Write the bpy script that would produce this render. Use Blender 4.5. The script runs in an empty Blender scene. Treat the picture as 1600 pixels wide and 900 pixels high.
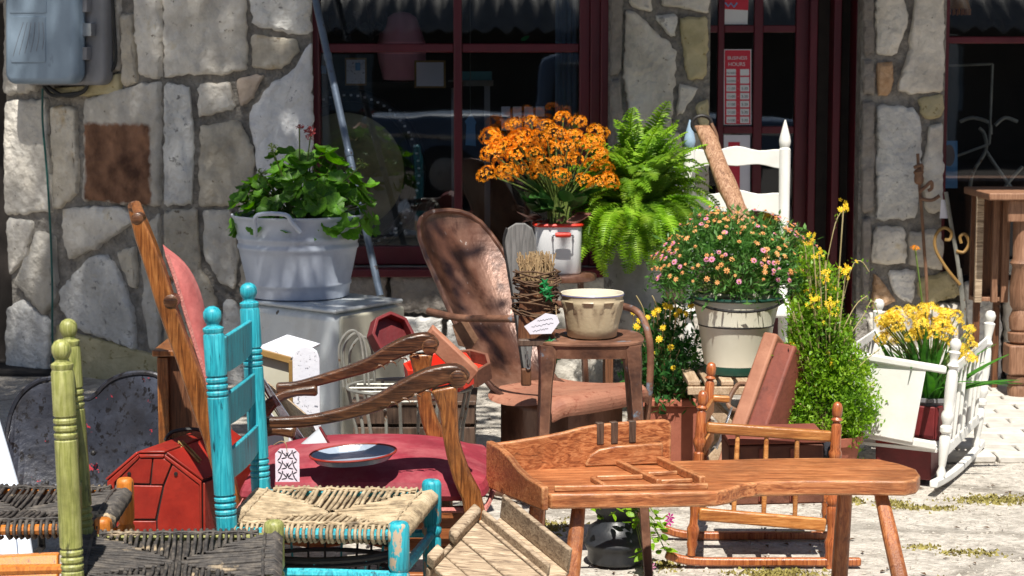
import bpy, bmesh, math, random
from mathutils import Vector, Matrix, Euler, noise as mnoise
R = math.radians
rnd = random.Random(7)
S = bpy.context.scene
COL = S.collection
# ---------------------------------------------------------------- camera
PITCH, FPX, CAMZ = R(6.5), 3000.0, 1.54
cd = bpy.data.cameras.new('camera'); cam = bpy.data.objects.new('camera', cd); COL.objects.link(cam)
cam.location = (0, 0, CAMZ); cam.rotation_euler = (R(90) - PITCH, 0, 0)
cd.sensor_width = 36; cd.lens = 36 * FPX / 1600; cd.clip_end = 600; cd.clip_start = .05
cd.dof.use_dof = True; cd.dof.focus_distance = 5.7; cd.dof.aperture_fstop = 9.0
S.camera = cam
# ---------------------------------------------------------------- light
SUN_EL, SUN_AZ = 61.0, 1.0        # azimuth: degrees to the left of straight behind the camera
w = bpy.data.worlds.new('World'); S.world = w; w.use_nodes = True
nt = w.node_tree; bg = nt.nodes['Background']
sky = nt.nodes.new('ShaderNodeTexSky'); sky.sky_type = 'NISHITA'; sky.sun_disc = False
sd = Vector((-math.sin(R(SUN_AZ)) * math.cos(R(SUN_EL)), -math.cos(R(SUN_AZ)) * math.cos(R(SUN_EL)), math.sin(R(SUN_EL))))
sky.sun_elevation = R(SUN_EL); sky.sun_rotation = math.atan2(sd.x, sd.y)
nt.links.new(sky.outputs[0], bg.inputs[0]); bg.inputs[1].default_value = .05
sl = bpy.data.lights.new('sun', 'SUN'); sun = bpy.data.objects.new('sun', sl); COL.objects.link(sun)
sl.energy = 5.0; sl.angle = R(.5); sl.color = (1, .95, .86)
sun.rotation_euler = sd.to_track_quat('Z', 'Y').to_euler(); sun.location = (-3, -6, 9)
S.view_settings.view_transform = 'Standard'; S.view_settings.look = 'None'
S.view_settings.exposure = 0.52; S.view_settings.gamma = 1.0
# ---------------------------------------------------------------- camera-pixel geometry (only to read positions off the plan)
_C = Vector((0, 0, CAMZ)); _f = Vector((0, math.cos(PITCH), -math.sin(PITCH))); _u = Vector((0, math.sin(PITCH), math.cos(PITCH)))
def ray(px, py): return _f + Vector((1, 0, 0)) * ((px - 800) / FPX) + _u * ((450 - py) / FPX)
def W(px, py, Y):
    d = ray(px, py); return _C + d * (Y / d.y)
def ZP(px, py, z):
    d = ray(px, py); return _C + d * ((z - CAMZ) / d.z)
def PP(px, py, p, n):
    d = ray(px, py); return _C + d * ((Vector(p) - _C).dot(n) / d.dot(n))
# ---------------------------------------------------------------- materials
def _n(nt, t, **k):
    n = nt.nodes.new(t)
    for a, b in k.items(): setattr(n, a, b)
    return n
MATS = {}
def mat(name, cols, scale=8, detail=6, rough=.6, metal=0, bump=.25, bscale=90, stretch=(1, 1, 1), chips=None, chips2=None,
        vary=.12, spec=.5, coat=0, dist=0, bdist=.004, lo=.3, hi=.7, sss=0, trans=0, grooves=None, rvar=.15, edge=None, dirt=None):
    m = bpy.data.materials.new(name); m.use_nodes = True; nt = m.node_tree; L = nt.links.new
    b = nt.nodes['Principled BSDF']
    tc = _n(nt, 'ShaderNodeTexCoord'); mp = _n(nt, 'ShaderNodeMapping'); mp.inputs['Scale'].default_value = stretch
    oi = _n(nt, 'ShaderNodeObjectInfo'); add = _n(nt, 'ShaderNodeVectorMath', operation='ADD')
    sc_ = _n(nt, 'ShaderNodeVectorMath', operation='SCALE'); sc_.inputs[0].default_value = (7, 11, 13); L(oi.outputs['Random'], sc_.inputs['Scale'])
    L(tc.outputs['Object'], add.inputs[0]); L(sc_.outputs[0], add.inputs[1]); L(add.outputs[0], mp.inputs[0])
    n1 = _n(nt, 'ShaderNodeTexNoise'); n1.inputs['Scale'].default_value = scale; n1.inputs['Detail'].default_value = detail
    n1.inputs['Distortion'].default_value = dist; n1.inputs['Roughness'].default_value = .62
    L(mp.outputs[0], n1.inputs['Vector'])
    cr = _n(nt, 'ShaderNodeValToRGB'); e = cr.color_ramp.elements
    while len(e) < len(cols): e.new(.5)
    for i, c in enumerate(cols):
        e[i].position = lo + (hi - lo) * i / max(1, len(cols) - 1); e[i].color = (*c, 1)
    L(n1.outputs['Fac'], cr.inputs[0]); out = cr.outputs[0]
    for ch in (chips, chips2):
        if ch:
            c, thr, s = ch[:3]; st = ch[3] if len(ch) > 3 else (1, 1, 1); soft = ch[4] if len(ch) > 4 else .03
            mp2 = _n(nt, 'ShaderNodeMapping'); mp2.inputs['Scale'].default_value = st; L(add.outputs[0], mp2.inputs[0])
            n2 = _n(nt, 'ShaderNodeTexNoise'); n2.inputs['Scale'].default_value = s; n2.inputs['Detail'].default_value = 8; n2.inputs['Roughness'].default_value = .65
            L(mp2.outputs[0], n2.inputs['Vector'])
            mr = _n(nt, 'ShaderNodeMapRange'); mr.inputs[1].default_value = thr; mr.inputs[2].default_value = thr + soft; L(n2.outputs['Fac'], mr.inputs[0])
            mx = _n(nt, 'ShaderNodeMix', data_type='RGBA'); L(mr.outputs[0], mx.inputs[0]); L(out, mx.inputs[6]); mx.inputs[7].default_value = (*c, 1)
            out = mx.outputs[2]
    if dirt:      # broad stains, and the sheen painted on the rose velvet
        c, amt, s = dirt; n3 = _n(nt, 'ShaderNodeTexNoise'); n3.inputs['Scale'].default_value = s; n3.inputs['Detail'].default_value = 7; n3.inputs['Roughness'].default_value = .7; L(add.outputs[0], n3.inputs['Vector'])
        mr = _n(nt, 'ShaderNodeMapRange'); mr.inputs[1].default_value = .45; mr.inputs[2].default_value = .68; mr.inputs[4].default_value = amt; L(n3.outputs['Fac'], mr.inputs[0])
        mx = _n(nt, 'ShaderNodeMix', data_type='RGBA'); L(mr.outputs[0], mx.inputs[0]); L(out, mx.inputs[6]); mx.inputs[7].default_value = (*c, 1); out = mx.outputs[2]
    if edge:      # worn arrises
        c, rad, amt = edge; bv = _n(nt, 'ShaderNodeBevel'); bv.samples = 4; bv.inputs[0].default_value = rad; ge_ = _n(nt, 'ShaderNodeNewGeometry')
        dt_ = _n(nt, 'ShaderNodeVectorMath', operation='DOT_PRODUCT'); L(bv.outputs[0], dt_.inputs[0]); L(ge_.outputs['True Normal'], dt_.inputs[1])
        mr = _n(nt, 'ShaderNodeMapRange'); mr.inputs[1].default_value = .985; mr.inputs[2].default_value = .86; L(dt_.outputs['Value'], mr.inputs[0])
        n4 = _n(nt, 'ShaderNodeTexNoise'); n4.inputs['Scale'].default_value = 30; n4.inputs['Detail'].default_value = 5; L(add.outputs[0], n4.inputs['Vector'])
        m4 = _n(nt, 'ShaderNodeMapRange'); m4.inputs[1].default_value = .36; m4.inputs[2].default_value = .56; m4.inputs[4].default_value = amt; L(n4.outputs['Fac'], m4.inputs[0])
        mu = _n(nt, 'ShaderNodeMath', operation='MULTIPLY'); L(mr.outputs[0], mu.inputs[0]); L(m4.outputs[0], mu.inputs[1])
        mx = _n(nt, 'ShaderNodeMix', data_type='RGBA'); L(mu.outputs[0], mx.inputs[0]); L(out, mx.inputs[6]); mx.inputs[7].default_value = (*c, 1); out = mx.outputs[2]
    if vary:
        hs = _n(nt, 'ShaderNodeHueSaturation'); mr = _n(nt, 'ShaderNodeMapRange'); L(oi.outputs['Random'], mr.inputs[0])
        mr.inputs[3].default_value = 1 - vary; mr.inputs[4].default_value = 1 + vary
        L(mr.outputs[0], hs.inputs['Value']); L(out, hs.inputs['Color']); out = hs.outputs[0]
    L(out, b.inputs['Base Color'])
    rr = _n(nt, 'ShaderNodeMapRange'); rr.inputs[3].default_value = max(.03, rough - rvar); rr.inputs[4].default_value = min(1, rough + rvar)
    L(n1.outputs['Fac'], rr.inputs[0]); L(rr.outputs[0], b.inputs['Roughness'])
    b.inputs['Metallic'].default_value = metal; b.inputs['Specular IOR Level'].default_value = spec
    if coat: b.inputs['Coat Weight'].default_value = coat; b.inputs['Coat Roughness'].default_value = .25
    if bump:
        nb = _n(nt, 'ShaderNodeTexNoise'); nb.inputs['Scale'].default_value = bscale; nb.inputs['Detail'].default_value = 5
        L(mp.outputs[0], nb.inputs['Vector'])
        bp = _n(nt, 'ShaderNodeBump'); bp.inputs['Strength'].default_value = bump; bp.inputs['Distance'].default_value = bdist
        L(nb.outputs['Fac'], bp.inputs['Height']); L(bp.outputs[0], b.inputs['Normal'])
    if trans: b.inputs['Subsurface Weight'].default_value = 0
    MATS[name] = m
    return m
def leafmat(name, cols, scale=25, rough=.45, trans=.35, vary=.3):
    m = mat(name, cols, scale=scale, rough=rough, bump=.1, bscale=120, vary=vary, spec=.4)
    nt = m.node_tree; b = nt.nodes['Principled BSDF']; o = nt.nodes['Material Output']
    t = _n(nt, 'ShaderNodeBsdfTranslucent'); mx = _n(nt, 'ShaderNodeMixShader'); mx.inputs[0].default_value = trans
    src = b.inputs['Base Color'].links[0].from_socket
    br = _n(nt, 'ShaderNodeHueSaturation'); br.inputs['Value'].default_value = 1.3; br.inputs['Saturation'].default_value = 1.1
    nt.links.new(src, br.inputs['Color']); nt.links.new(br.outputs[0], t.inputs[0])
    nt.links.new(b.outputs[0], mx.inputs[1]); nt.links.new(t.outputs[0], mx.inputs[2]); nt.links.new(mx.outputs[0], o.inputs[0])
    return m
def wood(name, cols, axis='z', **k):
    st = {'x': (1, 14, 14), 'y': (14, 1, 14), 'z': (14, 14, 1)}[axis]
    a = dict(scale=6, detail=12, rough=.5, bump=.4, bscale=34, stretch=st, dist=1.6, bdist=.003, lo=.36, hi=.64); a.update(k)
    return mat(name, cols, **a)
# ---------------------------------------------------------------- mesh builder
class MB:
    def __init__(s): s.v = []; s.f = []; s.m = Matrix.Identity(4)
    def add(s, vs, fs):
        n = len(s.v); s.v += [s.m @ Vector(v) for v in vs]; s.f += [tuple(i + n for i in f) for f in fs]; return s
    def box(s, c, d, rot=None):
        c = Vector(c); x, y, z = [q / 2 for q in d]
        vs = [Vector((a * x, b * y, e * z)) for e in (-1, 1) for b in (-1, 1) for a in (-1, 1)]
        if rot is not None: vs = [rot @ v for v in vs]
        return s.add([c + v for v in vs], [(0, 2, 3, 1), (4, 5, 7, 6), (0, 1, 5, 4), (2, 6, 7, 3), (0, 4, 6, 2), (1, 3, 7, 5)])
    def hexa(s, b, t):   # two rings of equal length -> closed solid
        n = len(b)
        return s.add(list(b) + list(t), [tuple(range(n - 1, -1, -1)), tuple(range(n, 2 * n))] + [(i, (i + 1) % n, n + (i + 1) % n, n + i) for i in range(n)])
    def prism(s, pts, d):
        d = Vector(d); pts = [Vector(p) for p in pts]; return s.hexa(pts, [p + d for p in pts])
    def rings(s, rs, cap=True, closed=True):
        n = len(rs[0]); vs = [p for r in rs for p in r]; fs = []
        for i in range(len(rs) - 1):
            for j in range(n if closed else n - 1):
                k = (j + 1) % n; fs.append((i * n + j, i * n + k, (i + 1) * n + k, (i + 1) * n + j))
        if cap and closed: fs += [tuple(range(n - 1, -1, -1)), tuple((len(rs) - 1) * n + j for j in range(n))]
        return s.add(vs, fs)
    def tube(s, path, r, n=8, cap=True, flat=None):
        path = [Vector(p) for p in path]; k = len(path); rs = []
        up = None
        for i, p in enumerate(path):
            t = (path[min(i + 1, k - 1)] - path[max(i - 1, 0)]).normalized()
            if up is None:
                up = Vector((0, 0, 1)) if abs(t.z) < .9 else Vector((0, 1, 0))
            a = t.cross(up).normalized(); up = a.cross(t).normalized()
            q = r[i] if isinstance(r, (list, tuple)) else r
            fl = 1 if flat is None else flat
            rs.append([p + a * (math.cos(2 * math.pi * j / n) * q) + up * (math.sin(2 * math.pi * j / n) * q * fl) for j in range(n)])
        return s.rings(rs, cap)
    def lathe(s, p0, p1, prof, n=18, cap=True):   # prof: (distance in m along p0->p1, radius)
        p0 = Vector(p0); d = (Vector(p1) - p0).normalized()
        a = d.cross(Vector((0, 1, 0)) if abs(d.y) < .9 else Vector((1, 0, 0))).normalized(); b = d.cross(a)
        return s.rings([[p0 + d * t + (a * math.cos(2 * math.pi * j / n) + b * math.sin(2 * math.pi * j / n)) * r for j in range(n)] for t, r in prof], cap)
    def sweep(s, path, w, h, side=(0, 1, 0)):      # rectangular section, width along side
        path = [Vector(p) for p in path]; k = len(path); side = Vector(side).normalized(); rs = []
        for i, p in enumerate(path):
            t = (path[min(i + 1, k - 1)] - path[max(i - 1, 0)]).normalized(); nrm = t.cross(side).normalized()
            ww = w[i] if isinstance(w, (list, tuple)) else w; hh = h[i] if isinstance(h, (list, tuple)) else h
            rs.append([p + side * (a * ww / 2) + nrm * (b * hh / 2) for a, b in ((-1, -1), (1, -1), (1, 1), (-1, 1))])
        return s.rings(rs)
    def grid(s, rows, thick=0):
        n = len(rows[0]); s.add([p for r in rows for p in r], [(i * n + j, i * n + j + 1, (i + 1) * n + j + 1, (i + 1) * n + j) for i in range(len(rows) - 1) for j in range(n - 1)]); return s
    def ball(s, c, r, nu=12, nv=8, sc=(1, 1, 1)):
        c = Vector(c); rs = []
        for i in range(1, nv):
            a = math.pi * i / nv
            rs.append([c + Vector((math.sin(a) * math.cos(2 * math.pi * j / nu) * sc[0], math.sin(a) * math.sin(2 * math.pi * j / nu) * sc[1], -math.cos(a) * sc[2])) * r for j in range(nu)])
        return s.rings(rs)
def smooth_path(pts, k=4):                        # Catmull-Rom
    pts = [Vector(p) for p in pts]; out = []
    for i in range(len(pts) - 1):
        a, b, c, d = pts[max(i - 1, 0)], pts[i], pts[i + 1], pts[min(i + 2, len(pts) - 1)]
        for j in range(k):
            t = j / k
            out.append(.5 * ((2 * b) + (c - a) * t + (2 * a - 5 * b + 4 * c - d) * t * t + (3 * b - a - 3 * c + d) * t ** 3))
    return out + [pts[-1]]
def lerpl(vals, k=4): return [vals[i] + (vals[i + 1] - vals[i]) * j / k for i in range(len(vals) - 1) for j in range(k)] + [vals[-1]]
def fin(name, mb, m, base, parent=None, bevel=0, sharp=38, seg=2, solid=0, sub=0, kind=None, label=None, data=None):
    if data is None:
        me = bpy.data.meshes.new(name); base = Vector(base)
        me.from_pydata([tuple(v - base) for v in mb.v], [], mb.f); me.validate()
        if sharp is not None:
            me.polygons.foreach_set('use_smooth', [True] * len(me.polygons)); me.update()
            try: me.set_sharp_from_angle(angle=R(sharp))
            except Exception: pass
        bm = bmesh.new(); bm.from_mesh(me); bmesh.ops.recalc_face_normals(bm, faces=bm.faces); bm.to_mesh(me); bm.free()
        me.materials.append(MATS[m] if isinstance(m, str) else m)
    else: me = data
    o = bpy.data.objects.new(name, me); COL.objects.link(o)
    if parent is not None: o.parent = parent
    else: o.location = base
    if solid: q = o.modifiers.new('solid', 'SOLIDIFY'); q.thickness = solid; q.offset = 0
    if bevel: q = o.modifiers.new('bevel', 'BEVEL'); q.width = bevel; q.segments = seg; q.limit_method = 'ANGLE'; q.angle_limit = R(35); q.use_clamp_overlap = True
    if sub: q = o.modifiers.new('sub', 'SUBSURF'); q.levels = sub; q.render_levels = sub
    if kind: o['kind'] = kind
    if label: o['label'] = label
    return o
class Thing:
    def __init__(s, name, label, cat, base, group=None):
        s.base = Vector(base); s.o = bpy.data.objects.new(name, None); COL.objects.link(s.o); s.o.location = s.base; s.o.empty_display_size = .05
        s.o['label'] = label; s.o['category'] = cat
        if group: s.o['group'] = group
    def part(s, name, mb, m, parent=None, **k):
        o = fin(name, mb, m, s.base, parent=parent or s.o, **k); return o
    def inst(s, name, me, loc, rot=(0, 0, 0), sc=1, parent=None):
        o = bpy.data.objects.new(name, me); COL.objects.link(o); o.parent = parent or s.o; o.location = Vector(loc) - s.base
        o.rotation_euler = rot; o.scale = (sc, sc, sc) if not isinstance(sc, tuple) else sc; return o
def solo(name, label, cat, mb, m, base, group=None, **k):
    o = fin(name, mb, m, base, **k); o['label'] = label; o['category'] = cat
    if group: o['group'] = group
    return o
def mesh(name, mb, m, sharp=None):
    me = bpy.data.meshes.new(name); me.from_pydata([tuple(v) for v in mb.v], [], mb.f); me.materials.append(MATS[m])
    if sharp is not None: me.polygons.foreach_set('use_smooth', [True] * len(me.polygons))
    return me
# ---------------------------------------------------------------- the materials
mat('gravel', [(.26, .235, .20), (.45, .41, .36), (.62, .575, .51)], scale=34, rough=.9, bump=1.0, bscale=60, bdist=.014, chips=((.17, .145, .11), .575, 2.6, (1, 1, 1), .12), chips2=((.14, .12, .10), .60, 95), vary=0, dirt=((.62, .58, .52), .6, 7))
def cracks():
    m = MATS['gravel']; nt = m.node_tree; L = nt.links.new; b = nt.nodes['Principled BSDF']; src = b.inputs['Base Color'].links[0].from_socket
    tc = _n(nt, 'ShaderNodeTexCoord'); nz = _n(nt, 'ShaderNodeTexNoise'); nz.inputs['Scale'].default_value = 3; nz.inputs['Detail'].default_value = 6; L(tc.outputs['Object'], nz.inputs[0])
    mv = _n(nt, 'ShaderNodeMix', data_type='VECTOR'); mv.inputs[0].default_value = .35; L(tc.outputs['Object'], mv.inputs[4]); L(nz.outputs['Color'], mv.inputs[5])
    vo = _n(nt, 'ShaderNodeTexVoronoi', feature='DISTANCE_TO_EDGE'); vo.inputs['Scale'].default_value = 1.1; L(mv.outputs[1], vo.inputs['Vector'])
    mr = _n(nt, 'ShaderNodeMapRange'); mr.inputs[1].default_value = .012; mr.inputs[2].default_value = .03; mr.inputs[3].default_value = .42; mr.inputs[4].default_value = 0; L(vo.outputs['Distance'], mr.inputs[0])
    mx = _n(nt, 'ShaderNodeMix', data_type='RGBA'); L(mr.outputs[0], mx.inputs[0]); L(src, mx.inputs[6]); mx.inputs[7].default_value = (.09, .075, .055, 1); L(mx.outputs[2], b.inputs['Base Color'])
cracks()
mat('pebble', [(.42, .38, .32), (.62, .58, .52)], scale=9, rough=.9, bump=.3)
mat('paver', [(.44, .41, .365), (.62, .59, .54)], scale=14, rough=.85, bump=.5, bscale=60, vary=.08)
mat('moss', [(.20, .17, .04), (.38, .33, .10)], scale=30, rough=.95, bump=0)
mat('mortar', [(.15, .138, .125), (.29, .268, .24), (.38, .355, .315)], scale=17, rough=.95, bump=1.0, bscale=38, bdist=.03, dirt=((.10, .09, .08), .6, 12), vary=0)
mat('limestone', [(.48, .44, .375), (.69, .645, .57), (.82, .79, .73)], scale=4.5, detail=9, rough=.9, bump=.9, bscale=22, bdist=.022, chips=((.24, .205, .16), .635, 30, (1, 1, 1), .05), chips2=((.58, .47, .28), .60, 4.5, (1, 1, 1), .12), vary=.2, dirt=((.34, .31, .285), .5, 6))
mat('limestone_tan', [(.42, .37, .29), (.60, .54, .44), (.74, .69, .60)], scale=5, detail=9, rough=.9, bump=.9, bscale=22, bdist=.022, chips=((.22, .17, .11), .62, 26, (1, 1, 1), .05), chips2=((.52, .38, .20), .57, 5, (1, 1, 1), .12), vary=.2, dirt=((.30, .26, .21), .6, 8))
mat('limestone_pale', [(.55, .535, .50), (.74, .725, .69), (.82, .81, .78)], scale=6, detail=9, rough=.9, bump=1, bscale=28, bdist=.022, chips=((.26, .25, .24), .60, 20, (1, 1, 1), .06), vary=.12, dirt=((.38, .37, .37), .5, 9))
mat('limestone_sunlit', [(.62, .62, .63), (.84, .84, .85)], scale=8, detail=9, rough=.85, bump=.9, bscale=24, bdist=.02, chips=((.3, .3, .33), .63, 28), vary=.05)  # bright white puts a sunlit patch of the wall into the stone colour
mat('limestone_yellow', [(.42, .36, .20), (.62, .54, .34)], scale=9, rough=.9, bump=.7, bscale=40, bdist=.01, chips=((.3, .24, .1), .6, 30))
mat('limestone_pink', [(.42, .33, .26), (.58, .48, .40)], scale=9, rough=.9, bump=.7, bscale=40, bdist=.01)
mat('limestone_brick', [(.45, .26, .13), (.62, .42, .27)], scale=40, rough=.9, bump=.8, bscale=70, bdist=.01)
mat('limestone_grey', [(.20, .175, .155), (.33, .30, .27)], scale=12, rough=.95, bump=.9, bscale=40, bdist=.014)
mat('maroon', [(.075, .006, .012), (.13, .010, .020)], scale=7, rough=.38, bump=.1, stretch=(1, 1, .3), vary=0)
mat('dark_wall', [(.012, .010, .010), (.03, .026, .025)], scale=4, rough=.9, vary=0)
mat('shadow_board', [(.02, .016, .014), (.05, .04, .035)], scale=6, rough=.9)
wood('bench_wood', [(.17, .045, .016), (.38, .125, .042), (.56, .235, .095)], axis='x', rough=.42, chips=((.085, .028, .012), .60, 6, (1, 6, 6), .1), coat=.12, edge=((.72, .42, .20), .012, .75), dirt=((.14, .045, .016), .75, 5), vary=.1)
wood('bench_wood_z', [(.20, .05, .015), (.36, .115, .034), (.45, .17, .06)], axis='z', rough=.42, coat=.12, edge=((.66, .38, .18), .010, .6), dirt=((.09, .03, .012), .7, 6))
wood('leather_strap', [(.05, .03, .022), (.13, .08, .055)], axis='z')
wood('rocker_wood', [(.26, .08, .018), (.46, .17, .04), (.62, .28, .085)], axis='x', rough=.35, coat=.25, edge=((.70, .42, .18), .008, .6), dirt=((.20, .06, .015), .6, 8))
wood('rocker_post', [(.20, .05, .015), (.36, .10, .03), (.48, .17, .05)], axis='z', rough=.3, coat=.4)
wood('oak_dark', [(.022, .009, .005), (.075, .027, .011), (.17, .07, .03)], axis='x', rough=.3, coat=.35, edge=((.34, .17, .07), .012, .5), dirt=((.02, .009, .005), .7, 10))
wood('oak', [(.10, .03, .008), (.26, .085, .02), (.38, .15, .04)], axis='z', rough=.33, coat=.3, edge=((.50, .25, .09), .01, .5), dirt=((.05, .018, .007), .75, 7))
wood('oak_rail', [(.22, .06, .018), (.40, .14, .045)], axis='x', rough=.42, chips=((.09, .03, .01), .60, 9, (1, 12, 12), .06))
wood('crate_wood', [(.15, .10, .065), (.36, .265, .175), (.52, .41, .29)], axis='x', rough=.8, chips=((.14, .10, .07), .6, 7, (1, 12, 12), .08))
wood('old_brown', [(.07, .025, .010), (.19, .075, .03)], axis='z', rough=.6, chips=((.02, .01, .006), .6, 9, (1, 1, 1), .06))
wood('grey_board', [(.09, .088, .085), (.19, .185, .18)], axis='z', rough=.8, chips=((.30, .26, .05), .66, 8, (1, 1, .3), .05))
wood('timber', [(.16, .07, .035), (.34, .18, .10), (.48, .30, .19)], axis='z', rough=.7, bump=.6, chips=((.12, .05, .02), .6, 9, (8, 8, 1), .05))
wood('slat_wood', [(.33, .22, .13), (.55, .41, .28)], axis='y', rough=.7)
wood('table_wood', [(.16, .07, .035), (.32, .17, .10)], axis='z', rough=.6)
TQ = dict(axis='z', rough=.45, bump=.2)
wood('teal_paint', [(.012, .20, .27), (.02, .36, .45), (.05, .48, .56)], chips=((.004, .055, .09), .60, 14, (3, 3, .6), .06), chips2=((.36, .28, .20), .73, 20, (2, 2, .6), .02), edge=((.40, .36, .28), .004, .4), **TQ)
wood('teal_leg', [(.012, .20, .27), (.02, .36, .45), (.05, .48, .56)], chips=((.50, .38, .27), .565, 22, (1, 1, .45), .02), chips2=((.004, .06, .09), .64, 25, (3, 3, .6), .05), **TQ)
wood('green_paint', [(.17, .19, .045), (.31, .32, .09), (.43, .43, .17)], dirt=((.13, .13, .04), .7, 9), edge=((.50, .47, .33), .004, .5), chips=((.08, .085, .03), .61, 12, (3, 3, .6), .06), chips2=((.46, .42, .30), .74, 30), **TQ)
wood('orange_paint', [(.42, .12, .012), (.60, .21, .03)], chips=((.12, .06, .03), .6, 14, (3, 3, .8), .05), **TQ)
mat('straw', [(.18, .13, .08), (.42, .32, .20), (.58, .47, .32)], scale=26, rough=.8, bump=.4, bscale=200, vary=0, chips=((.05, .04, .032), .60, 6, (1, 1, 1), .12))
mat('rush_black', [(.018, .016, .016), (.06, .052, .047), (.14, .12, .10)], scale=30, rough=.65, bump=.4, bscale=200, vary=0, chips=((.44, .34, .22), .60, 5.0, (1, 1, 1), .06))
mat('pink_velvet', [(.42, .085, .08), (.64, .21, .19)], scale=6, dirt=((.30, .06, .06), .6, 7), rough=.85, bump=.55, bscale=16, bdist=.012, vary=0, chips=((.66, .27, .25), .60, 3, (1, 1, 1), .2))
mat('rose_velvet', [(.15, .008, .02), (.34, .030, .052)], scale=5, dirt=((.50, .15, .16), .6, 4), rough=.7, bump=.5, bscale=13, bdist=.012, vary=0, chips=((.52, .15, .16), .60, 3, (1, 1, 1), .2))  # pink blotches put the sunlit sheen of the seat into the colour
mat('braid_trim', [(.45, .13, .12), (.62, .26, .22)], scale=60, rough=.9, bump=.8, bscale=200)
mat('white_paint', [(.72, .71, .67), (.82, .81, .78)], scale=10, rough=.5, bump=.15, bscale=60, chips=((.45, .38, .30), .72, 14), vary=.03)
mat('blue_paint', [(.22, .34, .48), (.36, .48, .60)], scale=10, rough=.5, vary=.05)
mat('white_enamel', [(.55, .60, .64), (.70, .73, .75)], scale=4, rough=.28, bump=.08, bscale=25, chips=((.12, .09, .06), .665, 18, (1, 1, .6), .02), dirt=((.34, .33, .28), .45, 4), edge=((.20, .15, .10), .012, .5), vary=.03, coat=.3)
mat('cream_enamel', [(.46, .44, .34), (.62, .60, .50)], scale=4, rough=.3, bump=.08, bscale=25, chips=((.30, .20, .08), .68, 9, (1, 1, 1), .06), vary=.03, coat=.3)
mat('tub_enamel', [(.44, .50, .62), (.60, .65, .74)], scale=4, dirt=((.33, .36, .44), .5, 5), rough=.4, bump=.1, bscale=20, chips=((.28, .30, .36), .66, 5, (1, 1, 1), .1), vary=.02)
mat('bucket_cream', [(.72, .69, .55), (.80, .78, .66)], scale=5, rough=.35, bump=.06, bscale=25, vary=.02, coat=.2)
mat('pot_white', [(.74, .75, .77), (.82, .82, .83)], scale=5, rough=.3, bump=.05, chips=((.05, .04, .04), .745, 20, (1, 1, 1), .01), vary=.02, coat=.3)
mat('green_enamel', [(.010, .045, .03), (.02, .07, .05)], scale=8, rough=.3)
mat('red_paint', [(.22, .012, .008), (.42, .03, .015)], scale=7, rough=.42, bump=.25, edge=((.16, .05, .03), .006, .7), dirt=((.16, .012, .008), .6, 6), chips=((.15, .012, .008), .62, 8, (1, 1, 1), .1), vary=.05)
mat('red_bright', [(.62, .025, .012), (.74, .045, .02)], scale=7, rough=.45, vary=.04)
mat('red_dark', [(.09, .008, .010), (.18, .018, .020)], scale=7, rough=.5, vary=.05)
mat('black_seam', [(.01, .008, .008), (.025, .02, .02)], scale=20, rough=.6)
mat('black_iron', [(.012, .012, .013), (.035, .032, .032)], scale=20, rough=.5, metal=.3)
mat('rust', [(.055, .023, .014), (.14, .06, .036), (.30, .165, .115)], scale=5, detail=11, rough=.34, bump=.4, bscale=70, metal=.25, stretch=(1, 1, .45), chips=((.055, .02, .011), .54, 12, (1, 1, .5), .14), chips2=((.50, .42, .37), .66, 30, (1, 1, .4), .03), vary=.05, coat=.3)
mat('rust_red', [(.27, .10, .06), (.46, .22, .14)], scale=14, dirt=((.13, .04, .022), .7, 7), detail=10, rough=.75, bump=.5, bscale=90, chips=((.20, .05, .025), .57, 24, (1, 1, 1), .08), vary=.05)
mat('stool_rust', [(.06, .026, .017), (.16, .07, .04), (.28, .14, .085)], scale=11, detail=10, rough=.6, bump=.4, bscale=70, metal=.1, chips=((.17, .25, .32), .585, 10, (1, 1, 1), .08), vary=.05, edge=((.30, .15, .09), .008, .6))
mat('case_rust', [(.18, .042, .027), (.28, .075, .046)], scale=10, edge=((.45, .2, .13), .008, .6), dirt=((.10, .028, .02), .5, 6), rough=.7, bump=.35, bscale=60, chips=((.12, .03, .02), .62, 12, (1, 1, 1), .1), vary=.05)
mat('case_lit', [(.27, .10, .055), (.42, .19, .115)], scale=10, rough=.7, bump=.3)  # lighter copy of the case colour, with the light on the lid painted in
mat('leather', [(.12, .055, .03), (.26, .14, .08)], scale=20, rough=.6, bump=.4)
mat('wire', [(.22, .22, .20), (.38, .38, .34)], scale=12, rough=.45, metal=.4, chips=((.16, .09, .05), .6, 20))
mat('speckled_metal', [(.014, .015, .02), (.035, .038, .052), (.085, .095, .13)], scale=4, rough=.33, metal=.3, bump=.5, bscale=40, chips=((.008, .006, .006), .56, 48, (1, 1, .7), .04), chips2=((.48, .03, .045), .65, 17, (1, 1, 1), .015), vary=0, dirt=((.02, .017, .017), .75, 5))
mat('pale_blue_panel', [(.52, .60, .72), (.64, .70, .79)], scale=5, rough=.4, chips=((.10, .09, .10), .72, 14))
mat('meter_grey', [(.20, .27, .35), (.26, .34, .43)], scale=5, rough=.45, bump=.08, chips=((.13, .17, .22), .63, 10, (1, 1, .4), .08), vary=0)
mat('meter_dark', [(.20, .20, .21), (.26, .26, .28)], scale=6, rough=.5, vary=0)
mat('pipe_blue', [(.08, .11, .16), (.15, .19, .25)], scale=12, rough=.45, metal=.3, chips=((.06, .05, .05), .6, 30))
mat('rubber', [(.012, .012, .012), (.03, .03, .03)], scale=20, rough=.6)
mat('wire_green', [(.01, .10, .09), (.015, .15, .13)], scale=20, rough=.5)
mat('galv', [(.22, .22, .22), (.36, .36, .36)], scale=14, rough=.5, metal=.4, chips=((.14, .13, .13), .58, 20))
mat('terracotta', [(.30, .085, .05), (.42, .14, .085)], scale=10, rough=.85)
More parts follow.
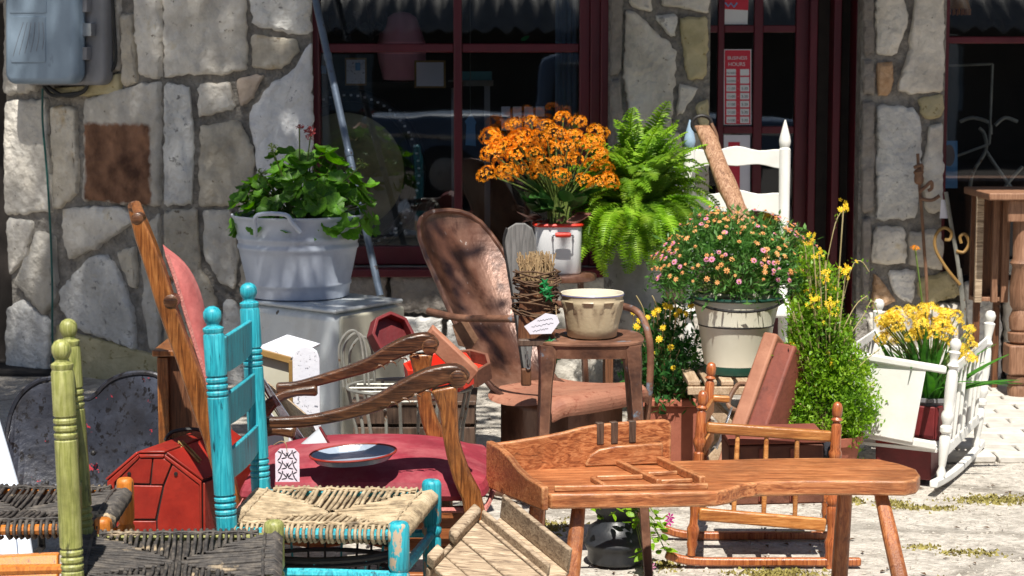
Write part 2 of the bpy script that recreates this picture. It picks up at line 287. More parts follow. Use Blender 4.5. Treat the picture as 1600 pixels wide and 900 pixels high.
mat('soil', [(.02, .014, .01), (.05, .036, .025)], scale=30, rough=1, bump=.8, bscale=60, bdist=.01)
mat('bowl_glaze', [(.38, .30, .185), (.50, .41, .27)], scale=7, rough=.45, chips=((.25, .18, .10), .62, 9, (1, 1, 1), .12), vary=.02, coat=.15)
mat('bowl_inside', [(.66, .60, .46), (.72, .67, .54)], scale=7, rough=.4, vary=.02)
mat('blue_line', [(.12, .14, .35), (.18, .2, .45)], scale=7, rough=.4)
mat('twig', [(.05, .025, .012), (.15, .085, .045)], scale=30, rough=.9, bump=.5)
mat('twig_light', [(.30, .19, .09), (.50, .36, .2)], scale=30, rough=.9, bump=.5)
mat('broken_twig', [(.22, .13, .03), (.45, .33, .12)], scale=40, rough=.9)
mat('paper', [(.68, .67, .76), (.76, .75, .82)], scale=6, rough=.8, bump=.05, vary=.02)
mat('ink', [(.02, .02, .03), (.04, .04, .06)], scale=6, rough=.8)
mat('tag_pink', [(.70, .58, .70), (.80, .70, .80)], scale=6, rough=.8, vary=.02)
mat('speckled_white', [(.66, .68, .78), (.78, .79, .86)], scale=6, rough=.5, chips=((.16, .17, .22), .59, 95, (1, 1, 1), .05), vary=0)
mat('mustard', [(.24, .13, .035), (.36, .22, .07)], scale=8, rough=.6)
mat('pan_enamel', [(.14, .20, .30), (.42, .48, .56)], scale=3, rough=.2, vary=0, coat=.5)  # the blue reflection on the pan is put into the base colour
mat('cup_enamel', [(.42, .47, .52), (.56, .60, .64)], scale=3, rough=.3, vary=0, coat=.3)
mat('steel', [(.42, .44, .47), (.55, .56, .58)], scale=8, rough=.3, metal=.9)
mat('bronze', [(.16, .13, .06), (.36, .30, .15)], scale=7, rough=.32, metal=.2, chips=((.16, .14, .08), .62, 12, (1, 1, 1), .1))
mat('pink_cloth', [(.62, .24, .30), (.72, .34, .38)], scale=6, rough=.8)
mat('teal_box', [(.05, .20, .22), (.1, .28, .3)], scale=6, rough=.6)
mat('sign_red', [(.60, .02, .05), (.66, .03, .06)], scale=6, rough=.5, vary=0)
mat('sign_white', [(.74, .76, .80), (.80, .82, .84)], scale=6, rough=.5, vary=0)
mat('sign_blue', [(.10, .32, .62), (.14, .38, .7)], scale=6, rough=.5, vary=0)
mat('urn_black', [(.014, .016, .02), (.035, .038, .045)], scale=7, rough=.4, bump=.2, chips=((.10, .11, .13), .62, 14, (1, 1, 1), .1))
mat('cap_black', [(.008, .008, .012), (.02, .02, .028)], scale=40, rough=.9, bump=.8, bscale=80, bdist=.01)
mat('truck_blue', [(.09, .15, .25), (.13, .20, .32)], scale=3, rough=.35, vary=0)
mat('rust_brown', [(.10, .035, .02), (.21, .085, .05)], scale=8, rough=.75, bump=.4, chips=((.06, .018, .01), .58, 12, (1, 1, 1), .1))
mat('brick_dark', [(.10, .04, .03), (.2, .08, .06)], scale=10, rough=.8)
mat('basket_black', [(.01, .01, .012), (.03, .03, .035)], scale=20, rough=.6)
mat('roof_tin', [(.22, .22, .22), (.36, .35, .33)], scale=4, rough=.5, metal=.3, vary=0)
mat('barn', [(.05, .045, .04), (.10, .09, .08)], scale=2, rough=.9, vary=0)
mat('bark', [(.06, .045, .03), (.14, .11, .08)], scale=14, rough=.95, bump=.8, bscale=30, bdist=.02)
leafmat('tree_leaf', [(.03, .07, .015), (.06, .12, .03)])
leafmat('geranium_leaf', [(.03, .11, .010), (.09, .24, .02), (.20, .38, .03)], scale=12, vary=.35)
leafmat('kalanchoe_leaf', [(.018, .07, .015), (.05, .14, .03)], scale=9, rough=.35, trans=.12)
leafmat('kalanchoe_red', [(.12, .05, .04), (.24, .11, .09)], scale=9, rough=.4, trans=.12)
leafmat('fern_leaf', [(.07, .18, .012), (.22, .40, .025), (.42, .58, .07)], scale=6, vary=.35)
leafmat('daisy_leaf', [(.045, .15, .03), (.11, .29, .055), (.19, .38, .09)], scale=14)
leafmat('bush_leaf', [(.05, .15, .010), (.18, .36, .015), (.36, .52, .04)], scale=9)
leafmat('marigold_leaf', [(.014, .08, .016), (.045, .17, .035), (.13, .29, .06)], scale=12)
leafmat('strap_leaf', [(.03, .13, .015), (.08, .26, .03)], scale=9)
leafmat('ivy_leaf', [(.01, .16, .04), (.02, .28, .08)], scale=9)
leafmat('stem', [(.10, .17, .03), (.22, .28, .08)], scale=9, trans=.1)
leafmat('dry_stem', [(.30, .24, .10), (.48, .40, .22)], scale=9, trans=.1)
leafmat('orange_petal', [(.86, .14, .004), (.95, .36, .008), (.98, .60, .04)], scale=60, trans=.25, vary=.15)
leafmat('yellow_petal', [(.85, .55, .01), (.93, .72, .06)], scale=60, trans=.25, vary=.1)
leafmat('pale_yellow_petal', [(.88, .58, .02), (.95, .80, .14)], scale=60, trans=.25, vary=.1)
leafmat('pink_petal', [(.72, .22, .42), (.82, .40, .58)], scale=60, trans=.25)
leafmat('tan_petal', [(.52, .22, .06), (.72, .38, .14)], scale=60, trans=.2)
leafmat('red_petal', [(.18, .02, .03), (.30, .05, .05)], scale=60, trans=.2)
leafmat('magenta_petal', [(.42, .02, .20), (.55, .05, .3)], scale=60, trans=.2)
def glass():
    m = bpy.data.materials.new('window_glass'); m.use_nodes = True; nt = m.node_tree; nt.nodes.clear(); L = nt.links.new
    o = _n(nt, 'ShaderNodeOutputMaterial'); t = _n(nt, 'ShaderNodeBsdfTransparent'); g = _n(nt, 'ShaderNodeBsdfGlossy'); mx = _n(nt, 'ShaderNodeMixShader')
    t.inputs[0].default_value = (.93, .95, .96, 1); g.inputs['Roughness'].default_value = .015
    fr = _n(nt, 'ShaderNodeFresnel'); fr.inputs[0].default_value = 1.5
    mr = _n(nt, 'ShaderNodeMath', operation='MULTIPLY'); mr.inputs[1].default_value = 2.4; L(fr.outputs[0], mr.inputs[0])
    tc = _n(nt, 'ShaderNodeTexCoord'); nb = _n(nt, 'ShaderNodeTexNoise'); nb.inputs['Scale'].default_value = 3; bp = _n(nt, 'ShaderNodeBump')
    bp.inputs['Strength'].default_value = .018; bp.inputs['Distance'].default_value = .02; L(tc.outputs['Object'], nb.inputs[0]); L(nb.outputs[0], bp.inputs['Height']); L(bp.outputs[0], g.inputs['Normal'])
    L(mr.outputs[0], mx.inputs[0]); L(t.outputs[0], mx.inputs[1]); L(g.outputs[0], mx.inputs[2]); L(mx.outputs[0], o.inputs[0]); MATS['window_glass'] = m
glass()
# ================================================================ ground
WY = 9.4
def struct(name, mb, m, base=(0, 0, 0), kind='structure', **k):
    return fin(name, mb, m, base, kind=kind, **k)
g = MB(); nx, ny = 60, 60
def gz(x, y): return .006 * math.sin(x * 2.1 + y) + .004 * math.sin(y * 3.3 - x * 1.7)
g.grid([[(-2.8 + 6 * i / nx, 3.6 + 6.4 * j / ny, gz(-2.8 + 6 * i / nx, 3.6 + 6.4 * j / ny) - .012) for i in range(nx + 1)] for j in range(ny + 1)])
struct('gravel_yard', g, 'gravel')
g = MB(); g.add([(-150, -150, -.03), (150, -150, -.03), (150, 150, -.03), (-150, 150, -.03)], [(0, 1, 2, 3)])
struct('ground', g, 'gravel')
def ico(mb, c, r, rn):
    c = Vector(c); a = rn.random() * 6.3
    vs = [c + Vector((math.cos(a + k * 2.094) * r * rn.uniform(.7, 1.2), math.sin(a + k * 2.094) * r * rn.uniform(.7, 1.2), rn.uniform(-.2, .4) * r)) for k in range(3)]
    vs += [c + Vector((0, 0, r * .8)), c - Vector((0, 0, r))]
    mb.add(vs, [(0, 1, 3), (1, 2, 3), (2, 0, 3), (1, 0, 4), (2, 1, 4), (0, 2, 4)])
pb = MB()
for i in range(5200):
    y = rnd.uniform(5.3, 8.9); x = rnd.uniform(-.1, .30) * y
    ico(pb, (x, y, gz(x, y) - .012), rnd.choice((.003, .004, .005, .007, .010)) * rnd.uniform(.7, 1.2), rnd)
o = struct('pebbles', pb, 'pebble', kind='stuff', sharp=None)
ms = MB()
for cx, cy, sx, sy, n in [(830, 822, .13, .10, 900), (1215, 893, .14, .05, 700), (1395, 783, .06, .05, 200), (1560, 776, .17, .06, 800), (1440, 790, .12, .03, 260), (1330, 780, .05, .06, 200),
                          (1520, 858, .10, .04, 160), (1440, 850, .06, .03, 90), (1375, 660, .2, .08, 200), (1040, 880, .06, .05, 120), (1590, 640, .1, .1, 200), (760, 840, .08, .06, 200), (1480, 905, .2, .05, 160)]:
    c = ZP(cx, cy, 0)
    for i in range(n):
        x, y = c.x + rnd.gauss(0, sx * .5), c.y + rnd.gauss(0, sy * .6); a = rnd.random() * 6.3; r = rnd.uniform(.003, .009)
        d = Vector((math.cos(a), math.sin(a), 0)) * r; p = Vector((x, y, gz(x, y) - .012)); q = Vector((rnd.uniform(-1, 1), rnd.uniform(-1, 1), 1.3)) * r
        ms.add([p - d, p + d, p + q], [(0, 1, 2)])
struct('moss', ms, 'moss', kind='stuff', sharp=None)
lt = MB()
for i in range(420):
    y = rnd.uniform(5.4, 8.8); x = rnd.uniform(-.05, .29) * y; a = rnd.random() * 6.3; r = rnd.uniform(.006, .016); z0 = gz(x, y) - .008
    lt.add([(x, y, z0), (x + math.cos(a) * r + math.sin(a) * r * .4, y + math.sin(a) * r - math.cos(a) * r * .4, z0 + r * .4), (x + math.cos(a) * r * 2, y + math.sin(a) * r * 2, z0 + r * .15), (x + math.cos(a) * r - math.sin(a) * r * .4, y + math.sin(a) * r + math.cos(a) * r * .4, z0 + r * .3)], [(0, 1, 2, 3)])
struct('leaf_litter', lt, 'twig', kind='stuff', sharp=None)
pv = bpy.data.objects.new('brick_pavement', None); COL.objects.link(pv); pv['kind'] = 'structure'; pv.location = (2.2, 8.4, 0)
b = MB().box((0, 0, 0), (.235, .112, .03)); bme = fin('brick', b, 'paver', (0, 0, 0), parent=pv, bevel=.006, seg=1); first = bme
k = 0
for j in range(16):
    for i in range(7):
        x = 1.56 + i * .245 + (.12 if j % 2 else 0); y = 7.55 + j * .12
        if x < 1.78 - (y - 8.0) * -.12 - (.12 if y < 8 else 0): continue
        o = first if k == 0 else first.copy()
        if k: COL.objects.link(o)
        o.location = Vector((x, y, .0)) - pv.location + Vector((0, 0, rnd.uniform(-.002, .003))); o.rotation_euler = (rnd.uniform(-.01, .01), rnd.uniform(-.01, .01), rnd.uniform(-.015, .015)); k += 1
# ================================================================ the shop
shop = Thing('stone_shop', 'rough limestone shop front with maroon window and door behind the yard sale', 'building', (0, WY, 0))
def wx(px, Y=WY): return W(px, 220, Y).x
LN = Vector((math.sin(R(33)), -math.cos(R(33)), 0)) * -1; LN = Vector((-math.sin(R(33)), -math.cos(R(33)), 0))   # outward normal of the splayed left face
xc = wx(255)
def onwall(px, py): return PP(px, py, (0, WY, 0), Vector((0, -1, 0)))
def onleft(px, py): return PP(px, py, (xc, WY, 0), LN)
mo = MB()
mo.box(((xc + wx(488)) / 2, WY + .15, 1.37), (wx(488) - xc, .3, 2.85))
ld = Vector((-math.cos(R(33)), math.sin(R(33)), 0)); le = Vector((xc, WY, 0)) + ld * ((Vector(onleft(12, 220)) - Vector((xc, WY, 0))).dot(ld))
mo.hexa([(xc, WY, -.05), (xc + .1, WY + .3, -.05), (le.x + .2, le.y + .3, -.05), (le.x, le.y, -.05)], [(xc, WY, 2.8), (xc + .1, WY + .3, 2.8), (le.x + .2, le.y + .3, 2.8), (le.x, le.y, 2.8)])
mo.box(((wx(950) + wx(1108)) / 2, WY + .15, 1.37), (wx(1108) - wx(950), .3, 2.85))
mo.box(((wx(1343) + wx(1474)) / 2, WY + .15, 1.37), (wx(1474) - wx(1343), .3, 2.85))
mo.box(((wx(488) + wx(950)) / 2, WY + .17, .26), (wx(950) - wx(488), .26, .62))          # below the window
mo.box(((wx(1474) + 3.2) / 2, WY + .17, .20), (3.2 - wx(1474), .26, .5))
mo.box((.3, WY + .15, 2.6), (6.4, .28, .36))                                              # lintel, above the picture
shop.part('mortar_wall', mo, 'mortar')
stn = bpy.data.materials.new('stained_stone')
def stain():
    m = MATS['limestone'].copy(); m.name = 'limestone_stained'; nt = m.node_tree; L = nt.links.new; b = nt.nodes['Principled BSDF']
    src = b.inputs['Base Color'].links[0].from_socket
    tc = _n(nt, 'ShaderNodeTexCoord'); nz = _n(nt, 'ShaderNodeTexNoise'); nz.inputs['Scale'].default_value = 22; nz.inputs['Detail'].default_value = 6; L(tc.outputs['Object'], nz.inputs[0])
    sep = _n(nt, 'ShaderNodeSeparateXYZ'); mxv = _n(nt, 'ShaderNodeMix', data_type='VECTOR'); mxv.inputs[0].default_value = .05; L(tc.outputs['Object'], mxv.inputs[4]); L(nz.outputs['Color'], mxv.inputs[5]); L(mxv.outputs[1], sep.inputs[0])
    def rng(sock, a, bb, e):
        x = _n(nt, 'ShaderNodeMapRange'); x.inputs[1].default_value = a - e; x.inputs[2].default_value = a + e; L(sock, x.inputs[0])
        y = _n(nt, 'ShaderNodeMapRange'); y.inputs[1].default_value = bb + e; y.inputs[2].default_value = bb - e; L(sock, y.inputs[0])
        z = _n(nt, 'ShaderNodeMath', operation='MULTIPLY'); L(x.outputs[0], z.inputs[0]); L(y.outputs[0], z.inputs[1]); return z.outputs[0]
    p0 = onleft(133, 192); p1 = onleft(238, 320)
    f = .95
    mm = _n(nt, 'ShaderNodeMath', operation='MULTIPLY')
    L(rng(sep.outputs[0], p0.x * f + .025, p1.x * f + .025, .008), mm.inputs[0]); L(rng(sep.outputs[2], p1.z * f + .025, p0.z * f + .025, .01), mm.inputs[1])
    n2 = _n(nt, 'ShaderNodeTexNoise'); n2.inputs['Scale'].default_value = 9; n2.inputs['Detail'].default_value = 8; L(tc.outputs['Object'], n2.inputs[0])
    cr = _n(nt, 'ShaderNodeValToRGB'); e = cr.color_ramp.elements; e[0].position = .35; e[0].color = (.07, .028, .014, 1); e[1].position = .65; e[1].color = (.30, .15, .085, 1); L(n2.outputs[0], cr.inputs[0])
    mx = _n(nt, 'ShaderNodeMix', data_type='RGBA'); L(mm.outputs[0], mx.inputs[0]); L(src, mx.inputs[6]); L(cr.outputs[0], mx.inputs[7]); L(mx.outputs[2], b.inputs['Base Color'])
    MATS['limestone_stained'] = m
stain(); bpy.data.materials.remove(stn)
def stone(pts, plane, m='limestone', proud=.03):
    P = [Vector(plane(*p)) for p in pts]; nrm = Vector((0, -1, 0)) if plane is onwall else LN
    if (P[1] - P[0]).cross(P[2] - P[1]).dot(nrm) < 0: P.reverse()
    c = sum(P, Vector()) / len(P); out = []
    # corner-cut and resample
    Q = []
    for i, p in enumerate(P):
        a, b = P[i - 1], P[(i + 1) % len(P)]; ca = min(.016, (a - p).length * .25); cb = min(.016, (b - p).length * .25)
        Q += [p + (a - p).normalized() * ca, p + (a - p).normalized() * ca * .3 + (b - p).normalized() * cb * .3, p + (b - p).normalized() * cb]
    for i, p in enumerate(Q):
        q = Q[(i + 1) % len(Q)]; k = max(1, int((q - p).length / .022))
        for j in range(k):
            r = p.lerp(q, j / k); out.append(r + (c - r).normalized() * rnd.uniform(-.009, .006))
    size = sum((p - c).length for p in out) / len(out)
    def ring(ins, h, jit): return [p + (c - p).normalized() * min(ins, (c - p).length * .8) + nrm * (h + jit * 1.6 * mnoise.noise(p * 26) + (jit > .0015) * (.010 * mnoise.noise(p * 9) + .004 * mnoise.noise(p * 45))) for p in out]
    pr = proud * rnd.uniform(.75, 1.2)
    rs = [ring(-.006, -.012, 0), ring(-.003, pr * .6, .003), ring(.005, pr * .95, .004), ring(.020, pr, .005)]
    hh = lambda q: nrm * (pr + .002 + .012 * mnoise.noise(q * 9) + .005 * mnoise.noise(q * 30)); rs += [[c.lerp(p, t) + hh(c.lerp(p, t)) for p in out] for t in (.8, .62, .45, .28, .13)]
    mb = MB(); n = len(out); mb.rings(rs, cap=False)
    i0 = len(mb.v); mb.v.append(c + hh(c)); base = i0 - n
    mb.f += [(base + j, base + (j + 1) % n, i0) for j in range(n)]
    if m == 'limestone': m = rnd.choice(('limestone', 'limestone', 'limestone_tan', 'limestone_pale'))
    shop.part('stone', mb, m, sharp=60)
Lw, Wl = onleft, onwall
for pts, pl, *m in [
    ([(14, -12), (58, -12), (61, 140), (12, 148)], Lw), ([(192, 25), (211, 25), (217, 128), (197, 136)], Lw), ([(84, 138), (150, 134), (190, 114), (190, 146), (86, 150)], Lw, 'limestone_yellow'),
    ([(62, -12), (190, -12), (188, 110), (66, 130)], Lw), ([(215, -12), (252, -12), (253, 121), (223, 117), (217, 60)], Lw), ([(257, -12), (384, -12), (386, 106), (345, 117), (300, 114), (258, 121)], Wl),
    ([(138, 156), (225, 132), (252, 130), (252, 319), (230, 319), (136, 312)], Lw, 'limestone_stained'), ([(258, 131), (297, 138), (303, 210), (301, 318), (258, 320)], Wl),
    ([(12, 158), (75, 156), (84, 328), (30, 333), (12, 335)], Lw), ([(84, 166), (121, 170), (124, 300), (90, 328)], Lw),
    ([(311, 135), (359, 128), (366, 169), (313, 182)], Wl), ([(373, 122), (412, 118), (396, 150), (378, 167)], Wl, 'limestone_pink'), ([(314, 199), (374, 189), (397, 235), (394, 322), (313, 321)], Wl),
    ([(392, -12), (485, -12), (485, 52), (462, 54), (430, 45), (398, 40)], Wl), ([(395, 55), (462, 62), (467, 80), (440, 107), (396, 106)], Wl),
    ([(486, 68), (487, 300), (404, 300), (400, 235), (391, 176), (421, 135), (461, 108), (478, 75)], Wl, 'limestone_sunlit'),
    ([(14, 342), (55, 346), (42, 400), (18, 430)], Lw), ([(62, 362), (88, 372), (92, 470), (72, 492), (28, 440)], Lw), ([(105, 326), (190, 322), (214, 345), (150, 388), (115, 404), (104, 370)], Lw),
    ([(97, 455), (140, 405), (165, 398), (186, 420), (211, 490), (213, 545), (120, 510), (99, 480)], Lw), ([(188, 395), (214, 385), (216, 450), (207, 448)], Lw), ([(226, 358), (252, 334), (252, 545), (240, 547), (228, 480)], Lw),
    ([(258, 332), (308, 326), (314, 420), (340, 470), (300, 545), (259, 545)], Wl), ([(318, 330), (360, 326), (372, 400), (368, 450), (345, 440), (322, 402)], Wl), ([(375, 310), (486, 310), (486, 400), (382, 400)], Wl), ([(378, 408), (486, 408), (486, 520), (400, 520), (376, 450)], Wl),
    ([(14, 482), (38, 470), (80, 500), (78, 575), (14, 578)], Lw), ([(92, 505), (118, 520), (250, 556), (252, 610), (95, 612)], Lw, 'limestone_yellow'), ([(14, 590), (85, 588), (85, 660), (14, 662)], Lw, 'limestone_yellow'), ([(95, 622), (250, 620), (250, 690), (95, 690)], Lw),
    ([(259, 556), (340, 556), (340, 640), (259, 640)], Wl, 'limestone_yellow'), ([(350, 470), (368, 470), (395, 530), (395, 640), (348, 640)], Wl),
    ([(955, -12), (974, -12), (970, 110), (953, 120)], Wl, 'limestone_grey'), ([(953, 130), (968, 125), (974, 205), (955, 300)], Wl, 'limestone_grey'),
    ([(984, -12), (1015, -12), (1018, 18), (986, 8)], Wl), ([(1032, -12), (1106, -12), (1106, 20), (1036, 8)], Wl), ([(978, 16), (990, 19), (1048, 72), (1056, 82), (1048, 195), (1040, 202), (986, 194), (976, 120)], Wl),
    ([(1022, 27), (1056, 24), (1054, 56), (1046, 54)], Wl), ([(1062, 30), (1105, 28), (1102, 120), (1076, 126), (1068, 86)], Wl, 'limestone_yellow'), ([(1061, 131), (1090, 139), (1066, 175), (1058, 180)], Wl),
    ([(1089, 165), (1105, 155), (1107, 195), (1090, 190)], Wl, 'limestone_yellow'), ([(1014, 212), (1062, 207), (1065, 248), (1020, 240)], Wl), ([(976, 214), (1006, 215), (1010, 320), (976, 330)], Wl), ([(1072, 206), (1106, 202), (1106, 330), (1076, 300)], Wl),
    ([(1016, 256), (1066, 262), (1069, 340), (1018, 340)], Wl), ([(956, 345), (1030, 350), (1030, 450), (956, 440)], Wl), ([(1040, 352), (1105, 346), (1105, 470), (1040, 460)], Wl, 'limestone_pink'), ([(958, 456), (1030, 466), (1026, 560), (958, 560)], Wl), ([(1040, 476), (1105, 480), (1102, 600), (1044, 592)], Wl),
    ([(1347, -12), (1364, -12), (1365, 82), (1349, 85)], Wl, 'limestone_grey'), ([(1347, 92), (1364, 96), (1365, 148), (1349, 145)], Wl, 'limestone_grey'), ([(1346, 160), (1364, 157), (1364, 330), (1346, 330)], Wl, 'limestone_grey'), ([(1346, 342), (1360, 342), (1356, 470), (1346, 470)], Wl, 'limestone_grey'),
    ([(1368, -12), (1411, -12), (1416, 30), (1399, 84), (1370, 81)], Wl), ([(1430, -12), (1474, -12), (1472, 142), (1420, 145), (1401, 137), (1420, 80)], Wl), ([(1370, 98), (1394, 96), (1395, 125), (1390, 148), (1372, 148)], Wl, 'limestone_brick'),
    ([(1370, 163), (1430, 171), (1438, 200), (1436, 290), (1430, 340), (1370, 344)], Wl), ([(1433, 156), (1472, 149), (1471, 181), (1445, 185)], Wl, 'limestone_yellow'), ([(1452, 196), (1471, 194), (1472, 330), (1446, 330), (1440, 270)], Wl),
    ([(1366, 356), (1412, 353), (1414, 411), (1360, 410)], Wl), ([(1420, 364), (1470, 360), (1470, 420), (1422, 414)], Wl), ([(1366, 426), (1398, 470), (1362, 480)], Wl, 'limestone_brick'), ([(1386, 424), (1428, 422), (1424, 474), (1402, 460)], Wl), ([(1434, 438), (1480, 424), (1500, 460), (1440, 478)], Wl, 'limestone_yellow'),
    ([(1357, 490), (1420, 482), (1424, 595), (1357, 598)], Wl), ([(1428, 486), (1500, 472), (1506, 590), (1430, 596)], Wl), ([(1508, 440), (1560, 445), (1562, 590), (1514, 592)], Wl), ([(1570, 440), (1660, 440), (1660, 590), (1572, 590)], Wl),
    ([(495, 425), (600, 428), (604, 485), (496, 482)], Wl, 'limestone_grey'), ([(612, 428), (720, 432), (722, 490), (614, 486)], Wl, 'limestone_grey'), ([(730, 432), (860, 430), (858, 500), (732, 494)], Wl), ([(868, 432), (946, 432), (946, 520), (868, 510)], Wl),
    ([(495, 492), (560, 494), (570, 600), (496, 600)], Wl), ([(572, 494), (690, 498), (680, 600), (580, 600)], Wl), ([(700, 500), (820, 505), (815, 605), (692, 605)], Wl), ([(828, 512), (946, 528), (946, 605), (826, 605)], Wl)]:
    stone(pts, pl, *(m or ['limestone']))
# window ---------------------------------------------------------
def bar(px0, px1, py0, py1, Y, d=.05, mb=None):
    a = W(px0, (py0 + py1) / 2, Y).x; b = W(px1, (py0 + py1) / 2, Y).x; z1 = W((px0 + px1) / 2, py0, Y).z; z0 = W((px0 + px1) / 2, py1, Y).z
    return (mb or MB()).box(((a + b) / 2, Y + d / 2, (z0 + z1) / 2), (b - a, d, z1 - z0))
TOPZ = 2.36
def vbar(px0, px1, z0, z1, Y, d=.05, mb=None):
    a = W(px0, 220, Y).x; b = W(px1, 220, Y).x; return (mb or MB()).box(((a + b) / 2, Y + d / 2, (z0 + z1) / 2), (b - a, d, z1 - z0))
for a_ in ((488, 500, .57, 2.42, 9.47, .1), (905, 922, .57, 2.42, 9.49, .09), (922, 938, .57, 2.42, 9.46, .1), (938, 951, .57, 2.42, 9.42, .1)): shop.part('window_frame', vbar(*a_), 'maroon', bevel=.006)
for z_, h_ in ((.62, .09), (2.40, .06)): shop.part('sash_rail', MB().box(((wx(500) + wx(905)) / 2, 9.53, z_), (wx(905) - wx(500), .07, h_)), 'maroon', bevel=.005)
shop.part('window_sill', MB().box(((wx(488) + wx(951)) / 2, 9.44, .548), (wx(951) - wx(488), .2, .04)), 'maroon', bevel=.006)
shop.part('mullion', vbar(709, 722, .66, 2.37, 9.51, .05), 'maroon', bevel=.006)
for a, b_ in ((500, 709), (722, 905)): shop.part('muntin', bar(a - 0, b_, 68, 82, 9.515, .045), 'maroon', bevel=.006)
def pane(px0, px1, z0, z1, Y):
    a = W(px0, 220, Y).x; b = W(px1, 220, Y).x; shop.part('pane', MB().box(((a + b) / 2, Y, (z0 + z1) / 2), (b - a, .004, z1 - z0)), 'window_glass', sharp=None)
zm = W(600, 75, 9.54).z
for a, b_ in ((500, 709), (722, 905)):
    pane(a, b_, .665, zm - .03, 9.54); pane(a, b_, zm + .03, 2.37, 9.54)
# right window
wf = MB(); vbar(1474, 1479, .45, 2.42, 9.47, .08, wf); shop.part('window_frame', wf, 'maroon')
shop.part('muntin', bar(1479, 1720, 57, 68, 9.515, .045), 'maroon', bevel=.006)
z5 = W(1550, 62, 9.54).z; pane(1479, 1720, .46, z5 - .02, 9.54); pane(1479, 1720, z5 + .02, 2.37, 9.54)
# door -----------------------------------------------------------
DY = 9.72
dr = shop.part('door', vbar(1241, 1263, .0, 2.3, DY, .05), 'maroon', bevel=.005)
dm = MB(); zt = 2.3
for px in (1120, 1176): shop.part('muntin', vbar(px, px + (10 if px < 1150 else 14), .3, 2.3, DY + .004, .04), 'maroon', parent=dr, bevel=.004)
rowz = [W(1180, y, DY).z for y in (45, 203, 361)]
for z in rowz:
    a = wx(1095, DY); c_ = wx(1241, DY)
    for q0, q1 in ((1095, 1120), (1130, 1176), (1190, 1241)):
        x0, x1 = wx(q0, DY), wx(q1, DY); shop.part('muntin', MB().box(((x0 + x1) / 2, DY + .024, z), (x1 - x0, .036, .036)), 'maroon', parent=dr, bevel=.004)
lev = [.3] + sorted(rowz) + [2.3]
for q0, q1 in ((1095, 1120), (1130, 1176), (1190, 1241)):
    x0, x1 = wx(q0, DY), wx(q1, DY)
    for z0, z1 in zip(lev[:-1], lev[1:]): shop.part('pane', MB().box(((x0 + x1) / 2, DY + .03, (z0 + z1) / 2), (x1 - x0, .004, z1 - z0 - .03)), 'window_glass', parent=dr, sharp=None)
shop.part('kick_panel', MB().box(((wx(1095, DY) + wx(1241, DY)) / 2, DY + .03, .15), (wx(1241, DY) - wx(1095, DY), .04, .3)), 'maroon', parent=dr)
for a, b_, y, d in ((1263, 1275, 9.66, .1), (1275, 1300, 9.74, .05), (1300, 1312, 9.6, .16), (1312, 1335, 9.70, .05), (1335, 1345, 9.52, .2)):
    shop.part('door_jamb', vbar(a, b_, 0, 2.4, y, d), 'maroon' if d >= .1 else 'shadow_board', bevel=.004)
shop.part('threshold', MB().box(((wx(1108) + wx(1343)) / 2, 9.55, .04), (wx(1343) - wx(1108) - .004, .5, .09)), 'mortar', bevel=.01)
shop.part('dark_opening', MB().box((le.x - .28, le.y + .22, 1.35), (.6, .06, 2.8)), 'shadow_board')  # dark board standing in for the shade of an opening
# interior shell
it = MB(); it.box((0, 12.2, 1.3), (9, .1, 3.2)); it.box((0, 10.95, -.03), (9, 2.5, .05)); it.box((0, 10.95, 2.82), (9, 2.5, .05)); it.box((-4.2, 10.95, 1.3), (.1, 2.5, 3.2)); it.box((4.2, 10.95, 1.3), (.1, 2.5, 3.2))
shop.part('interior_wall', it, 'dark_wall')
# tin porch roof (above the picture; it shades the upper wall)
rf = []
for j in range(2):
    rf.append([(-1.05 + i * .0115, 8.12 + j * 1.35, 2.66 + j * .2 + .012 * math.sin(i * 1.57)) for i in range(460)])
shop.part('porch_roof', MB().grid(rf), 'roof_tin', solid=.004)
for x in (-.98, 2.8): shop.part('roof_bracket', MB().tube([(x, WY - .02, 1.98), (x, 8.35, 2.62)], .025), 'maroon')
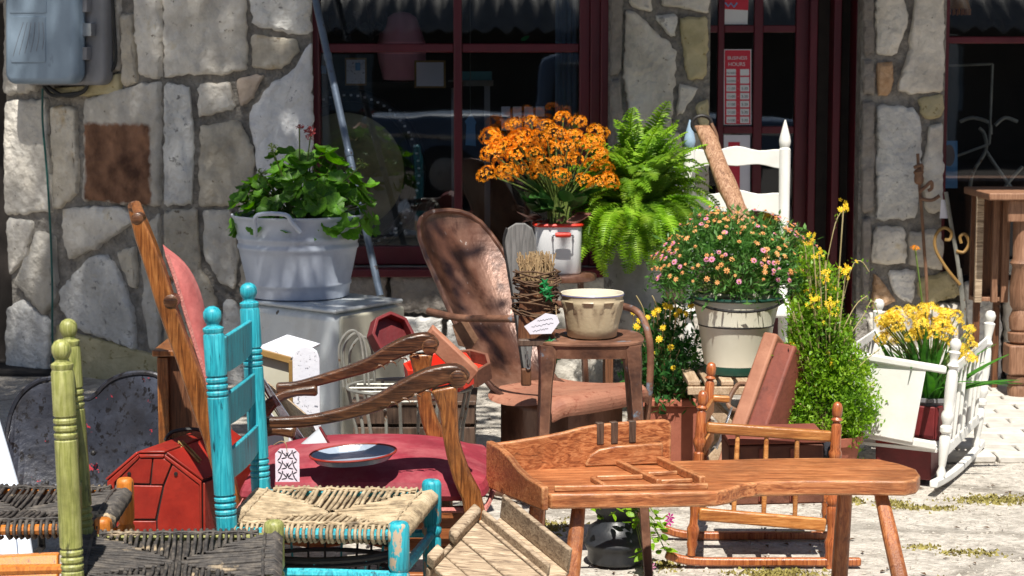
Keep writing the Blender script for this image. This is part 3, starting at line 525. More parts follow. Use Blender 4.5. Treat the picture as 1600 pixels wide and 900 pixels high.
# ================================================================ seats: ladder-back chairs, rush seats
def rush(corners, z, rn, n=30, r=.0045, thick=.022):
    A, B, C_, D = [Vector((c[0], c[1], z)) for c in corners]
    def P(u, v): return A.lerp(B, u).lerp(D.lerp(C_, u), v)
    mb = MB(); cen = P(.5, .5); sides = [lambda u, t: P(u, t), lambda u, t: P(1 - t, u), lambda u, t: P(1 - u, 1 - t), lambda u, t: P(t, 1 - u)]
    for sd_ in sides:
        for i in range(n):
            u = (i + .5) / n + rn.uniform(-.2, .2) / n; m = min(u, 1 - u); m = max(.012, m)
            e = sd_(u, 0); inn = sd_(u, .2) - e; inn.z = 0; inn = inn.normalized(); rr = thick
            pts = [e + inn * rr * 1.2 + Vector((0, 0, -rr * 1.05)), e + inn * .2 * rr + Vector((0, 0, -rr)), e - inn * rr * .75 + Vector((0, 0, -rr * .4)), e - inn * rr * .8 + Vector((0, 0, rr * .35)), e - inn * rr * .1 + Vector((0, 0, rr * .95))]
            L_ = (sd_(u, m) - e).length
            for q in (.25, .6, 1.0):
                p = e.lerp(sd_(u, m), q); dip = -.012 * (1 - (min(1, (p - cen).length / .2)))
                pts.append(p + Vector((rn.uniform(-.002, .002), rn.uniform(-.002, .002), rr * .8 + dip - .004 * q + rn.uniform(-.0025, .0025))))
            mb.tube(pts, r * rn.uniform(.85, 1.2), n=5, cap=False)
        for i in range(2):        # the twisted cord along the rail
            mb.tube([sd_(k / 12, .05) + Vector((rn.uniform(-.002, .002), 0, thick * .9 + .004 * math.sin(k * 2 + i * 3))) for k in range(1, 12)], r * .9, n=5)
    under = MB(); s_ = .97
    lo = [Vector((c.x, c.y, z - .012)) for c in (A.lerp(cen, .04), B.lerp(cen, .04), C_.lerp(cen, .04), D.lerp(cen, .04))]; lo = [Vector((p.x, p.y, z - .012)) for p in lo]
    under.prism(lo, (0, 0, .012))
    return mb, under
def finial_post(p0, p1, r, H):
    # a turned post: plain shaft, three beads twice, neck and egg-shaped finial
    h = H
    prof = [(0, r * .85), (.05, r * .95)]
    def beads(t):
        o = [(t - .003, r), (t, r * .86)]
        for k in range(3): o += [(t + .005 + k * .016, r * 1.02), (t + .011 + k * .016, r * 1.02), (t + .016 + k * .016, r * .84)]
        return o + [(t + .052, r)]
    prof += beads(h * .475) + beads(h * .775)
    prof += [(h - .072, r), (h - .066, r * .9), (h - .060, r * .98), (h - .054, r * .98), (h - .048, r * .62), (h - .042, r * .6), (h - .038, r * .72), (h - .028, r * .86), (h - .015, r * .84), (h - .006, r * .62), (h - .001, r * .25)]
    return MB().lathe(p0, p1, prof, 20)
def ladder_chair(name, label, post_n, post_f, leg_f, leg_n, paint, legpaint, seatmat, slat_z, zs=.42, bow=.03, seed=1, ends='plain', r=.026, group=None, seatlabel=None):
    """post_*: ((x,y) on the ground, (x,y,z) at the top); leg_*: ((x,y), ztop)"""
    rn = random.Random(seed); g0 = post_n[0]
    t = Thing(name, label, 'chair', (g0[0], g0[1], 0), group)
    tops = []
    for (gx, gy), tp in (post_n, post_f):
        p0, p1 = Vector((gx, gy, 0)), Vector(tp); t.part('post', finial_post(p0, p1, r, (p1 - p0).length), paint); tops.append((p0, p1))
    for (gx, gy), zt in (leg_f, leg_n):
        pr = [(0, r * .75), (.04, r * .85), (zt - .16, r * .95), (zt - .15, r * .8), (zt - .14, r), (zt - .13, r), (zt - .122, r * .8), (zt - .11, r), (zt - .012, r), (zt - .004, r * .9), (zt, r * .7)]
        t.part('front_leg', MB().lathe((gx, gy, 0), (gx, gy, 1), pr, 18), legpaint)
    def at(k, z): p0, p1 = tops[k]; return p0.lerp(p1, z / p1.z)
    for zc, hh in slat_z:
        rows = []
        for j in range(9):
            u = j / 8; p = at(0, zc).lerp(at(1, zc), u); b = -bow * math.sin(math.pi * u); hz = hh / 2 * (1 - .12 * (2 * u - 1) ** 2)
            rows.append((Vector((p.x + b, p.y, zc)), hz))
        mb = MB(); mb.rings([[c + Vector((a * .006, 0, e * h_)) for a, e in ((-1, -1), (1, -1), (1, 1), (-1, 1))] for c, h_ in rows]); t.part('slat', mb, paint, bevel=.003)
    cs = [at(0, zs), Vector((*leg_n[0], zs)), Vector((*leg_f[0], zs)), at(1, zs)]
    mb, un = rush([(c.x, c.y) for c in cs], zs, rn)
    st = t.part('rush_seat', mb, seatmat, kind='stuff', sharp=80); t.part('seat_underside', un, seatmat, parent=st)
    for i in range(4):
        a, b = cs[i], cs[(i + 1) % 4]; t.part('seat_rail', MB().tube([a, b], .013, 8), paint)
        for dz in ((-.10, -.24) if i != 3 else (-.16,)): t.part('stretcher', MB().tube([a + Vector((0, 0, dz)), a.lerp(b, .5) + Vector((0, 0, dz)), b + Vector((0, 0, dz))], [.011, .014, .011], 9), paint)
    return t
ladder_chair('ladder_back_chair', 'bright teal ladder-back chair with a straw rush seat', ((-.672, 4.58), (-.722, 4.58, .975)), ((-.645, 5.0), (-.692, 5.0, .985)), ((-.212, 4.97), .465), ((-.274, 4.55), .452),
             'teal_paint', 'teal_leg', 'straw', [(.845, .095), (.71, .085), (.575, .08)], seed=3, bow=-.008)
ladder_chair('ladder_back_chair', 'olive green chair with black rush seat in the lower left corner', ((-.945, 4.08), (-.968, 4.08, .965)), ((-1.005, 4.5), (-1.05, 4.5, .955)), ((-.572, 4.52), .462), ((-.515, 4.02), .455),
             'green_paint', 'green_paint', 'rush_black', [(.80, .07), (.66, .07), (.54, .07)], bow=0, seed=5, r=.0245)
ladder_chair('ladder_back_chair', 'orange legged chair with black rush seat behind the olive posts', ((-1.46, 4.58), (-1.50, 4.58, .93)), ((-1.47, 5.02), (-1.51, 5.02, .93)), ((-1.026, 5.0), .463), ((-1.005, 4.62), .445),
             'orange_paint', 'orange_paint', 'rush_black', [(.80, .08), (.66, .08)], bow=.02, seed=8, r=.023)
# ================================================================ armchair
YN, YF = 5.2, 5.72
ac = Thing('armchair', 'carved oak armchair with pink upholstered back and rose seat', 'armchair', (-.45, 5.45, 0))
def pw(pts, Y): return [W(a, b, Y) for a, b in pts]
stile = [(214, 338), (226, 372), (243, 418), (258, 468), (276, 520), (298, 580), (322, 650), (345, 720)]
for Y in (YN + .03, YF - .03):
    dx = 0
    p = pw(stile, YN + .03); p = [Vector((q.x - (.10 if Y > 5.5 else 0) * min(1, q.z / .7), Y, q.z)) for q in p]; p.append(Vector((p[-1].x + .10, Y, .02)))
    ac.part('back_post', MB().sweep(smooth_path(p, 3), .045, lerpl([.03, .045, .05, .05, .048, .05, .055, .055, .04], 3)), 'oak', bevel=.006)
    sh = Vector((.10, 0, 0)) if Y > 5.5 else Vector((0, 0, 0)); q0 = W(219, 345, YN + .03) - sh; ac.part('scroll', MB().lathe((q0.x - .004, Y - .025, q0.z + .006), (q0.x - .004, Y + .03, q0.z + .006), [(0, .012), (.003, .017), (.046, .017), (.05, .012)], 16), 'oak_dark')
    q1 = W(262, 470, YN + .03) - sh; ac.part('scroll', MB().lathe((q1.x + .012, Y - .026, q1.z), (q1.x + .012, Y + .03, q1.z), [(0, .014), (.003, .020), (.049, .020), (.053, .014)], 16), 'oak_dark')
a, b = W(225, 372, YN), W(250, 436, YN)
ac.part('crest_rail', MB().sweep([(a.x, YN + .06, a.z), (a.x - .06, (YN + YF) / 2, a.z + .04), (a.x - .09, YF - .06, a.z)], .03, .09, side=(.9, 0, .3)), 'oak', bevel=.01)
# back cushion: section bulges forward, domed to the sides
sec0 = pw([(254, 400), (268, 440), (283, 490), (300, 545), (318, 600), (337, 655)], YN + .03)
sec1 = pw([(256, 402), (292, 420), (318, 470), (328, 530), (332, 590), (342, 650)], YN + .03)
cu = MB(); rs = []
for j in range(11):
    u = j / 10; y = YN + .065 + u * (YF - YN - .13); k = (math.sin(math.pi * u)) ** .45 if 0 < u < 1 else 0
    rs.append([Vector((p.x - .08 * u, y, p.z)) for p in sec0] + [Vector((p.x - .08 * u + (q.x - p.x) * (.35 + .65 * k), y, p.z + (q.z - p.z) * (.35 + .65 * k))) for p, q in zip(reversed(sec0), reversed(sec1))])
cu.rings(rs); ac.part('back_cushion', cu, 'pink_velvet', sub=2, sharp=None)
ac.part('braid', MB().tube(smooth_path([Vector((p.x + .006, YN + .06, p.z)) for p in sec0], 4), .006, 6), 'braid_trim')
# seat
def seat_ring(i):
    out = []
    return out
x0, x1 = W(380, 740, YN).x, W(752, 760, YN).x
st = MB(); nx, ny = 14, 10; top = []; 
def sz(u, v): return .405 + .055 * (1 - (2 * u - 1) ** 4) * (1 - (2 * v - 1) ** 4) + .01 * math.sin(3 * u)
for j in range(ny + 1):
    v = j / ny; row = []
    for i in range(nx + 1):
        u = i / nx; row.append(Vector((x0 + (x1 - x0) * u + (.02 if i == nx else 0) * math.sin(math.pi * v), YN - .03 + (YF - YN + .06) * v, sz(u, v))))
    top.append(row)
bot = [[Vector((p.x, p.y, .345)) for p in r] for r in top]
st.grid(top); per = lambda G: [G[0][i] for i in range(nx + 1)] + [G[j][nx] for j in range(1, ny + 1)] + [G[ny][i] for i in range(nx - 1, -1, -1)] + [G[j][0] for j in range(ny - 1, 0, -1)]
st.rings([per(bot), [p.lerp(q, .5) + Vector(((p.x - (x0 + x1) / 2) * .05, (p.y - 5.46) * .05, 0)) for p, q in zip(per(bot), per(top))], per(top)], cap=False); st.f.append(tuple(range(len(st.v) - 3 * len(per(bot)), len(st.v) - 2 * len(per(bot)))))
ac.part('seat_cushion', st, 'rose_velvet', sub=1, sharp=None)
bt = MB(); pp_ = [p + Vector(((p.x - (x0 + x1) / 2) * .03, (p.y - 5.46) * .03, -.006)) for p in per(bot)]; bt.tube(pp_ + [pp_[0]], .008, 6); ac.part('braid', bt, 'braid_trim')
ac.part('seat_rail', MB().box(((x0 + x1) / 2, YN + .0, .295), (x1 - x0 - .03, .03, .09)), 'oak_rail', bevel=.004)
ac.part('seat_rail', MB().box(((x0 + x1) / 2, YF, .295), (x1 - x0 - .03, .03, .09)), 'oak_rail', bevel=.004)
ac.part('front_rail', MB().box((x1 - .02, (YN + YF) / 2, .29), (.03, YF - YN, .09)), 'oak_rail', bevel=.004)
ac.part('apron', MB().prism([(x0 + .04, YN + .016, .24), (x0 + .2, YN + .016, .215), (x0 + .32, YN + .016, .235), (x0 + .42, YN + .016, .205), (x1 - .06, YN + .016, .23), (x1 - .06, YN + .016, .25), (x0 + .04, YN + .016, .25)], (0, .02, 0)), 'oak_rail', bevel=.003)
ac.part('lower_stretcher', MB().box(((x0 + x1) / 2 + .04, YN + .01, .13), (x1 - x0 - .06, .025, .04)), 'oak_rail', bevel=.004)
def arm(pts, sup, Y):
    p = pw(pts, Y); k = 4
    ac_arm = ac.part('arm', MB().sweep(smooth_path(p, k), lerpl([.034, .034, .036, .04, .05, .056, .058, .05, .03], k), lerpl([.030, .030, .030, .034, .042, .050, .054, .046, .02], k)), 'oak_dark', bevel=.012, seg=3)
    e = W(pts[-2][0] + 4, pts[-2][1] + 8, Y); ac.part('scroll', MB().lathe((e.x, Y - .033, e.z), (e.x, Y + .033, e.z), [(0, .012), (.004, .024), (.062, .024), (.066, .012)], 16), 'oak_dark', parent=ac_arm)
    for q in range(4):   # carved acanthus ridges on the outer face
        s0 = W(pts[5][0] - 20 + q * 18, pts[5][1] + 24 - q * 6, Y - .030); ac.part('carving', MB().tube(smooth_path([s0 + Vector((-.012, 0, -.008)), s0 + Vector((0, -.003, .006)), s0 + Vector((.014, -.002, .002)), s0 + Vector((.018, 0, -.008))], 3), [.001] * 3 + [.0028] * 4 + [.001] * 3, 6), 'oak_dark', parent=ac_arm)
    q = pw(sup, Y); q.append(Vector((q[-1].x + .02, Y, 0.02)))
    ac.part('arm_support', MB().sweep(smooth_path(q, 3), lerpl([.06, .045, .04, .042, .045, .04], 3), lerpl([.075, .048, .042, .05, .055, .035], 3)), 'oak', bevel=.008)
arm([(398, 660), (440, 660), (490, 656), (545, 644), (592, 628), (632, 608), (672, 590), (712, 582), (732, 592)], [(694, 604), (701, 640), (706, 690), (722, 745), (742, 800)], YN - .075)
e_ = 612 - 660
arm([(432, 606), (462, 604), (496, 595), (540, 582), (580, 568), (612, 550), (640, 538), (668, 532), (684, 542)], [(658, 552), (660, 585), (664, 630), (674, 665), (690, 710)], YF)
for Y, dx in ((YN + .01, 0), (YF - .01, 34)):
    br = pw([(372 + dx, 706 if not dx else 650), (400 + dx, 680 if not dx else 622), (430 + dx, 672 if not dx else 612), (462 + dx, 676 if not dx else 610)], Y)
    ac.part('arm_bracket', MB().sweep(smooth_path(br, 3), .03, lerpl([.05, .03, .026, .034], 3)), 'oak_dark', bevel=.008)
    ac.part('rear_leg', MB().sweep([(W(352, 740, Y).x, Y, .3), (W(352, 740, Y).x + .03, Y, .0)], .04, [.05, .035]), 'oak', bevel=.005)
# things lying on the armchair seat
def plane_disc(c, rx, ry, prof, n=40, tilt=(0, 0)):
    """prof: (radius factor, height)"""
    rs = []
    for f_, h_ in prof: rs.append([Vector((c[0] + math.cos(2 * math.pi * j / n) * rx * f_, c[1] + math.sin(2 * math.pi * j / n) * ry * f_, c[2] + h_ + tilt[0] * math.cos(2 * math.pi * j / n) * rx * f_ + tilt[1] * math.sin(2 * math.pi * j / n) * ry * f_)) for j in range(n)])
    return rs
c = W(552, 740, 5.17); c.z = .474
pn = Thing('enamel_pan', 'oval enamel pan coloured like its blue reflection, with red rim, lying on the rose seat', 'pan', c)
m_ = MB().rings(plane_disc(c, .118, .075, [(.55, .0), (.86, .004), (1, .022), (.985, .024), (.84, .010), (.5, .006), (.05, .006)], tilt=(.06, .12)), cap=True); pan = pn.part('dish', m_, 'pan_enamel')
rim = plane_disc(c, .118, .075, [(1, .023)], tilt=(.06, .12))[0]; pn.part('rim', MB().tube(rim + [rim[0]], .0032, 6), 'red_paint')
h = W(543, 722, 5.255); pn.part('handle', MB().tube(smooth_path([h + Vector((-.025, 0, -.005)), h + Vector((-.022, .01, .022)), h + Vector((0, .015, .028)), h + Vector((.022, .01, .022)), h + Vector((.025, 0, -.005))], 4), .0035, 7), 'steel')
c0, c1 = W(462, 725, 5.5), W(520, 690, 5.52)
cp = Thing('enamel_cup', 'grey enamel cup tipped over behind the patterned tag', 'cup', (c0.x, c0.y, .46))
ax = (c1 - c0).normalized(); L_ = .115
cp.part('body', MB().lathe(c0, c1, [(0, .032), (.004, .036), (L_, .056), (L_ - .001, .053), (.008, .032)], 26), 'cup_enamel')
cp.part('rim', MB().lathe(c0, c1, [(L_ - .004, .0555), (L_, .0585), (L_ + .003, .0565), (L_ + .002, .053)], 26, cap=False), 'red_dark')
# damask tag hanging from the teal post
tg = W(449, 727, 5.02); tc_ = Thing('price_tag', 'patterned black and lilac tag hanging by a string beside the teal chair', 'tag', tg)
tw, th = .032, .045
tc_.part('card', MB().prism([tg + Vector(p) for p in ((-tw, 0, -th), (tw, 0, -th), (tw, 0, th * .7), (tw * .6, 0, th), (-tw * .6, 0, th), (-tw, 0, th * .7))], (0, .0015, 0)), 'tag_pink')
dk = MB()
for k in range(3):
    zc = -th * .72 + k * th * .62
    for sx in (-1, 1):
        for q, (ox, oz, an, ln_) in enumerate(((.006, .004, .9, .008), (.009, -.004, -.2, .007), (.017, .003, 1.9, .007), (.020, .012, .5, .006), (.022, -.006, -.9, .007), (.013, .013, 1.4, .006))):
            ca_, sa_ = math.cos(an), math.sin(an); dk.prism([tg + Vector((sx * (ox + ca_ * math.cos(j * .785) * ln_ - sa_ * math.sin(j * .785) * .0017), -.0006, zc + oz + sa_ * math.cos(j * .785) * ln_ + ca_ * math.sin(j * .785) * .0017)) for j in range(8)], (0, .0006, 0))
    dk.prism([tg + Vector((math.cos(j * .785) * (.005 if j % 2 else .0025), -.0006, zc + .006 + math.sin(j * .785) * (.009 if j % 2 else .003))) for j in range(8)], (0, .0006, 0))
tc_.part('damask_print', dk, 'ink', kind='stuff', sharp=None)
tc_.part('string', MB().tube(smooth_path([tg + Vector((0, 0, th * .8)), tg + Vector((-.003, -.005, th + .014)), tg + Vector((-.016, .0, th + .02)), tg + Vector((-.036, .01, th + .008))], 4), .0012, 5), 'twig_light')
# ================================================================ cobbler's bench
ZB = .42
bn = Thing('cobbler_bench', 'long honey brown cobbler\'s bench with a tray end and splayed legs', 'bench', (.55, 5.2, 0))
def B(px, py, z=ZB): return ZP(px, py, z)
ol = [(860, 772), (950, 771), (1060, 769), (1118, 768), (1140, 764), (1158, 757), (1185, 753), (1260, 751), (1340, 751), (1415, 752), (1432, 749), (1438, 742), (1432, 733), (1405, 724), (1373, 717), (1280, 715), (1200, 716), (1049, 720), (905, 729), (776, 738)]
pl = [B(a, b) for a, b in ol]
bn.part('seat_plank', MB().prism([p - Vector((0, 0, .042)) for p in pl], (0, 0, .042)), 'bench_wood', bevel=.006, seg=3)
fl, bl = B(860, 772), B(776, 738)
# left end board (S-shaped top)
dirv = (bl - fl); ln = dirv.length; dn = dirv.normalized(); out = Vector((-dn.y, dn.x, 0)); out = out if out.x < 0 else -out
s = [(0, .02), (.04, .026), (.09, .030), (.15, .045), (.2, .068), (.26, .083), (.31, .088), (ln + .02, .088)]
top = [fl + dn * a + Vector((0, 0, h_)) for a, h_ in s]; botm = [fl + dn * a + Vector((0, 0, -.044)) for a, _ in reversed(s)]
bn.part('end_board', MB().prism([p + out * .004 for p in top + botm], out * .020), 'bench_wood', bevel=.005, seg=3)
# back board with rising curve
b0, b1 = bl, B(1049, 720); bd = (b1 - b0); bL = bd.length; bd.normalize(); bo = Vector((-bd.y, bd.x, 0)); bo = bo if bo.y > 0 else -bo
prf = [(-.02, .080), (.06, .086), (.14, .094), (.2, .102), (.25, .112), (.30, .118), (.36, .120), (.44, .121), (bL - .02, .121), (bL - .006, .116), (bL, .102)]
bn.part('back_board', MB().prism([b0 + bd * a + Vector((0, 0, h_)) for a, h_ in prf] + [b0 + bd * bL + Vector((0, 0, -.043)), b0 - bd * .02 + Vector((0, 0, -.043))], bo * .018), 'bench_wood', bevel=.005, seg=3)
for px in (952, 977, 1009):
    p = W(px, 700, 5.3); a = (p - b0).dot(bd)
    bn.part('strap', MB().prism([b0 + bd * (a - .0105) + Vector((0, 0, .060)) - bo * .002, b0 + bd * (a + .0105) + Vector((0, 0, .060)) - bo * .002, b0 + bd * (a + .0105) + Vector((0, 0, .1235)) - bo * .004, b0 + bd * (a - .0105) + Vector((0, 0, .1235)) - bo * .004], bo * .0215), 'leather_strap', bevel=.002)
i0, i1 = B(915, 730), B(1036, 726); iv = (i1 - i0); iL = iv.length; iv.normalize()
bn.part('divider_board', MB().prism([i0 + iv * a + Vector((0, 0, h_)) for a, h_ in ((0, .002), (iL, .002), (iL, .062), (iL * .4, .058), (iL * .18, .05), (iL * .06, .034), (0, .01))], Vector((-iv.y, iv.x, 0)) * .014), 'bench_wood', bevel=.004)
def strip(p, q, w=.016, h_=.014, name='tray_strip'):
    p, q = B(*p), B(*q); d = (q - p).normalized(); sv = Vector((-d.y, d.x, 0))
    bn.part(name, MB().hexa([p - sv * w / 2 + Vector((0, 0, .0005)), q - sv * w / 2 + Vector((0, 0, .0005)), q + sv * w / 2 + Vector((0, 0, .0005)), p + sv * w / 2 + Vector((0, 0, .0005))], [p - sv * w / 2 + Vector((0, 0, h_)), q - sv * w / 2 + Vector((0, 0, h_)), q + sv * w / 2 + Vector((0, 0, h_)), p + sv * w / 2 + Vector((0, 0, h_))]), 'bench_wood', bevel=.003)
strip((866, 768), (1106, 764), .014, .016, 'front_lip'); strip((962, 726), (1030, 759), .015, .018); strip((1022, 722), (1098, 758), .018, .024); strip((925, 752), (945, 764), .012, .014)
strip((932, 751), (1004, 749), .011, .014); strip((1012, 744), (1058, 742), .011, .012); strip((1032, 756), (1082, 754), .011, .012)
def bleg(px, py, gx, gy, w=.046):
    p = B(px, py); p.z = ZB - .04; q = Vector((gx, gy, -.005)); mb = MB(); rs = []
    for t, ww in ((0, w * .78), (.25, w * .92), (1, w)):
        c_ = p.lerp(q, t); rs.append([c_ + Vector((math.cos(a) * ww / 1.75, math.sin(a) * ww / 1.75, 0)) for a in [R(22 + 45 * k) for k in range(8)]] if False else [c_ + Vector((x * ww / 2, y * ww / 2, 0)) for x, y in ((-1, -.6), (-.6, -1), (.6, -1), (1, -.6), (1, .6), (.6, 1), (-.6, 1), (-1, .6))])
    bn.part('leg', mb.rings(rs), 'bench_wood_z', bevel=.003)
bleg(905, 762, .135, 4.93); bleg(843, 742, .03, 5.42); bleg(1376, 745, 1.085, 5.02); bleg(1322, 726, .95, 5.46)
# ================================================================ child's rocking chair
rc = Thing('rocking_chair', 'child size brown rocking chair with turned posts behind the bench', 'rocking chair', (.75, 6.0, 0))
def tpost(p0, p1, r, m='rocker_post', name='post', top=True):
    h_ = (p1 - p0).length; pr = [(0, r * .75), (.02, r * .8), (.035, r * 1.05), (.05, r * .95), (.07, r * 1.15), (.085, r * 1.2), (.10, r * .8), (.13, r * .78), (h_ * .33, r * 1.12), (h_ * .36, r * 1.2), (h_ * .38, r * .92), (h_ * .395, r * 1.22), (h_ * .42, r * 1.22),
        (h_ * .43, r), (h_ * .62, r), (h_ * .63, r * .72), (h_ * .65, r * .9), (h_ * .675, r * 1.2), (h_ * .7, r * 1.25), (h_ * .72, r * .95), (h_ * .735, r * 1.05), (h_ * .75, r * .98)]
    if top: pr += [(h_ * .86, r * .95), (h_ * .88, r * .65), (h_ * .895, r * 1.1), (h_ * .91, r * .7), (h_ * .925, r * .95), (h_ * .965, r * 1.0), (h_ * .99, r * .75), (h_, r * .3)]
    else: pr += [(h_, r)]
    return rc.part(name, MB().lathe(p0, p1, pr, 18), m)
n0, n1 = W(1080, 868, 5.86), W(1099, 610, 5.90); tpost(n0, n1, .0165)
m0, m1 = W(1296, 888, 5.86), W(1309, 628, 5.86); tpost(m0, m1, .0165)
f0, f1 = W(1092, 800, 6.2), W(1112, 566, 6.22); tpost(f0, f1, .0165)
g0 = W(1290, 815, 6.2); tpost(g0, g0 + Vector((.004, 0, .2)), .0155, top=False)
def rail(a, b, Y, w=.022, h_=.042, Y2=None, name='rail', m='rocker_wood'): 
    rc.part(name, MB().sweep([W(a[0], a[1], Y), W(b[0], b[1], Y2 or Y)], w, h_), m, bevel=.006, seg=3)
rail((1104, 668), (1300, 682), 5.88, .026, .034, name='arm_rail'); rail((1092, 803), (1290, 820), 5.86, .024, .040, name='lower_rail')
for a, b in ((1153, 1146), (1198, 1193), (1246, 1242)):
    p0, p1 = W(b, 808, 5.86), W(a, 674, 5.88); rc.part('spindle', MB().lathe(p0, p1, [(0, .007), (.06, .0085), (.13, .0095), (.2, .008), ((p1 - p0).length, .0065)], 10), 'rocker_wood')
rail((1113, 622), (1140, 624), 6.21, .03, .022, name='arm_stub')
for zz in (655, 700): rc.part('back_slat', MB().sweep([W(1099, zz, 5.9), W(1113, zz - 22, 6.2)], .045, .012, side=(0, 0, 1)), 'rocker_wood', bevel=.003)
rail((1098, 802), (1098, 788), 5.9, .02, .03, 6.18, name='side_rail'); rail((1294, 815), (1294, 800), 5.88, .02, .03, 6.18, name='side_rail')
for Y, o in ((5.86, 0), (6.2, -70)):
    pts = [(1040, 866), (1075, 876), (1140, 886), (1220, 893), (1290, 895), (1345, 886)]
    P_ = [W(a + (8 if o else 0), b, 5.86) for a, b in pts]; P_ = [Vector((p.x, Y, max(.012, p.z + (.0 if not o else .0)))) for p in P_]
    rc.part('rocker', MB().sweep(smooth_path(P_, 3), .024, .026), 'rocker_post', bevel=.006)
sc0, sc1 = W(1140, 780, 5.9), W(1288, 792, 5.9)
bx = Thing('wooden_case', 'flat rust brown case resting on the small rocking chair', 'case', (sc0.x, 6.0, .17))
bx.part('body', MB().box(((sc0.x + sc1.x) / 2, 6.03, .275), (sc1.x - sc0.x, .22, .19), Euler((0, R(-1.5), 0)).to_matrix()), 'rust_brown', bevel=.006)
for k in (.33, .66): x = sc0.x + (sc1.x - sc0.x) * k; bx.part('batten', MB().box((x, 5.917, .275), (.012, .006, .17)), 'case_rust', bevel=.002)
bx.part('lid', MB().box(((sc0.x + sc1.x) / 2, 6.03, .384), (sc1.x - sc0.x + .01, .225, .022), Euler((0, R(-1.5), 0)).to_matrix()), 'case_rust', bevel=.005)
cpv = W(1293, 700, 5.98); cm = MB(); rr_ = random.Random(3); rs = []
for i in range(7):
    a = i / 6; rs.append([cpv + Vector((math.cos(j * .628) * .045 * math.sin(.3 + a * 2.6) * rr_.uniform(.8, 1.1), math.sin(j * .628) * .04 * math.sin(.3 + a * 2.6), -.045 + .075 * a + rr_.uniform(-.006, .006))) for j in range(10)])
solo('cloth_bundle', 'crumpled black cloth tucked beside the right rocking chair post', 'cloth', cm.rings(rs), 'cap_black', cpv, sub=1, sharp=None)
# ================================================================ metal stool, bowl, brush, board
sq = Thing('metal_stool', 'tall rusty metal stool behind the bench holding the cream bowl', 'stool', (.235, 5.86, 0))
sc_ = W(920, 532, 5.86); cx, cy, zt = sc_.x, 5.86, .725
def rsq(r, k=.55, n=36): 
    o = []
    for j in range(n):
        a = 2 * math.pi * j / n + .12; c_, s_ = math.cos(a), math.sin(a); q = (abs(c_) ** 3.2 + abs(s_) ** 3.2) ** (-1 / 3.2); o.append((c_ * r * q, s_ * r * q))
    return o
def rr(r, z): return [Vector((cx + x, cy + y, z)) for x, y in rsq(r)]
sq.part('seat', MB().rings([rr(.145, zt - .052), rr(.158, zt - .050), rr(.163, zt - .014), rr(.168, zt - .010), rr(.168, zt - .004), rr(.160, zt), rr(.13, zt - .003), rr(.02, zt - .003)]), 'stool_rust')
for sx, sy in ((-1, -1), (1, -1), (-1, 1), (1, 1)):
    p0 = Vector((cx + sx * .128, cy + sy * .125, zt - .012)); p1 = Vector((cx + sx * .168 + .01, cy + sy * .18, 0)); dv = (p1 - p0)
    L = sq.part('leg', MB().rings([[p0 + dv * t + Vector((x * w_, y * w_, 0)) for x, y in ((-1, -1), (0, -1.25), (1, -1), (1.25, 0), (1, 1), (0, 1.25), (-1, 1), (-1.25, 0))] for t, w_ in ((0, .021), (.08, .020), (.16, .0155), (.5, .013), (1, .011))]), 'stool_rust', sharp=50)
    sq.part('corner_plate', MB().rings([[p0 + Vector((x * w_ - sx * .004, y * w_ - sy * .004, z)) for x, y in ((-1, -1), (1, -1), (1, 1), (-1, 1))] for z, w_ in ((-.085, .0165), (-.04, .022), (-.004, .027))]), 'stool_rust', parent=L, bevel=.006)
for a, b in (((-1, -1), (1, -1)), ((1, -1), (1, 1)), ((1, 1), (-1, 1)), ((-1, 1), (-1, -1))):
    sq.part('brace', MB().tube([(cx + a[0] * .152, cy + a[1] * .155, .30), (cx + b[0] * .152, cy + b[1] * .155, .30)], .009, 8), 'stool_rust')
bc = W(925, 500, 5.84); bz = zt
bw = Thing('mixing_bowl', 'cream stoneware bowl with moulded arches on the tall stool', 'bowl', (bc.x, 5.84, bz))
def bowl_rings(n=126):
    rs = []
    for z, r, am in ((0, .070, 0), (.004, .076, 0), (.03, .0805, 0), (.05, .083, .3), (.08, .087, 1), (.094, .0885, 1), (.105, .090, 1), (.113, .091, .9), (.119, .093, 0), (.128, .0965, 0), (.134, .0975, 0), (.137, .096, 0), (.136, .092, 0), (.12, .088, 0), (.02, .072, 0), (.012, .01, 0)):
        ring_ = []
        for j in range(n):
            a = 2 * math.pi * j / n; ph = (a * 9 / (2 * math.pi)) % 1; rib = 0
            arch = 0
            if am: edge = min(ph, 1 - ph); arch = .0065 * max(0, 1 - edge * 7) * am if z < .09 else .0065 * (1 if (z > .112 or edge < .24) else 0) * (am if z < .112 else 1)
            ring_.append(Vector((bc.x + math.cos(a) * (r + arch), 5.84 + math.sin(a) * (r + arch), bz + z)))
        rs.append(ring_)
    return rs
br_ = bowl_rings(); bw.part('body', MB().rings(br_[:11], cap=False), 'bowl_glaze', sharp=60); bw.part('inside', MB().rings(br_[10:], cap=False), 'bowl_inside'); bw.part('foot', MB().rings([[p - Vector((0, 0, 0)) for p in br_[0]], [Vector((bc.x + (p.x - bc.x) * .1, 5.84 + (p.y - 5.84) * .1, bz + .002)) for p in br_[0]]], cap=False), 'bowl_glaze')
bw.part('rim_line', MB().tube([Vector((bc.x + math.cos(j * .1309) * .0972, 5.84 + math.sin(j * .1309) * .0972, bz + .131)) for j in range(49)], .0012, 5), 'blue_line')
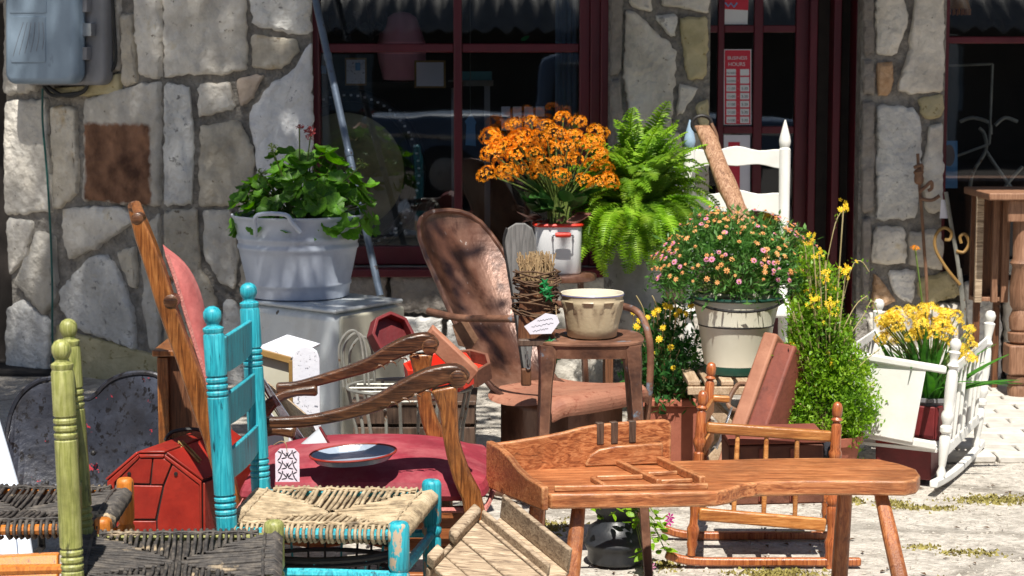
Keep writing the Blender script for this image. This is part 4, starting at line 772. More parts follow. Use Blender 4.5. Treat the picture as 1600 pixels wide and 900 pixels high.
# bound besom head
qc = W(838, 540, 5.80); qx = qc.x
bs = Thing('brush_head', 'old twig bound brush head with a white tag on the stool edge', 'brush', (qx, 5.80, zt))
bs.part('block', MB().hexa([Vector((qx + a * .058, 5.80 + b * .04, zt - .02)) for a, b in ((-1, -1), (1, -1), (1, 1), (-1, 1))], [Vector((qx - .004 + a * .046, 5.80 + b * .035, zt + .165)) for a, b in ((-1, -1), (1, -1), (1, 1), (-1, 1))]), 'old_brown', bevel=.008)
bs.part('base_plate', MB().box((qx + .003, 5.775, zt - .006), (.118, .075, .022)), 'leather_strap', bevel=.004)
tw_ = MB(); r2 = random.Random(11)
for i in range(210):
    a = r2.random() * 6.283; rx, ry = .05 * r2.uniform(.4, 1), .038 * r2.uniform(.4, 1); p0 = Vector((qx + math.cos(a) * rx, 5.80 + math.sin(a) * ry, zt + r2.uniform(.12, .17)))
    tw_.tube([p0, p0 + Vector((r2.uniform(-.01, .01), r2.uniform(-.01, .01), .05)), p0 + Vector((r2.uniform(-.016, .016), r2.uniform(-.014, .014), .255 - (p0.z - zt) + r2.uniform(-.03, .012)))], .0019, 4)
bs.part('bristles', tw_, 'twig_light', kind='stuff')
vn = MB()
for i in range(26):
    z = zt + r2.uniform(.07, .205); a0 = r2.random() * 6; rr0 = r2.uniform(1, 1.25)
    vn.tube([Vector((qx + math.cos(a0 + k * .6) * .062 * rr0 + r2.uniform(-.004, .004), 5.80 + math.sin(a0 + k * .6) * .052 * rr0, z + .012 * math.sin(k * .9 + i))) for k in range(r2.randint(6, 11))], .0028, 5)
bs.part('binding', vn, 'twig', kind='stuff')
for i, (px, py) in enumerate(((851, 442), (856, 452), (858, 464), (866, 545), (874, 553), (860, 534), (868, 560), (849, 455))):
    c_ = W(px, py, 5.738); a0 = r2.random() * 6
    pts = [c_ + Vector((math.cos(a0 + k * .628) * (.019 if k % 2 == 0 else .008), r2.uniform(-.006, .004), math.sin(a0 + k * .628) * (.019 if k % 2 == 0 else .008))) for k in range(10)]
    bs.part('ivy_leaf', MB().add(pts + [c_ + Vector((0, -.006, 0))], [(k, (k + 1) % 10, 10) for k in range(10)]), 'ivy_leaf', sharp=None)
t0 = W(846, 510, 5.725)
pt = Thing('price_tag', 'white handwritten tag hanging on the twig brush', 'tag', t0)
tp = [Vector((x, 0, z)) for x, z in ((-.050, -.006), (-.030, .016), (.036, .034), (.052, .022), (.050, .000), (.034, -.022), (-.020, -.038), (-.035, -.034))]
tp = [Vector(p) for p in ((-.052, 0, .0), (.012, 0, .040), (.046, 0, .034), (.054, 0, .012), (.030, 0, -.022), (-.034, 0, -.024))]
pt.part('card', MB().prism([t0 + p for p in tp], (0, .0015, 0)), 'paper')
ink = MB()
for k, (zz, xa, xb) in enumerate(((.018, -.012, .034), (.004, -.030, .036), (-.010, -.026, .020))):
    pth = [t0 + Vector((xa + (xb - xa) * j / 16, -.0006, zz + .35 * (xa + (xb - xa) * j / 16) * .5 + .0030 * math.sin(j * 2.3 + k) * (.3 + abs(math.sin(j * 1.7 + k * 2))) * (1 if j % 5 else .1))) for j in range(17)]; ink.tube(pth, .0004, 4)
pt.part('handwriting', ink, 'ink', kind='stuff'); pt.part('string', MB().tube([t0 + Vector((.045, 0, .03)), t0 + Vector((.044, .03, .06))], .001, 4), 'twig_light')
# tall weathered board with an iron edge, foot on the lawn chair seat
gb = Thing('weathered_board', 'round topped grey weathered board with an iron edge standing behind the brush', 'board', (W(822, 585, 6.5).x, 6.5, .5))
Yb = 6.42
fr = [(790, 395), (787, 372), (793, 357), (806, 349), (820, 349), (832, 357), (838, 376), (840, 420), (838, 480), (830, 560), (824, 583), (816, 578), (812, 540), (800, 460)]
gb.part('board', MB().prism([W(a, b, Yb) for a, b in fr], (0, .022, 0)), 'grey_board', bevel=.004)
gb.part('iron_edge', MB().sweep(smooth_path([W(a, b, Yb + .01) for a, b in ((792, 356), (787, 375), (790, 400), (800, 460), (810, 530), (818, 585))], 3), .03, .008), 'black_iron', bevel=.002)
gb.part('hook', MB().tube(smooth_path([W(a, b, Yb - .02) for a, b in ((821, 540), (824, 556), (829, 566), (827, 576), (822, 572), (824, 548))], 3), .0025, 6), 'steel')
gb.part('foot', MB().box(W(822, 588, Yb + .01), (.035, .05, .06)), 'old_brown', bevel=.006)
# ================================================================ left corner clutter
sp = Thing('metal_chair_back', 'black speckled metal seat shell with red flecks against the stone wall', 'seat shell', (W(140, 700, 6.0).x, 6.05, 0))
def shell(pts_top, pts_bot, Y0, lean, depth, nm, m, th, t):
    rows = []
    n = len(pts_top)
    for i in range(13):
        u = i / 12; row = []
        for j in range(n):
            a = W(*pts_bot[j], Y0); b = W(*pts_top[j], Y0); p = a.lerp(b, u); e = 2 * j / (n - 1) - 1
            row.append(Vector((p.x, Y0 + lean * u - depth * (abs(e) ** 3) - (.03 if i == 12 else 0) * 0 + .05 * (1 - u) ** 3 * -1, p.z)))
        rows.append(row)
    return t.part(nm, MB().grid(rows), m, solid=th, sub=1, sharp=None)
tp = [(8, 690), (10, 655), (22, 625), (48, 603), (78, 600), (104, 618), (122, 632), (138, 626), (160, 604), (190, 592), (225, 590), (252, 600), (268, 628), (272, 690)]
bt_ = [(12, 730), (20, 775), (30, 785), (50, 790), (78, 792), (104, 792), (122, 792), (138, 792), (160, 792), (190, 792), (225, 790), (252, 785), (262, 775), (268, 730)]
shell(tp, bt_, 6.0, .10, .09, 'shell', 'speckled_metal', .004, sp)
edge = [W(*p, 6.0) for p in tp]; edge = [Vector((p.x, 6.0 + .10 - .09 * abs(2 * j / 13 - 1) ** 3, p.z)) for j, p in enumerate(edge)]
sp.part('rolled_edge', MB().tube(smooth_path(edge, 3), .009, 8), 'speckled_metal')
for x in (60, 215):
    p = W(x, 780, 6.02); sp.part('leg', MB().tube([p, (p.x, 6.05, 0.01), (p.x, 5.85, .012)], .012, 8), 'black_iron')
for x, y in ((149, 705), (77, 752)): p = W(x, y, 6.02); sp.part('bolt', MB().ball((p.x, p.y - .03, p.z), .009, 8, 6), 'black_iron')
# pale blue leaning panel far left
lp = Thing('leaning_panel', 'pale blue painted panel leaning at the far left edge', 'panel', (W(10, 880, 5.6).x, 5.6, 0))
q = [W(-60, 640, 5.75), W(-8, 640, 5.75), W(38, 795, 5.5), W(60, 930, 5.35), W(-60, 930, 5.35)]
lp.part('board', MB().prism(q, (0, .02, .004)), 'pale_blue_panel', bevel=.004)
lp.part('ridge', MB().tube([W(-14, 650, 5.73), W(18, 800, 5.48), W(30, 925, 5.34)], .006, 7), 'pale_blue_panel')
lp.part('bottom_trim', MB().prism([W(-60, 872, 5.34), W(90, 866, 5.34), W(90, 905, 5.30), W(-60, 905, 5.30)], (0, .03, 0)), 'orange_paint', bevel=.004)
# red panelled box
rb = Thing('panelled_box', 'red eight sided panelled box behind the teal chair posts', 'box', (W(250, 800, 5.35).x, 5.4, 0))
YB = 5.32
def pz(pts, Y=YB): return [W(a, b, Y) for a, b in pts]
outl = [(166, 752), (216, 709), (258, 709), (315, 752), (318, 960), (170, 960)]
rb.part('body', MB().prism([p + Vector((0, .004, 0)) for p in pz(outl)], (.13, .36, 0)), 'black_seam', bevel=.003)
for poly in ([(180, 754), (218, 716), (238, 716), (234, 756)] , [(240, 716), (256, 716), (268, 724), (255, 757), (236, 757)], [(181, 758), (254, 759), (243, 811), (182, 811)], [(270, 726), (312, 758), (314, 850), (314, 955), (248, 955), (246, 812), (257, 759)], [(182, 814), (244, 814), (246, 955), (184, 955)]):
    rb.part('panel', MB().prism([p - Vector((0, .002, 0)) for p in pz(poly)], (0, .012, 0)), 'red_paint', bevel=.0025)
for poly in ([(168, 752), (216, 710), (218, 715), (179, 753), (179, 955), (171, 955)], [(217, 710), (257, 710), (256, 715), (219, 715)], [(258, 710), (315, 752), (317, 955), (314.5, 955), (312, 757), (257, 715)]):
    rb.part('frame_strip', MB().prism([p - Vector((0, .005, 0)) for p in pz(poly)], (0, .014, 0)), 'red_paint', bevel=.002)
sh = Vector((.13, .36, 0))
for a, b in (((166, 752), (216, 709)), ((216, 709), (258, 709)), ((258, 709), (316, 752)), ((316, 752), (318, 960))):
    p, q = W(*a, YB), W(*b, YB); d = (q - p).normalized(); nrm = d.cross(sh).normalized(); nrm = nrm if nrm.dot(Vector((-.0, 0, 1)) + Vector((1 if a[0] > 300 else 0, 0, 0))) > 0 else -nrm
    g_ = (q - p) * .012; s0 = sh * .014
    rb.part('lid_panel' if a[1] < 755 and a[0] < 300 else 'side_panel', MB().prism([p + g_ + nrm * .001, q - g_ + nrm * .001, q - g_ + sh - s0 + nrm * .001, p + g_ + sh - s0 + nrm * .001], nrm * .007), 'red_paint', bevel=.002)
for x, y in ((202, 740), (275, 740)): p = W(x, y, YB); rb.part('bolt', MB().lathe((p.x, p.y - .006, p.z), (p.x, p.y, p.z), [(0, .005), (.006, .006)], 10), 'black_iron')
hd = [W(x, y, 5.55) for x, y in ((258, 690), (268, 678), (290, 673), (312, 674), (322, 682), (316, 690), (288, 689), (262, 691))]
solo('rubber_strap', 'black looped rubber strap lying on top of the red panelled box', 'strap', MB().tube(smooth_path([p + Vector((0, 0, .004)) for p in hd], 4), .008, 8, flat=.7), 'rubber', hd[0])
tb = W(297, 714, 5.40); tb.z += .002
tk = MB(); r3 = random.Random(4)
for i in range(9):
    o_ = Vector((r3.uniform(-.008, .008), r3.uniform(-.01, .01), r3.uniform(.004, .014))); d = Vector((.030, -.02, -.024)); tk.tube([tb + o_ - d * r3.uniform(.8, 1.2), tb + o_ + Vector((0, 0, .002)), tb + o_ + d * r3.uniform(.8, 1.2)], .0024, 5)
solo('twig_bundle', 'small bundle of broken tan twigs on the red panelled box', 'twigs', tk, 'broken_twig', tb, kind='thing')
ob = Thing('wooden_crate', 'dark brown wooden crate standing behind the pink armchair back', 'crate', (W(283, 650, 5.95).x, 6.0, 0))
a, b = W(244, 556, 5.95), W(335, 556, 5.95)
ob.part('side', MB().box(((a.x + b.x) / 2, 6.09, a.z / 2), (b.x - a.x, .26, a.z)), 'old_brown', bevel=.005)
for x in (a.x + .02, b.x - .02): ob.part('corner_post', MB().box((x, 5.955, a.z / 2), (.035, .02, a.z - .01)), 'oak', bevel=.003)
ob.part('lid', MB().box(((a.x + b.x) / 2, 6.08, a.z + .010), (b.x - a.x + .02, .30, .02)), 'oak', bevel=.004)
# ================================================================ washer, tub, leaning pipe
ap = Thing('enamel_cabinet', 'old white enamel appliance cabinet under the washtub', 'cabinet', (-.75, 7.9, 0))
k0, kl, kr = Vector((-.700, 7.55, 0)), Vector((-1.12, 7.92, 0)), Vector((-.455, 7.93, 0)); kb = kl + kr - k0; ZC = .575
ap.part('body', MB().prism([k0 + Vector((0, 0, .06)), kr + Vector((0, 0, .06)), kb + Vector((0, 0, .06)), kl + Vector((0, 0, .06))], (0, 0, ZC - .06)), 'white_enamel', bevel=.034, seg=5)
ap.part('top_lid', MB().prism([q + (q - (k0 + kb) / 2) * .012 + Vector((0, 0, ZC + .001)) for q in (k0, kr, kb, kl)], (0, 0, .016)), 'white_enamel', bevel=.008, seg=4)
dd = (kr - k0).normalized(); nn = Vector((dd.y, -dd.x, 0))
ap.part('door', MB().prism([k0 + dd * .012 + nn * .004 + Vector((0, 0, .08)), kr - dd * .02 + nn * .004 + Vector((0, 0, .08)), kr - dd * .02 + nn * .004 + Vector((0, 0, ZC - .01)), k0 + dd * .012 + nn * .004 + Vector((0, 0, ZC - .01))], nn * .022), 'cream_enamel', bevel=.018, seg=4)
p = k0 + dd * .27 + nn * .03 + Vector((0, 0, .49)); ap.part('latch', MB().box(p, (.014, .02, .045), Matrix.Rotation(math.atan2(dd.y, dd.x), 3, 'Z')), 'black_iron', bevel=.004)
for q in (k0, kl, kr, kb): c_ = q.lerp((k0 + kb) / 2, .15); ap.part('foot', MB().lathe((c_.x, c_.y, 0), (c_.x, c_.y, .1), [(0, .02), (.06, .026)], 10), 'black_iron')
tcx, tcy = W(466, 400, 8.02).x, 8.02
tz = ZC + .0185
tu = Thing('washtub', 'white enamel washtub planted with geraniums on the old cabinet', 'tub', (tcx, tcy, tz))
tprof = [(.0, .200), (.006, .212), (.03, .214), (.05, .217), (.056, .222), (.064, .222), (.07, .219), (.18, .243), (.20, .247), (.207, .253), (.217, .254), (.225, .249), (.238, .250), (.246, .257), (.258, .257), (.266, .253), (.325, .266), (.333, .272), (.340, .278), (.346, .277), (.346, .270), (.33, .264), (.26, .25)]
tu.part('body', MB().lathe((tcx, tcy, tz), (tcx, tcy, 2), tprof, 48, cap=False), 'tub_enamel', sharp=50)
tu.part('soil', MB().lathe((tcx, tcy, tz + .27), (tcx, tcy, 2), [(0, .252), (.02, .1), (.03, .01)], 24), 'soil')
for s_ in (-1, 1):
    cx_ = tcx - .06 if s_ < 0 else tcx
    yb = tcy + s_ * .262
    tu.part('bail_handle', MB().tube(smooth_path([(cx_ - .085, yb + s_ * .012 + .03 * (s_ < 0), tz + .275), (cx_ - .082, yb + s_ * .02 + .015 * (s_ < 0), tz + .31), (cx_ - .07, yb + s_ * .03, tz + .362), (cx_ + .04, yb + s_ * .03, tz + .364), (cx_ + .07, yb + s_ * .028, tz + .33), (cx_ + .10, yb + s_ * .012, tz + .29)], 4), .009, 9), 'tub_enamel')
pp = Thing('metal_pipe', 'blue grey metal pipe leaning across the window from the cabinet', 'pipe', W(594, 458, 8.35))
pa, pb_ = W(594, 462, 8.5), W(483, -45, 8.95); pp.part('tube', MB().tube([pa, pa.lerp(pb_, .35), pa.lerp(pb_, .7), pb_], .0165, 12), 'pipe_blue')
for t_ in (.42, .72): c_ = pa.lerp(pb_, t_); pp.part('joint', MB().lathe(c_, pb_, [(0, .0175), (.004, .0195), (.03, .0195), (.034, .0175)], 12), 'pipe_blue')
# ================================================================ meter box, cables
mt = Thing('meter_box', 'grey blue electric meter box on the stone wall at top left', 'meter box', onleft(120, 60))
def mb_box(px0, px1, py0, py1, d0, d1, rad, m, name, bev=.02):
    P = [onleft(a, b) for a, b in ((px0, py1), (px1, py1), (px1, py0), (px0, py0))]
    pts = []
    for i, c_ in enumerate(P):
        a, b = (P[i - 1] - c_).normalized(), (P[(i + 1) % 4] - c_).normalized()
        for k in range(6):
            t = k / 5 * math.pi / 2; pts.append(c_ + a * rad * (1 - math.sin(t)) + b * rad * (1 - math.cos(t)))
    mt.part(name, MB().prism([p + LN * d0 for p in pts], LN * (d1 - d0)), m, bevel=bev, seg=4)
mb_box(58, 186, -60, 133, .03, .10, .05, 'meter_dark', 'back_box'); mb_box(50, 160, -60, 131, .10, .19, .06, 'meter_grey', 'cover', .03)
mb_box(62, 116, 27, 98, .188, .194, .012, 'meter_grey', 'raised_panel', .003); mb_box(60, 117, -30, 22, .188, .193, .008, 'meter_grey', 'raised_panel', .003)
for y in (8, 45, 82): mb_box(158, 166 if y != 45 else 173, y - 8, y + 12, .10, .135, .004, 'meter_dark' if y != 45 else 'steel', 'latch', .002)
for k in range(6):
    mt.part('scratch', MB().tube(smooth_path([onleft(66 + k * 9, 88 - k * 2) + LN * .1945, onleft(74 + k * 8, 60) + LN * .1948, onleft(82 + k * 6, 36) + LN * .1945], 4), .0012, 4), 'meter_dark')
cb = Thing('power_cable', 'looped black cable behind the meter box on the wall', 'cable', onleft(60, 130))
for k, o_ in enumerate((0, 9)):
    cb.part('loop', MB().tube(smooth_path([onleft(34 + o_, -30) + LN * .06, onleft(32 + o_, 20) + LN * .07, onleft(40 + o_, 65) + LN * .07, onleft(58 + o_, 100) + LN * .06, onleft(90, 136 + o_) + LN * .06, onleft(120, 150 - o_ * .3) + LN * .07, onleft(145, 142) + LN * .06, onleft(153, 122) + LN * .06], 5), .010, 8), 'rubber')
cb.part('drop', MB().tube(smooth_path([onleft(188, -30) + LN * .06, onleft(190, 40) + LN * .05, onleft(190, 95) + LN * .04, onleft(184, 112) + LN * .05], 4), .008, 8), 'rubber')
gw = Thing('green_cord', 'thin dark green cord running down the left stone wall', 'cord', onleft(90, 490))
gw.part('wire', MB().tube(smooth_path([onleft(a, b) + LN * .05 for a, b in ((78, 138), (78, 190), (84, 260), (88, 320), (91, 380), (93, 450), (93, 520), (96, 600))], 5), .0055, 6), 'wire_green')
gw.part('tail', MB().tube(smooth_path([onleft(a, b) + LN * .08 for a, b in ((0, 620), (10, 600), (40, 594), (70, 604), (95, 598))], 4), .005, 6), 'wire_green')
# ================================================================ behind the armchair: white box, signs
wb = Thing('arched_box', 'white speckled arched end box with mustard edges behind the chair arms', 'box', (W(470, 640, 6.4).x, 6.4, 0))
Yw = 6.35
arch = [(457, 560), (460, 549), (467, 543), (476, 541), (486, 543), (495, 549), (499, 560), (500, 640), (503, 700), (505, 760), (448, 760), (452, 640)]
wb.part('end_panel', MB().prism([W(a, b, Yw) for a, b in arch], (0, .016, 0)), 'speckled_white', bevel=.003)
wb.part('side', MB().prism([W(405, 549, Yw + .01), W(452, 563, Yw + .01), W(450, 760, Yw + .01), W(400, 760, Yw + .01)], (.02, .2, 0)), 'cream_enamel', bevel=.003)
wb.part('roof', MB().prism([W(402, 546, Yw), W(456, 560, Yw), W(458, 556, Yw), W(404, 541, Yw)], (.07, .22, .01)), 'speckled_white', bevel=.002)
wb.part('trim', MB().sweep([W(402, 549, Yw - .004), W(454, 563, Yw - .004)], .012, .022), 'mustard', bevel=.002); wb.part('trim', MB().sweep([W(454, 563, Yw - .005), W(455, 640, Yw - .005)], .012, .012), 'mustard', bevel=.002)
def board(name, label, cat, pts, Y0, Y1, th, m, stripes=(), extra=None):
    P = [W(a, b, Y0 if k in (1, 2) else Y1) for k, (a, b) in enumerate(pts)]
    t = Thing(name, label, cat, P[2]); t.part('board', MB().prism(P, (.0, th, 0)), m, bevel=.002)
    for (s0, s1, w_, mm) in stripes:
        q0, q1 = W(*s0, Y1 - .004), W(*s1, Y0 - .004); t.part('stripe', MB().sweep([q0, q1], .004, w_), mm)
    return t
b1_ = board('enamel_sign', 'white enamel sign with red border leaning behind the armchair arms', 'sign', [(398, 576), (408, 586), (520, 752), (488, 752)], 5.62, 5.92, .012, 'pan_enamel', [((402, 590), (505, 756), .006, 'red_paint'), ((398, 592), (490, 735), .003, 'red_dark')])
board('white_sheet', 'plain white sheet tucked behind the teal chair under the signs', 'sheet', [(392, 600), (440, 668), (450, 720), (392, 720)], 5.95, 6.0, .006, 'paper')
board('wood_offcut', 'brown plank offcut leaning under the armchair arm', 'plank', [(402, 585), (480, 650), (540, 770), (520, 770)], 5.78, 6.15, .02, 'crate_wood')
# ================================================================ wire plant stand, red boxes
ws = Thing('wire_stand', 'grey wire plant stand with bent legs behind the armchair', 'plant stand', (W(640, 620, 6.25).x, 6.25, 0))
wcx, wcy = W(640, 600, 6.25).x, 6.25; zr = .50
def circ(r, z, n=40, sy=.85): return [Vector((wcx + math.cos(2 * math.pi * j / n) * r, wcy + math.sin(2 * math.pi * j / n) * r * sy, z)) for j in range(n + 1)]
ws.part('ring', MB().tube(circ(.205, zr), .006, 7), 'wire'); ws.part('ring', MB().tube(circ(.135, zr - .03), .005, 7), 'wire'); ws.part('ring', MB().tube(circ(.185, .12), .005, 7), 'wire')
for j in range(10):
    a = 2 * math.pi * j / 10 + .2; c_, s_ = math.cos(a), math.sin(a) * .85
    ws.part('leg', MB().tube(smooth_path([(wcx + c_ * .205, wcy + s_ * .205, zr), (wcx + c_ * .19, wcy + s_ * .19, zr - .08), (wcx + c_ * .175, wcy + s_ * .175, zr - .2), (wcx + c_ * .2, wcy + s_ * .2, 0)], 4), .0058, 7), 'wire')
for j in range(5): y_ = -.15 + j * .075; xx = math.sqrt(.2 ** 2 - (y_ / .85) ** 2); ws.part('cross_wire', MB().tube([(wcx - xx, wcy + y_, zr - .004), (wcx + xx, wcy + y_, zr - .004)], .004, 6), 'wire')
lp_ = [W(a, b, 6.3) for a, b in ((537, 605), (530, 560), (532, 535), (545, 518), (558, 520), (566, 545), (570, 600))]
for o_ in (0, .012, .03): ws.part('hoop', MB().tube(smooth_path([p + Vector((o_, o_ * 2, -o_)) for p in lp_], 4), .0045, 6), 'wire')
def octbox(name, label, cen, rx, h_, ang, m, mi=None, tilt=(0, 0), open_=True, th=.012, group=None):
    t = Thing(name, label, 'box', cen); rot = Euler((tilt[0], tilt[1], ang)).to_matrix()
    def ring_(r, z): return [Vector(cen) + rot @ Vector((math.cos(R(22.5 + 45 * k)) * r, math.sin(R(22.5 + 45 * k)) * r, z)) for k in range(8)]
    t.part('shell', MB().rings([ring_(rx, 0), ring_(rx, h_), ring_(rx - th, h_), ring_(rx - th, th), ring_(.01, th)] if open_ else [ring_(rx, 0), ring_(rx, h_)]), m, bevel=.002)
    if mi: t.part('lining', MB().rings([ring_(rx - th - .001, th + .001), ring_(rx - th - .001, th + .004)]), mi)
    return t
c_ = W(688, 605, 6.22); octbox('octagonal_box', 'bright red octagonal box on the wire stand under the wood offcut', (c_.x, c_.y, zr + .008), .115, .085, .2, 'red_bright', 'red_bright', tilt=(R(6), R(-8)))
c_ = W(737, 580, 6.28); octbox('octagonal_box', 'second red octagonal box with brown side next to the lawn chair', (c_.x - .03, c_.y + .12, zr + .008), .10, .06, .1, 'rust_brown', 'red_bright', tilt=(R(16), R(-6)))
c_ = W(604, 532, 6.30); octbox('octagonal_tray', 'dark red octagonal tray propped open against the cabinet', (c_.x, c_.y + .06, c_.z), .078, .05, .3, 'red_dark', 'red_dark', tilt=(R(62), R(24)))
la, lb = W(668, 520, 6.12), W(740, 588, 6.05)
solo('wood_offcut', 'reddish brown wood offcut leaning on the red octagonal box', 'offcut', MB().sweep([la, lb], .03, .062, side=(0, 1, .4)), 'case_lit', la, bevel=.005)
dk0, dk1 = W(552, 640, 6.95).x, W(742, 640, 6.95).x
dcr = Thing('slatted_crate', 'dark stained slatted crate on the ground behind the wire plant stand', 'crate', ((dk0 + dk1) / 2, 7.05, 0))
for k in range(4):
    dcr.part('slat', MB().box(((dk0 + dk1) / 2, 6.95, .045 + k * .078), (dk1 - dk0, .014, .066)), 'leather_strap', bevel=.003); dcr.part('slat', MB().box(((dk0 + dk1) / 2, 7.22, .045 + k * .078), (dk1 - dk0, .014, .066)), 'leather_strap', bevel=.003)
    for x in (dk0 + .008, dk1 - .008): dcr.part('slat', MB().box((x, 7.085, .045 + k * .078), (.014, .25, .066)), 'leather_strap', bevel=.003)
for x in (dk0 + .03, dk1 - .03): dcr.part('corner_post', MB().box((x, 6.972, .155), (.03, .026, .31)), 'old_brown', bevel=.003)
dcr.part('lid', MB().box(((dk0 + dk1) / 2, 7.085, .325), (dk1 - dk0 + .01, .30, .016)), 'leather_strap', bevel=.003)
# ================================================================ rusty shell-back lawn chair
lc = Thing('lawn_chair', 'rusty metal lawn chair with rounded clam shell back', 'lawn chair', (.187, 7.0, 0))
F = Vector((.707, -.707, 0)); Sd = Vector((.707, .707, 0)); cc = Vector((.187, 7.0, 0)); U = Vector((0, 0, 1))
def lcp(f_, s_, z): return cc + F * f_ + Sd * s_ + U * z
bk = []
prof = [(-.13, .35, .18), (-.19, .37, .18), (-.25, .42, .185), (-.32, .52, .20), (-.39, .62, .212), (-.46, .74, .22), (-.53, .84, .215), (-.57, .90, .20), (-.595, .945, .175), (-.61, .972, .14), (-.618, .988, .095), (-.622, .995, .045)]
for f_, z, hw in prof:
    row = []
    for j in range(17):
        e = 2 * j / 16 - 1; cur = (-.045 * (1 - e * e) + .035 * abs(e) ** 4) * min(1, hw / .22) ** 2; rib = .008 * math.cos(e * math.pi * 2.0) * max(0, min(1, (z - .42) / .1, (.93 - z) / .12))
        row.append(lcp(f_ + cur + rib, e * hw * .93 - .03, z))
    bk.append(row)
lc.part('back_shell', MB().grid(bk), 'rust', solid=.006, sub=1, sharp=None)
ed = [r[0] for r in bk] + [p for p in bk[-1][1:-1]] + [r[-1] for r in reversed(bk)]
lc.part('rolled_edge', MB().tube(ed, .010, 8), 'rust')
rows = []
for i, f_ in enumerate((-.20, -.15, -.05, .08, .18, .225, .243, .246, .238)):
    zz = (.372, .36, .358, .372, .388, .384, .368, .345, .318)[i]; hw = (.20, .23, .255, .262, .262, .262, .262, .262, .262)[i]
    rows.append([lcp(f_ - (.05 if i > 3 else 0) * abs(2 * j / 14 - 1) ** 4, (2 * j / 14 - 1) * hw, zz - (.03 if abs(2 * j / 14 - 1) > .99 else 0)) for j in range(15)])
lc.part('seat_pan', MB().grid(rows), 'rust_red', solid=.006, sub=1, sharp=None)
sk = []
for z in (.352, .30, .18, .03): sk.append([lcp(f_ * .8, s_ * .72, z) for f_, s_ in ((-.18, -.245), (.0, -.25), (.15, -.245), (.205, -.2), (.215, 0), (.205, .2), (.15, .245), (-.1, .25))])
lc.part('skirt', MB().grid([[p for p in r] for r in sk]), 'rust', solid=.005)
for s_ in (-.285, .272):
    pth = [lcp(-.42, s_ + (.02 if s_ > 0 else -.0), .645), lcp(-.25, s_, .635), lcp(-.06, s_, .65), lcp(.06, s_, .655), lcp(.14, s_, .63), lcp(.185, s_, .54), lcp(.19, s_, .40), lcp(.17, s_, .2), lcp(.14, s_, .03), lcp(.06, s_, .016), lcp(-.22, s_, .016)]
    lc.part('arm_tube', MB().tube(smooth_path(pth, 5), .0135, 10), 'stool_rust')
wg = [[(728, 455), (716, 470)], [(742, 490), (724, 506)], [(762, 525), (742, 542)], [(788, 560), (768, 576)], [(814, 588), (794, 600)]]
0 and lc.part('side_wing', MB().grid([[W(*a, 6.86 - .02 * i).lerp(W(*b, 6.93 - .02 * i), t) + Vector((0, -.03 * math.sin(math.pi * t), .012 * math.sin(math.pi * t))) for t in (0, .2, .4, .6, .8, 1)] for i, (a, b) in enumerate(wg)]), 'rust', solid=.006, sub=1, sharp=None)
lc.part('seat_patch', MB().prism([W(a, b, 7.0) for a, b in ((706, 508), (730, 500), (748, 530), (736, 546), (716, 540))], (0, .006, 0)), 'leather', bevel=.002)
lc.part('floor_tube', MB().tube([lcp(-.2, -.285, .016), lcp(-.2, .285, .016)], .0155, 10), 'stool_rust')
0 and lc.part('back_slot_plate', MB().prism([lcp(-.19, -.06, .40), lcp(-.19, .06, .40), lcp(-.245, .06, .49), lcp(-.245, -.06, .49)], F * .012), 'speckled_metal', bevel=.004)
# ================================================================ enamel pot on its rusty stand
px_ = W(872, 400, 8.4)
ps = Thing('rusty_stand', 'rusty round stand under the white enamel pot', 'stand', (px_.x, 8.4, 0)); pzb = W(872, 430, 8.28).z
ps.part('top', MB().lathe((px_.x + .02, 8.4, pzb - .035), (px_.x + .02, 8.4, 3), [(0, .14), (.004, .148), (.02, .15), (.03, .145), (.034, .12)], 28), 'rust')
for k in range(4): a = .785 + k * 1.571; ps.part('leg', MB().tube([(px_.x + .02 + math.cos(a) * .11, 8.4 + math.sin(a) * .11, pzb - .03), (px_.x + .02 + math.cos(a) * .16, 8.4 + math.sin(a) * .16, 0)], .012, 8), 'rust')
wp = Thing('enamel_pot', 'white enamel pot with red rim and red handle under orange flowers', 'pot', (px_.x, 8.4, pzb))
def rs2(r, z, ry=.1, k=5): 
    o = []
    for j in range(40):
        a = 2 * math.pi * (j + .5) / 40; c_, s_ = math.cos(a), math.sin(a); q = (abs(c_) ** k + abs(s_) ** k) ** (-1 / k); o.append(Vector((px_.x + c_ * r * q, 8.4 + s_ * ry * q, pzb + z)))
    return o
wp.part('body', MB().rings([rs2(.094, 0, .09), rs2(.099, .006, .095), rs2(.104, .20, .1), rs2(.104, .215, .1), rs2(.1, .215, .096), rs2(.096, .03, .09)], cap=True), 'pot_white', sharp=50)
rm = rs2(.106, .214, .102); wp.part('rim', MB().tube(rm + [rm[0]], .008, 7), 'red_bright')
hx = px_.x + .018; hy = 8.4 - .104
hb = wp.part('bail_handle', MB().tube(smooth_path([(hx - .044, hy, .165 + pzb), (hx - .042, hy - .03, .172 + pzb), (hx - .036, hy - .042, .176 + pzb), (hx + .036, hy - .042, .176 + pzb), (hx + .042, hy - .03, .172 + pzb), (hx + .044, hy, .165 + pzb)], 4), .003, 6), 'steel')
wp.part('grip', MB().lathe((hx - .034, hy - .042, .177 + pzb), (hx + .05, hy - .042, .177 + pzb), [(0, .007), (.004, .0105), (.034, .0115), (.064, .0105), (.068, .007)], 12), 'red_bright', parent=hb)
for s_ in (-1, 1): wp.part('lug', MB().ball((hx + s_ * .044, hy - .002, .165 + pzb), .006, 8, 6), 'steel')
wp.part('soil', MB().rings([rs2(.094, .19, .09), rs2(.094, .195, .09)]), 'soil')
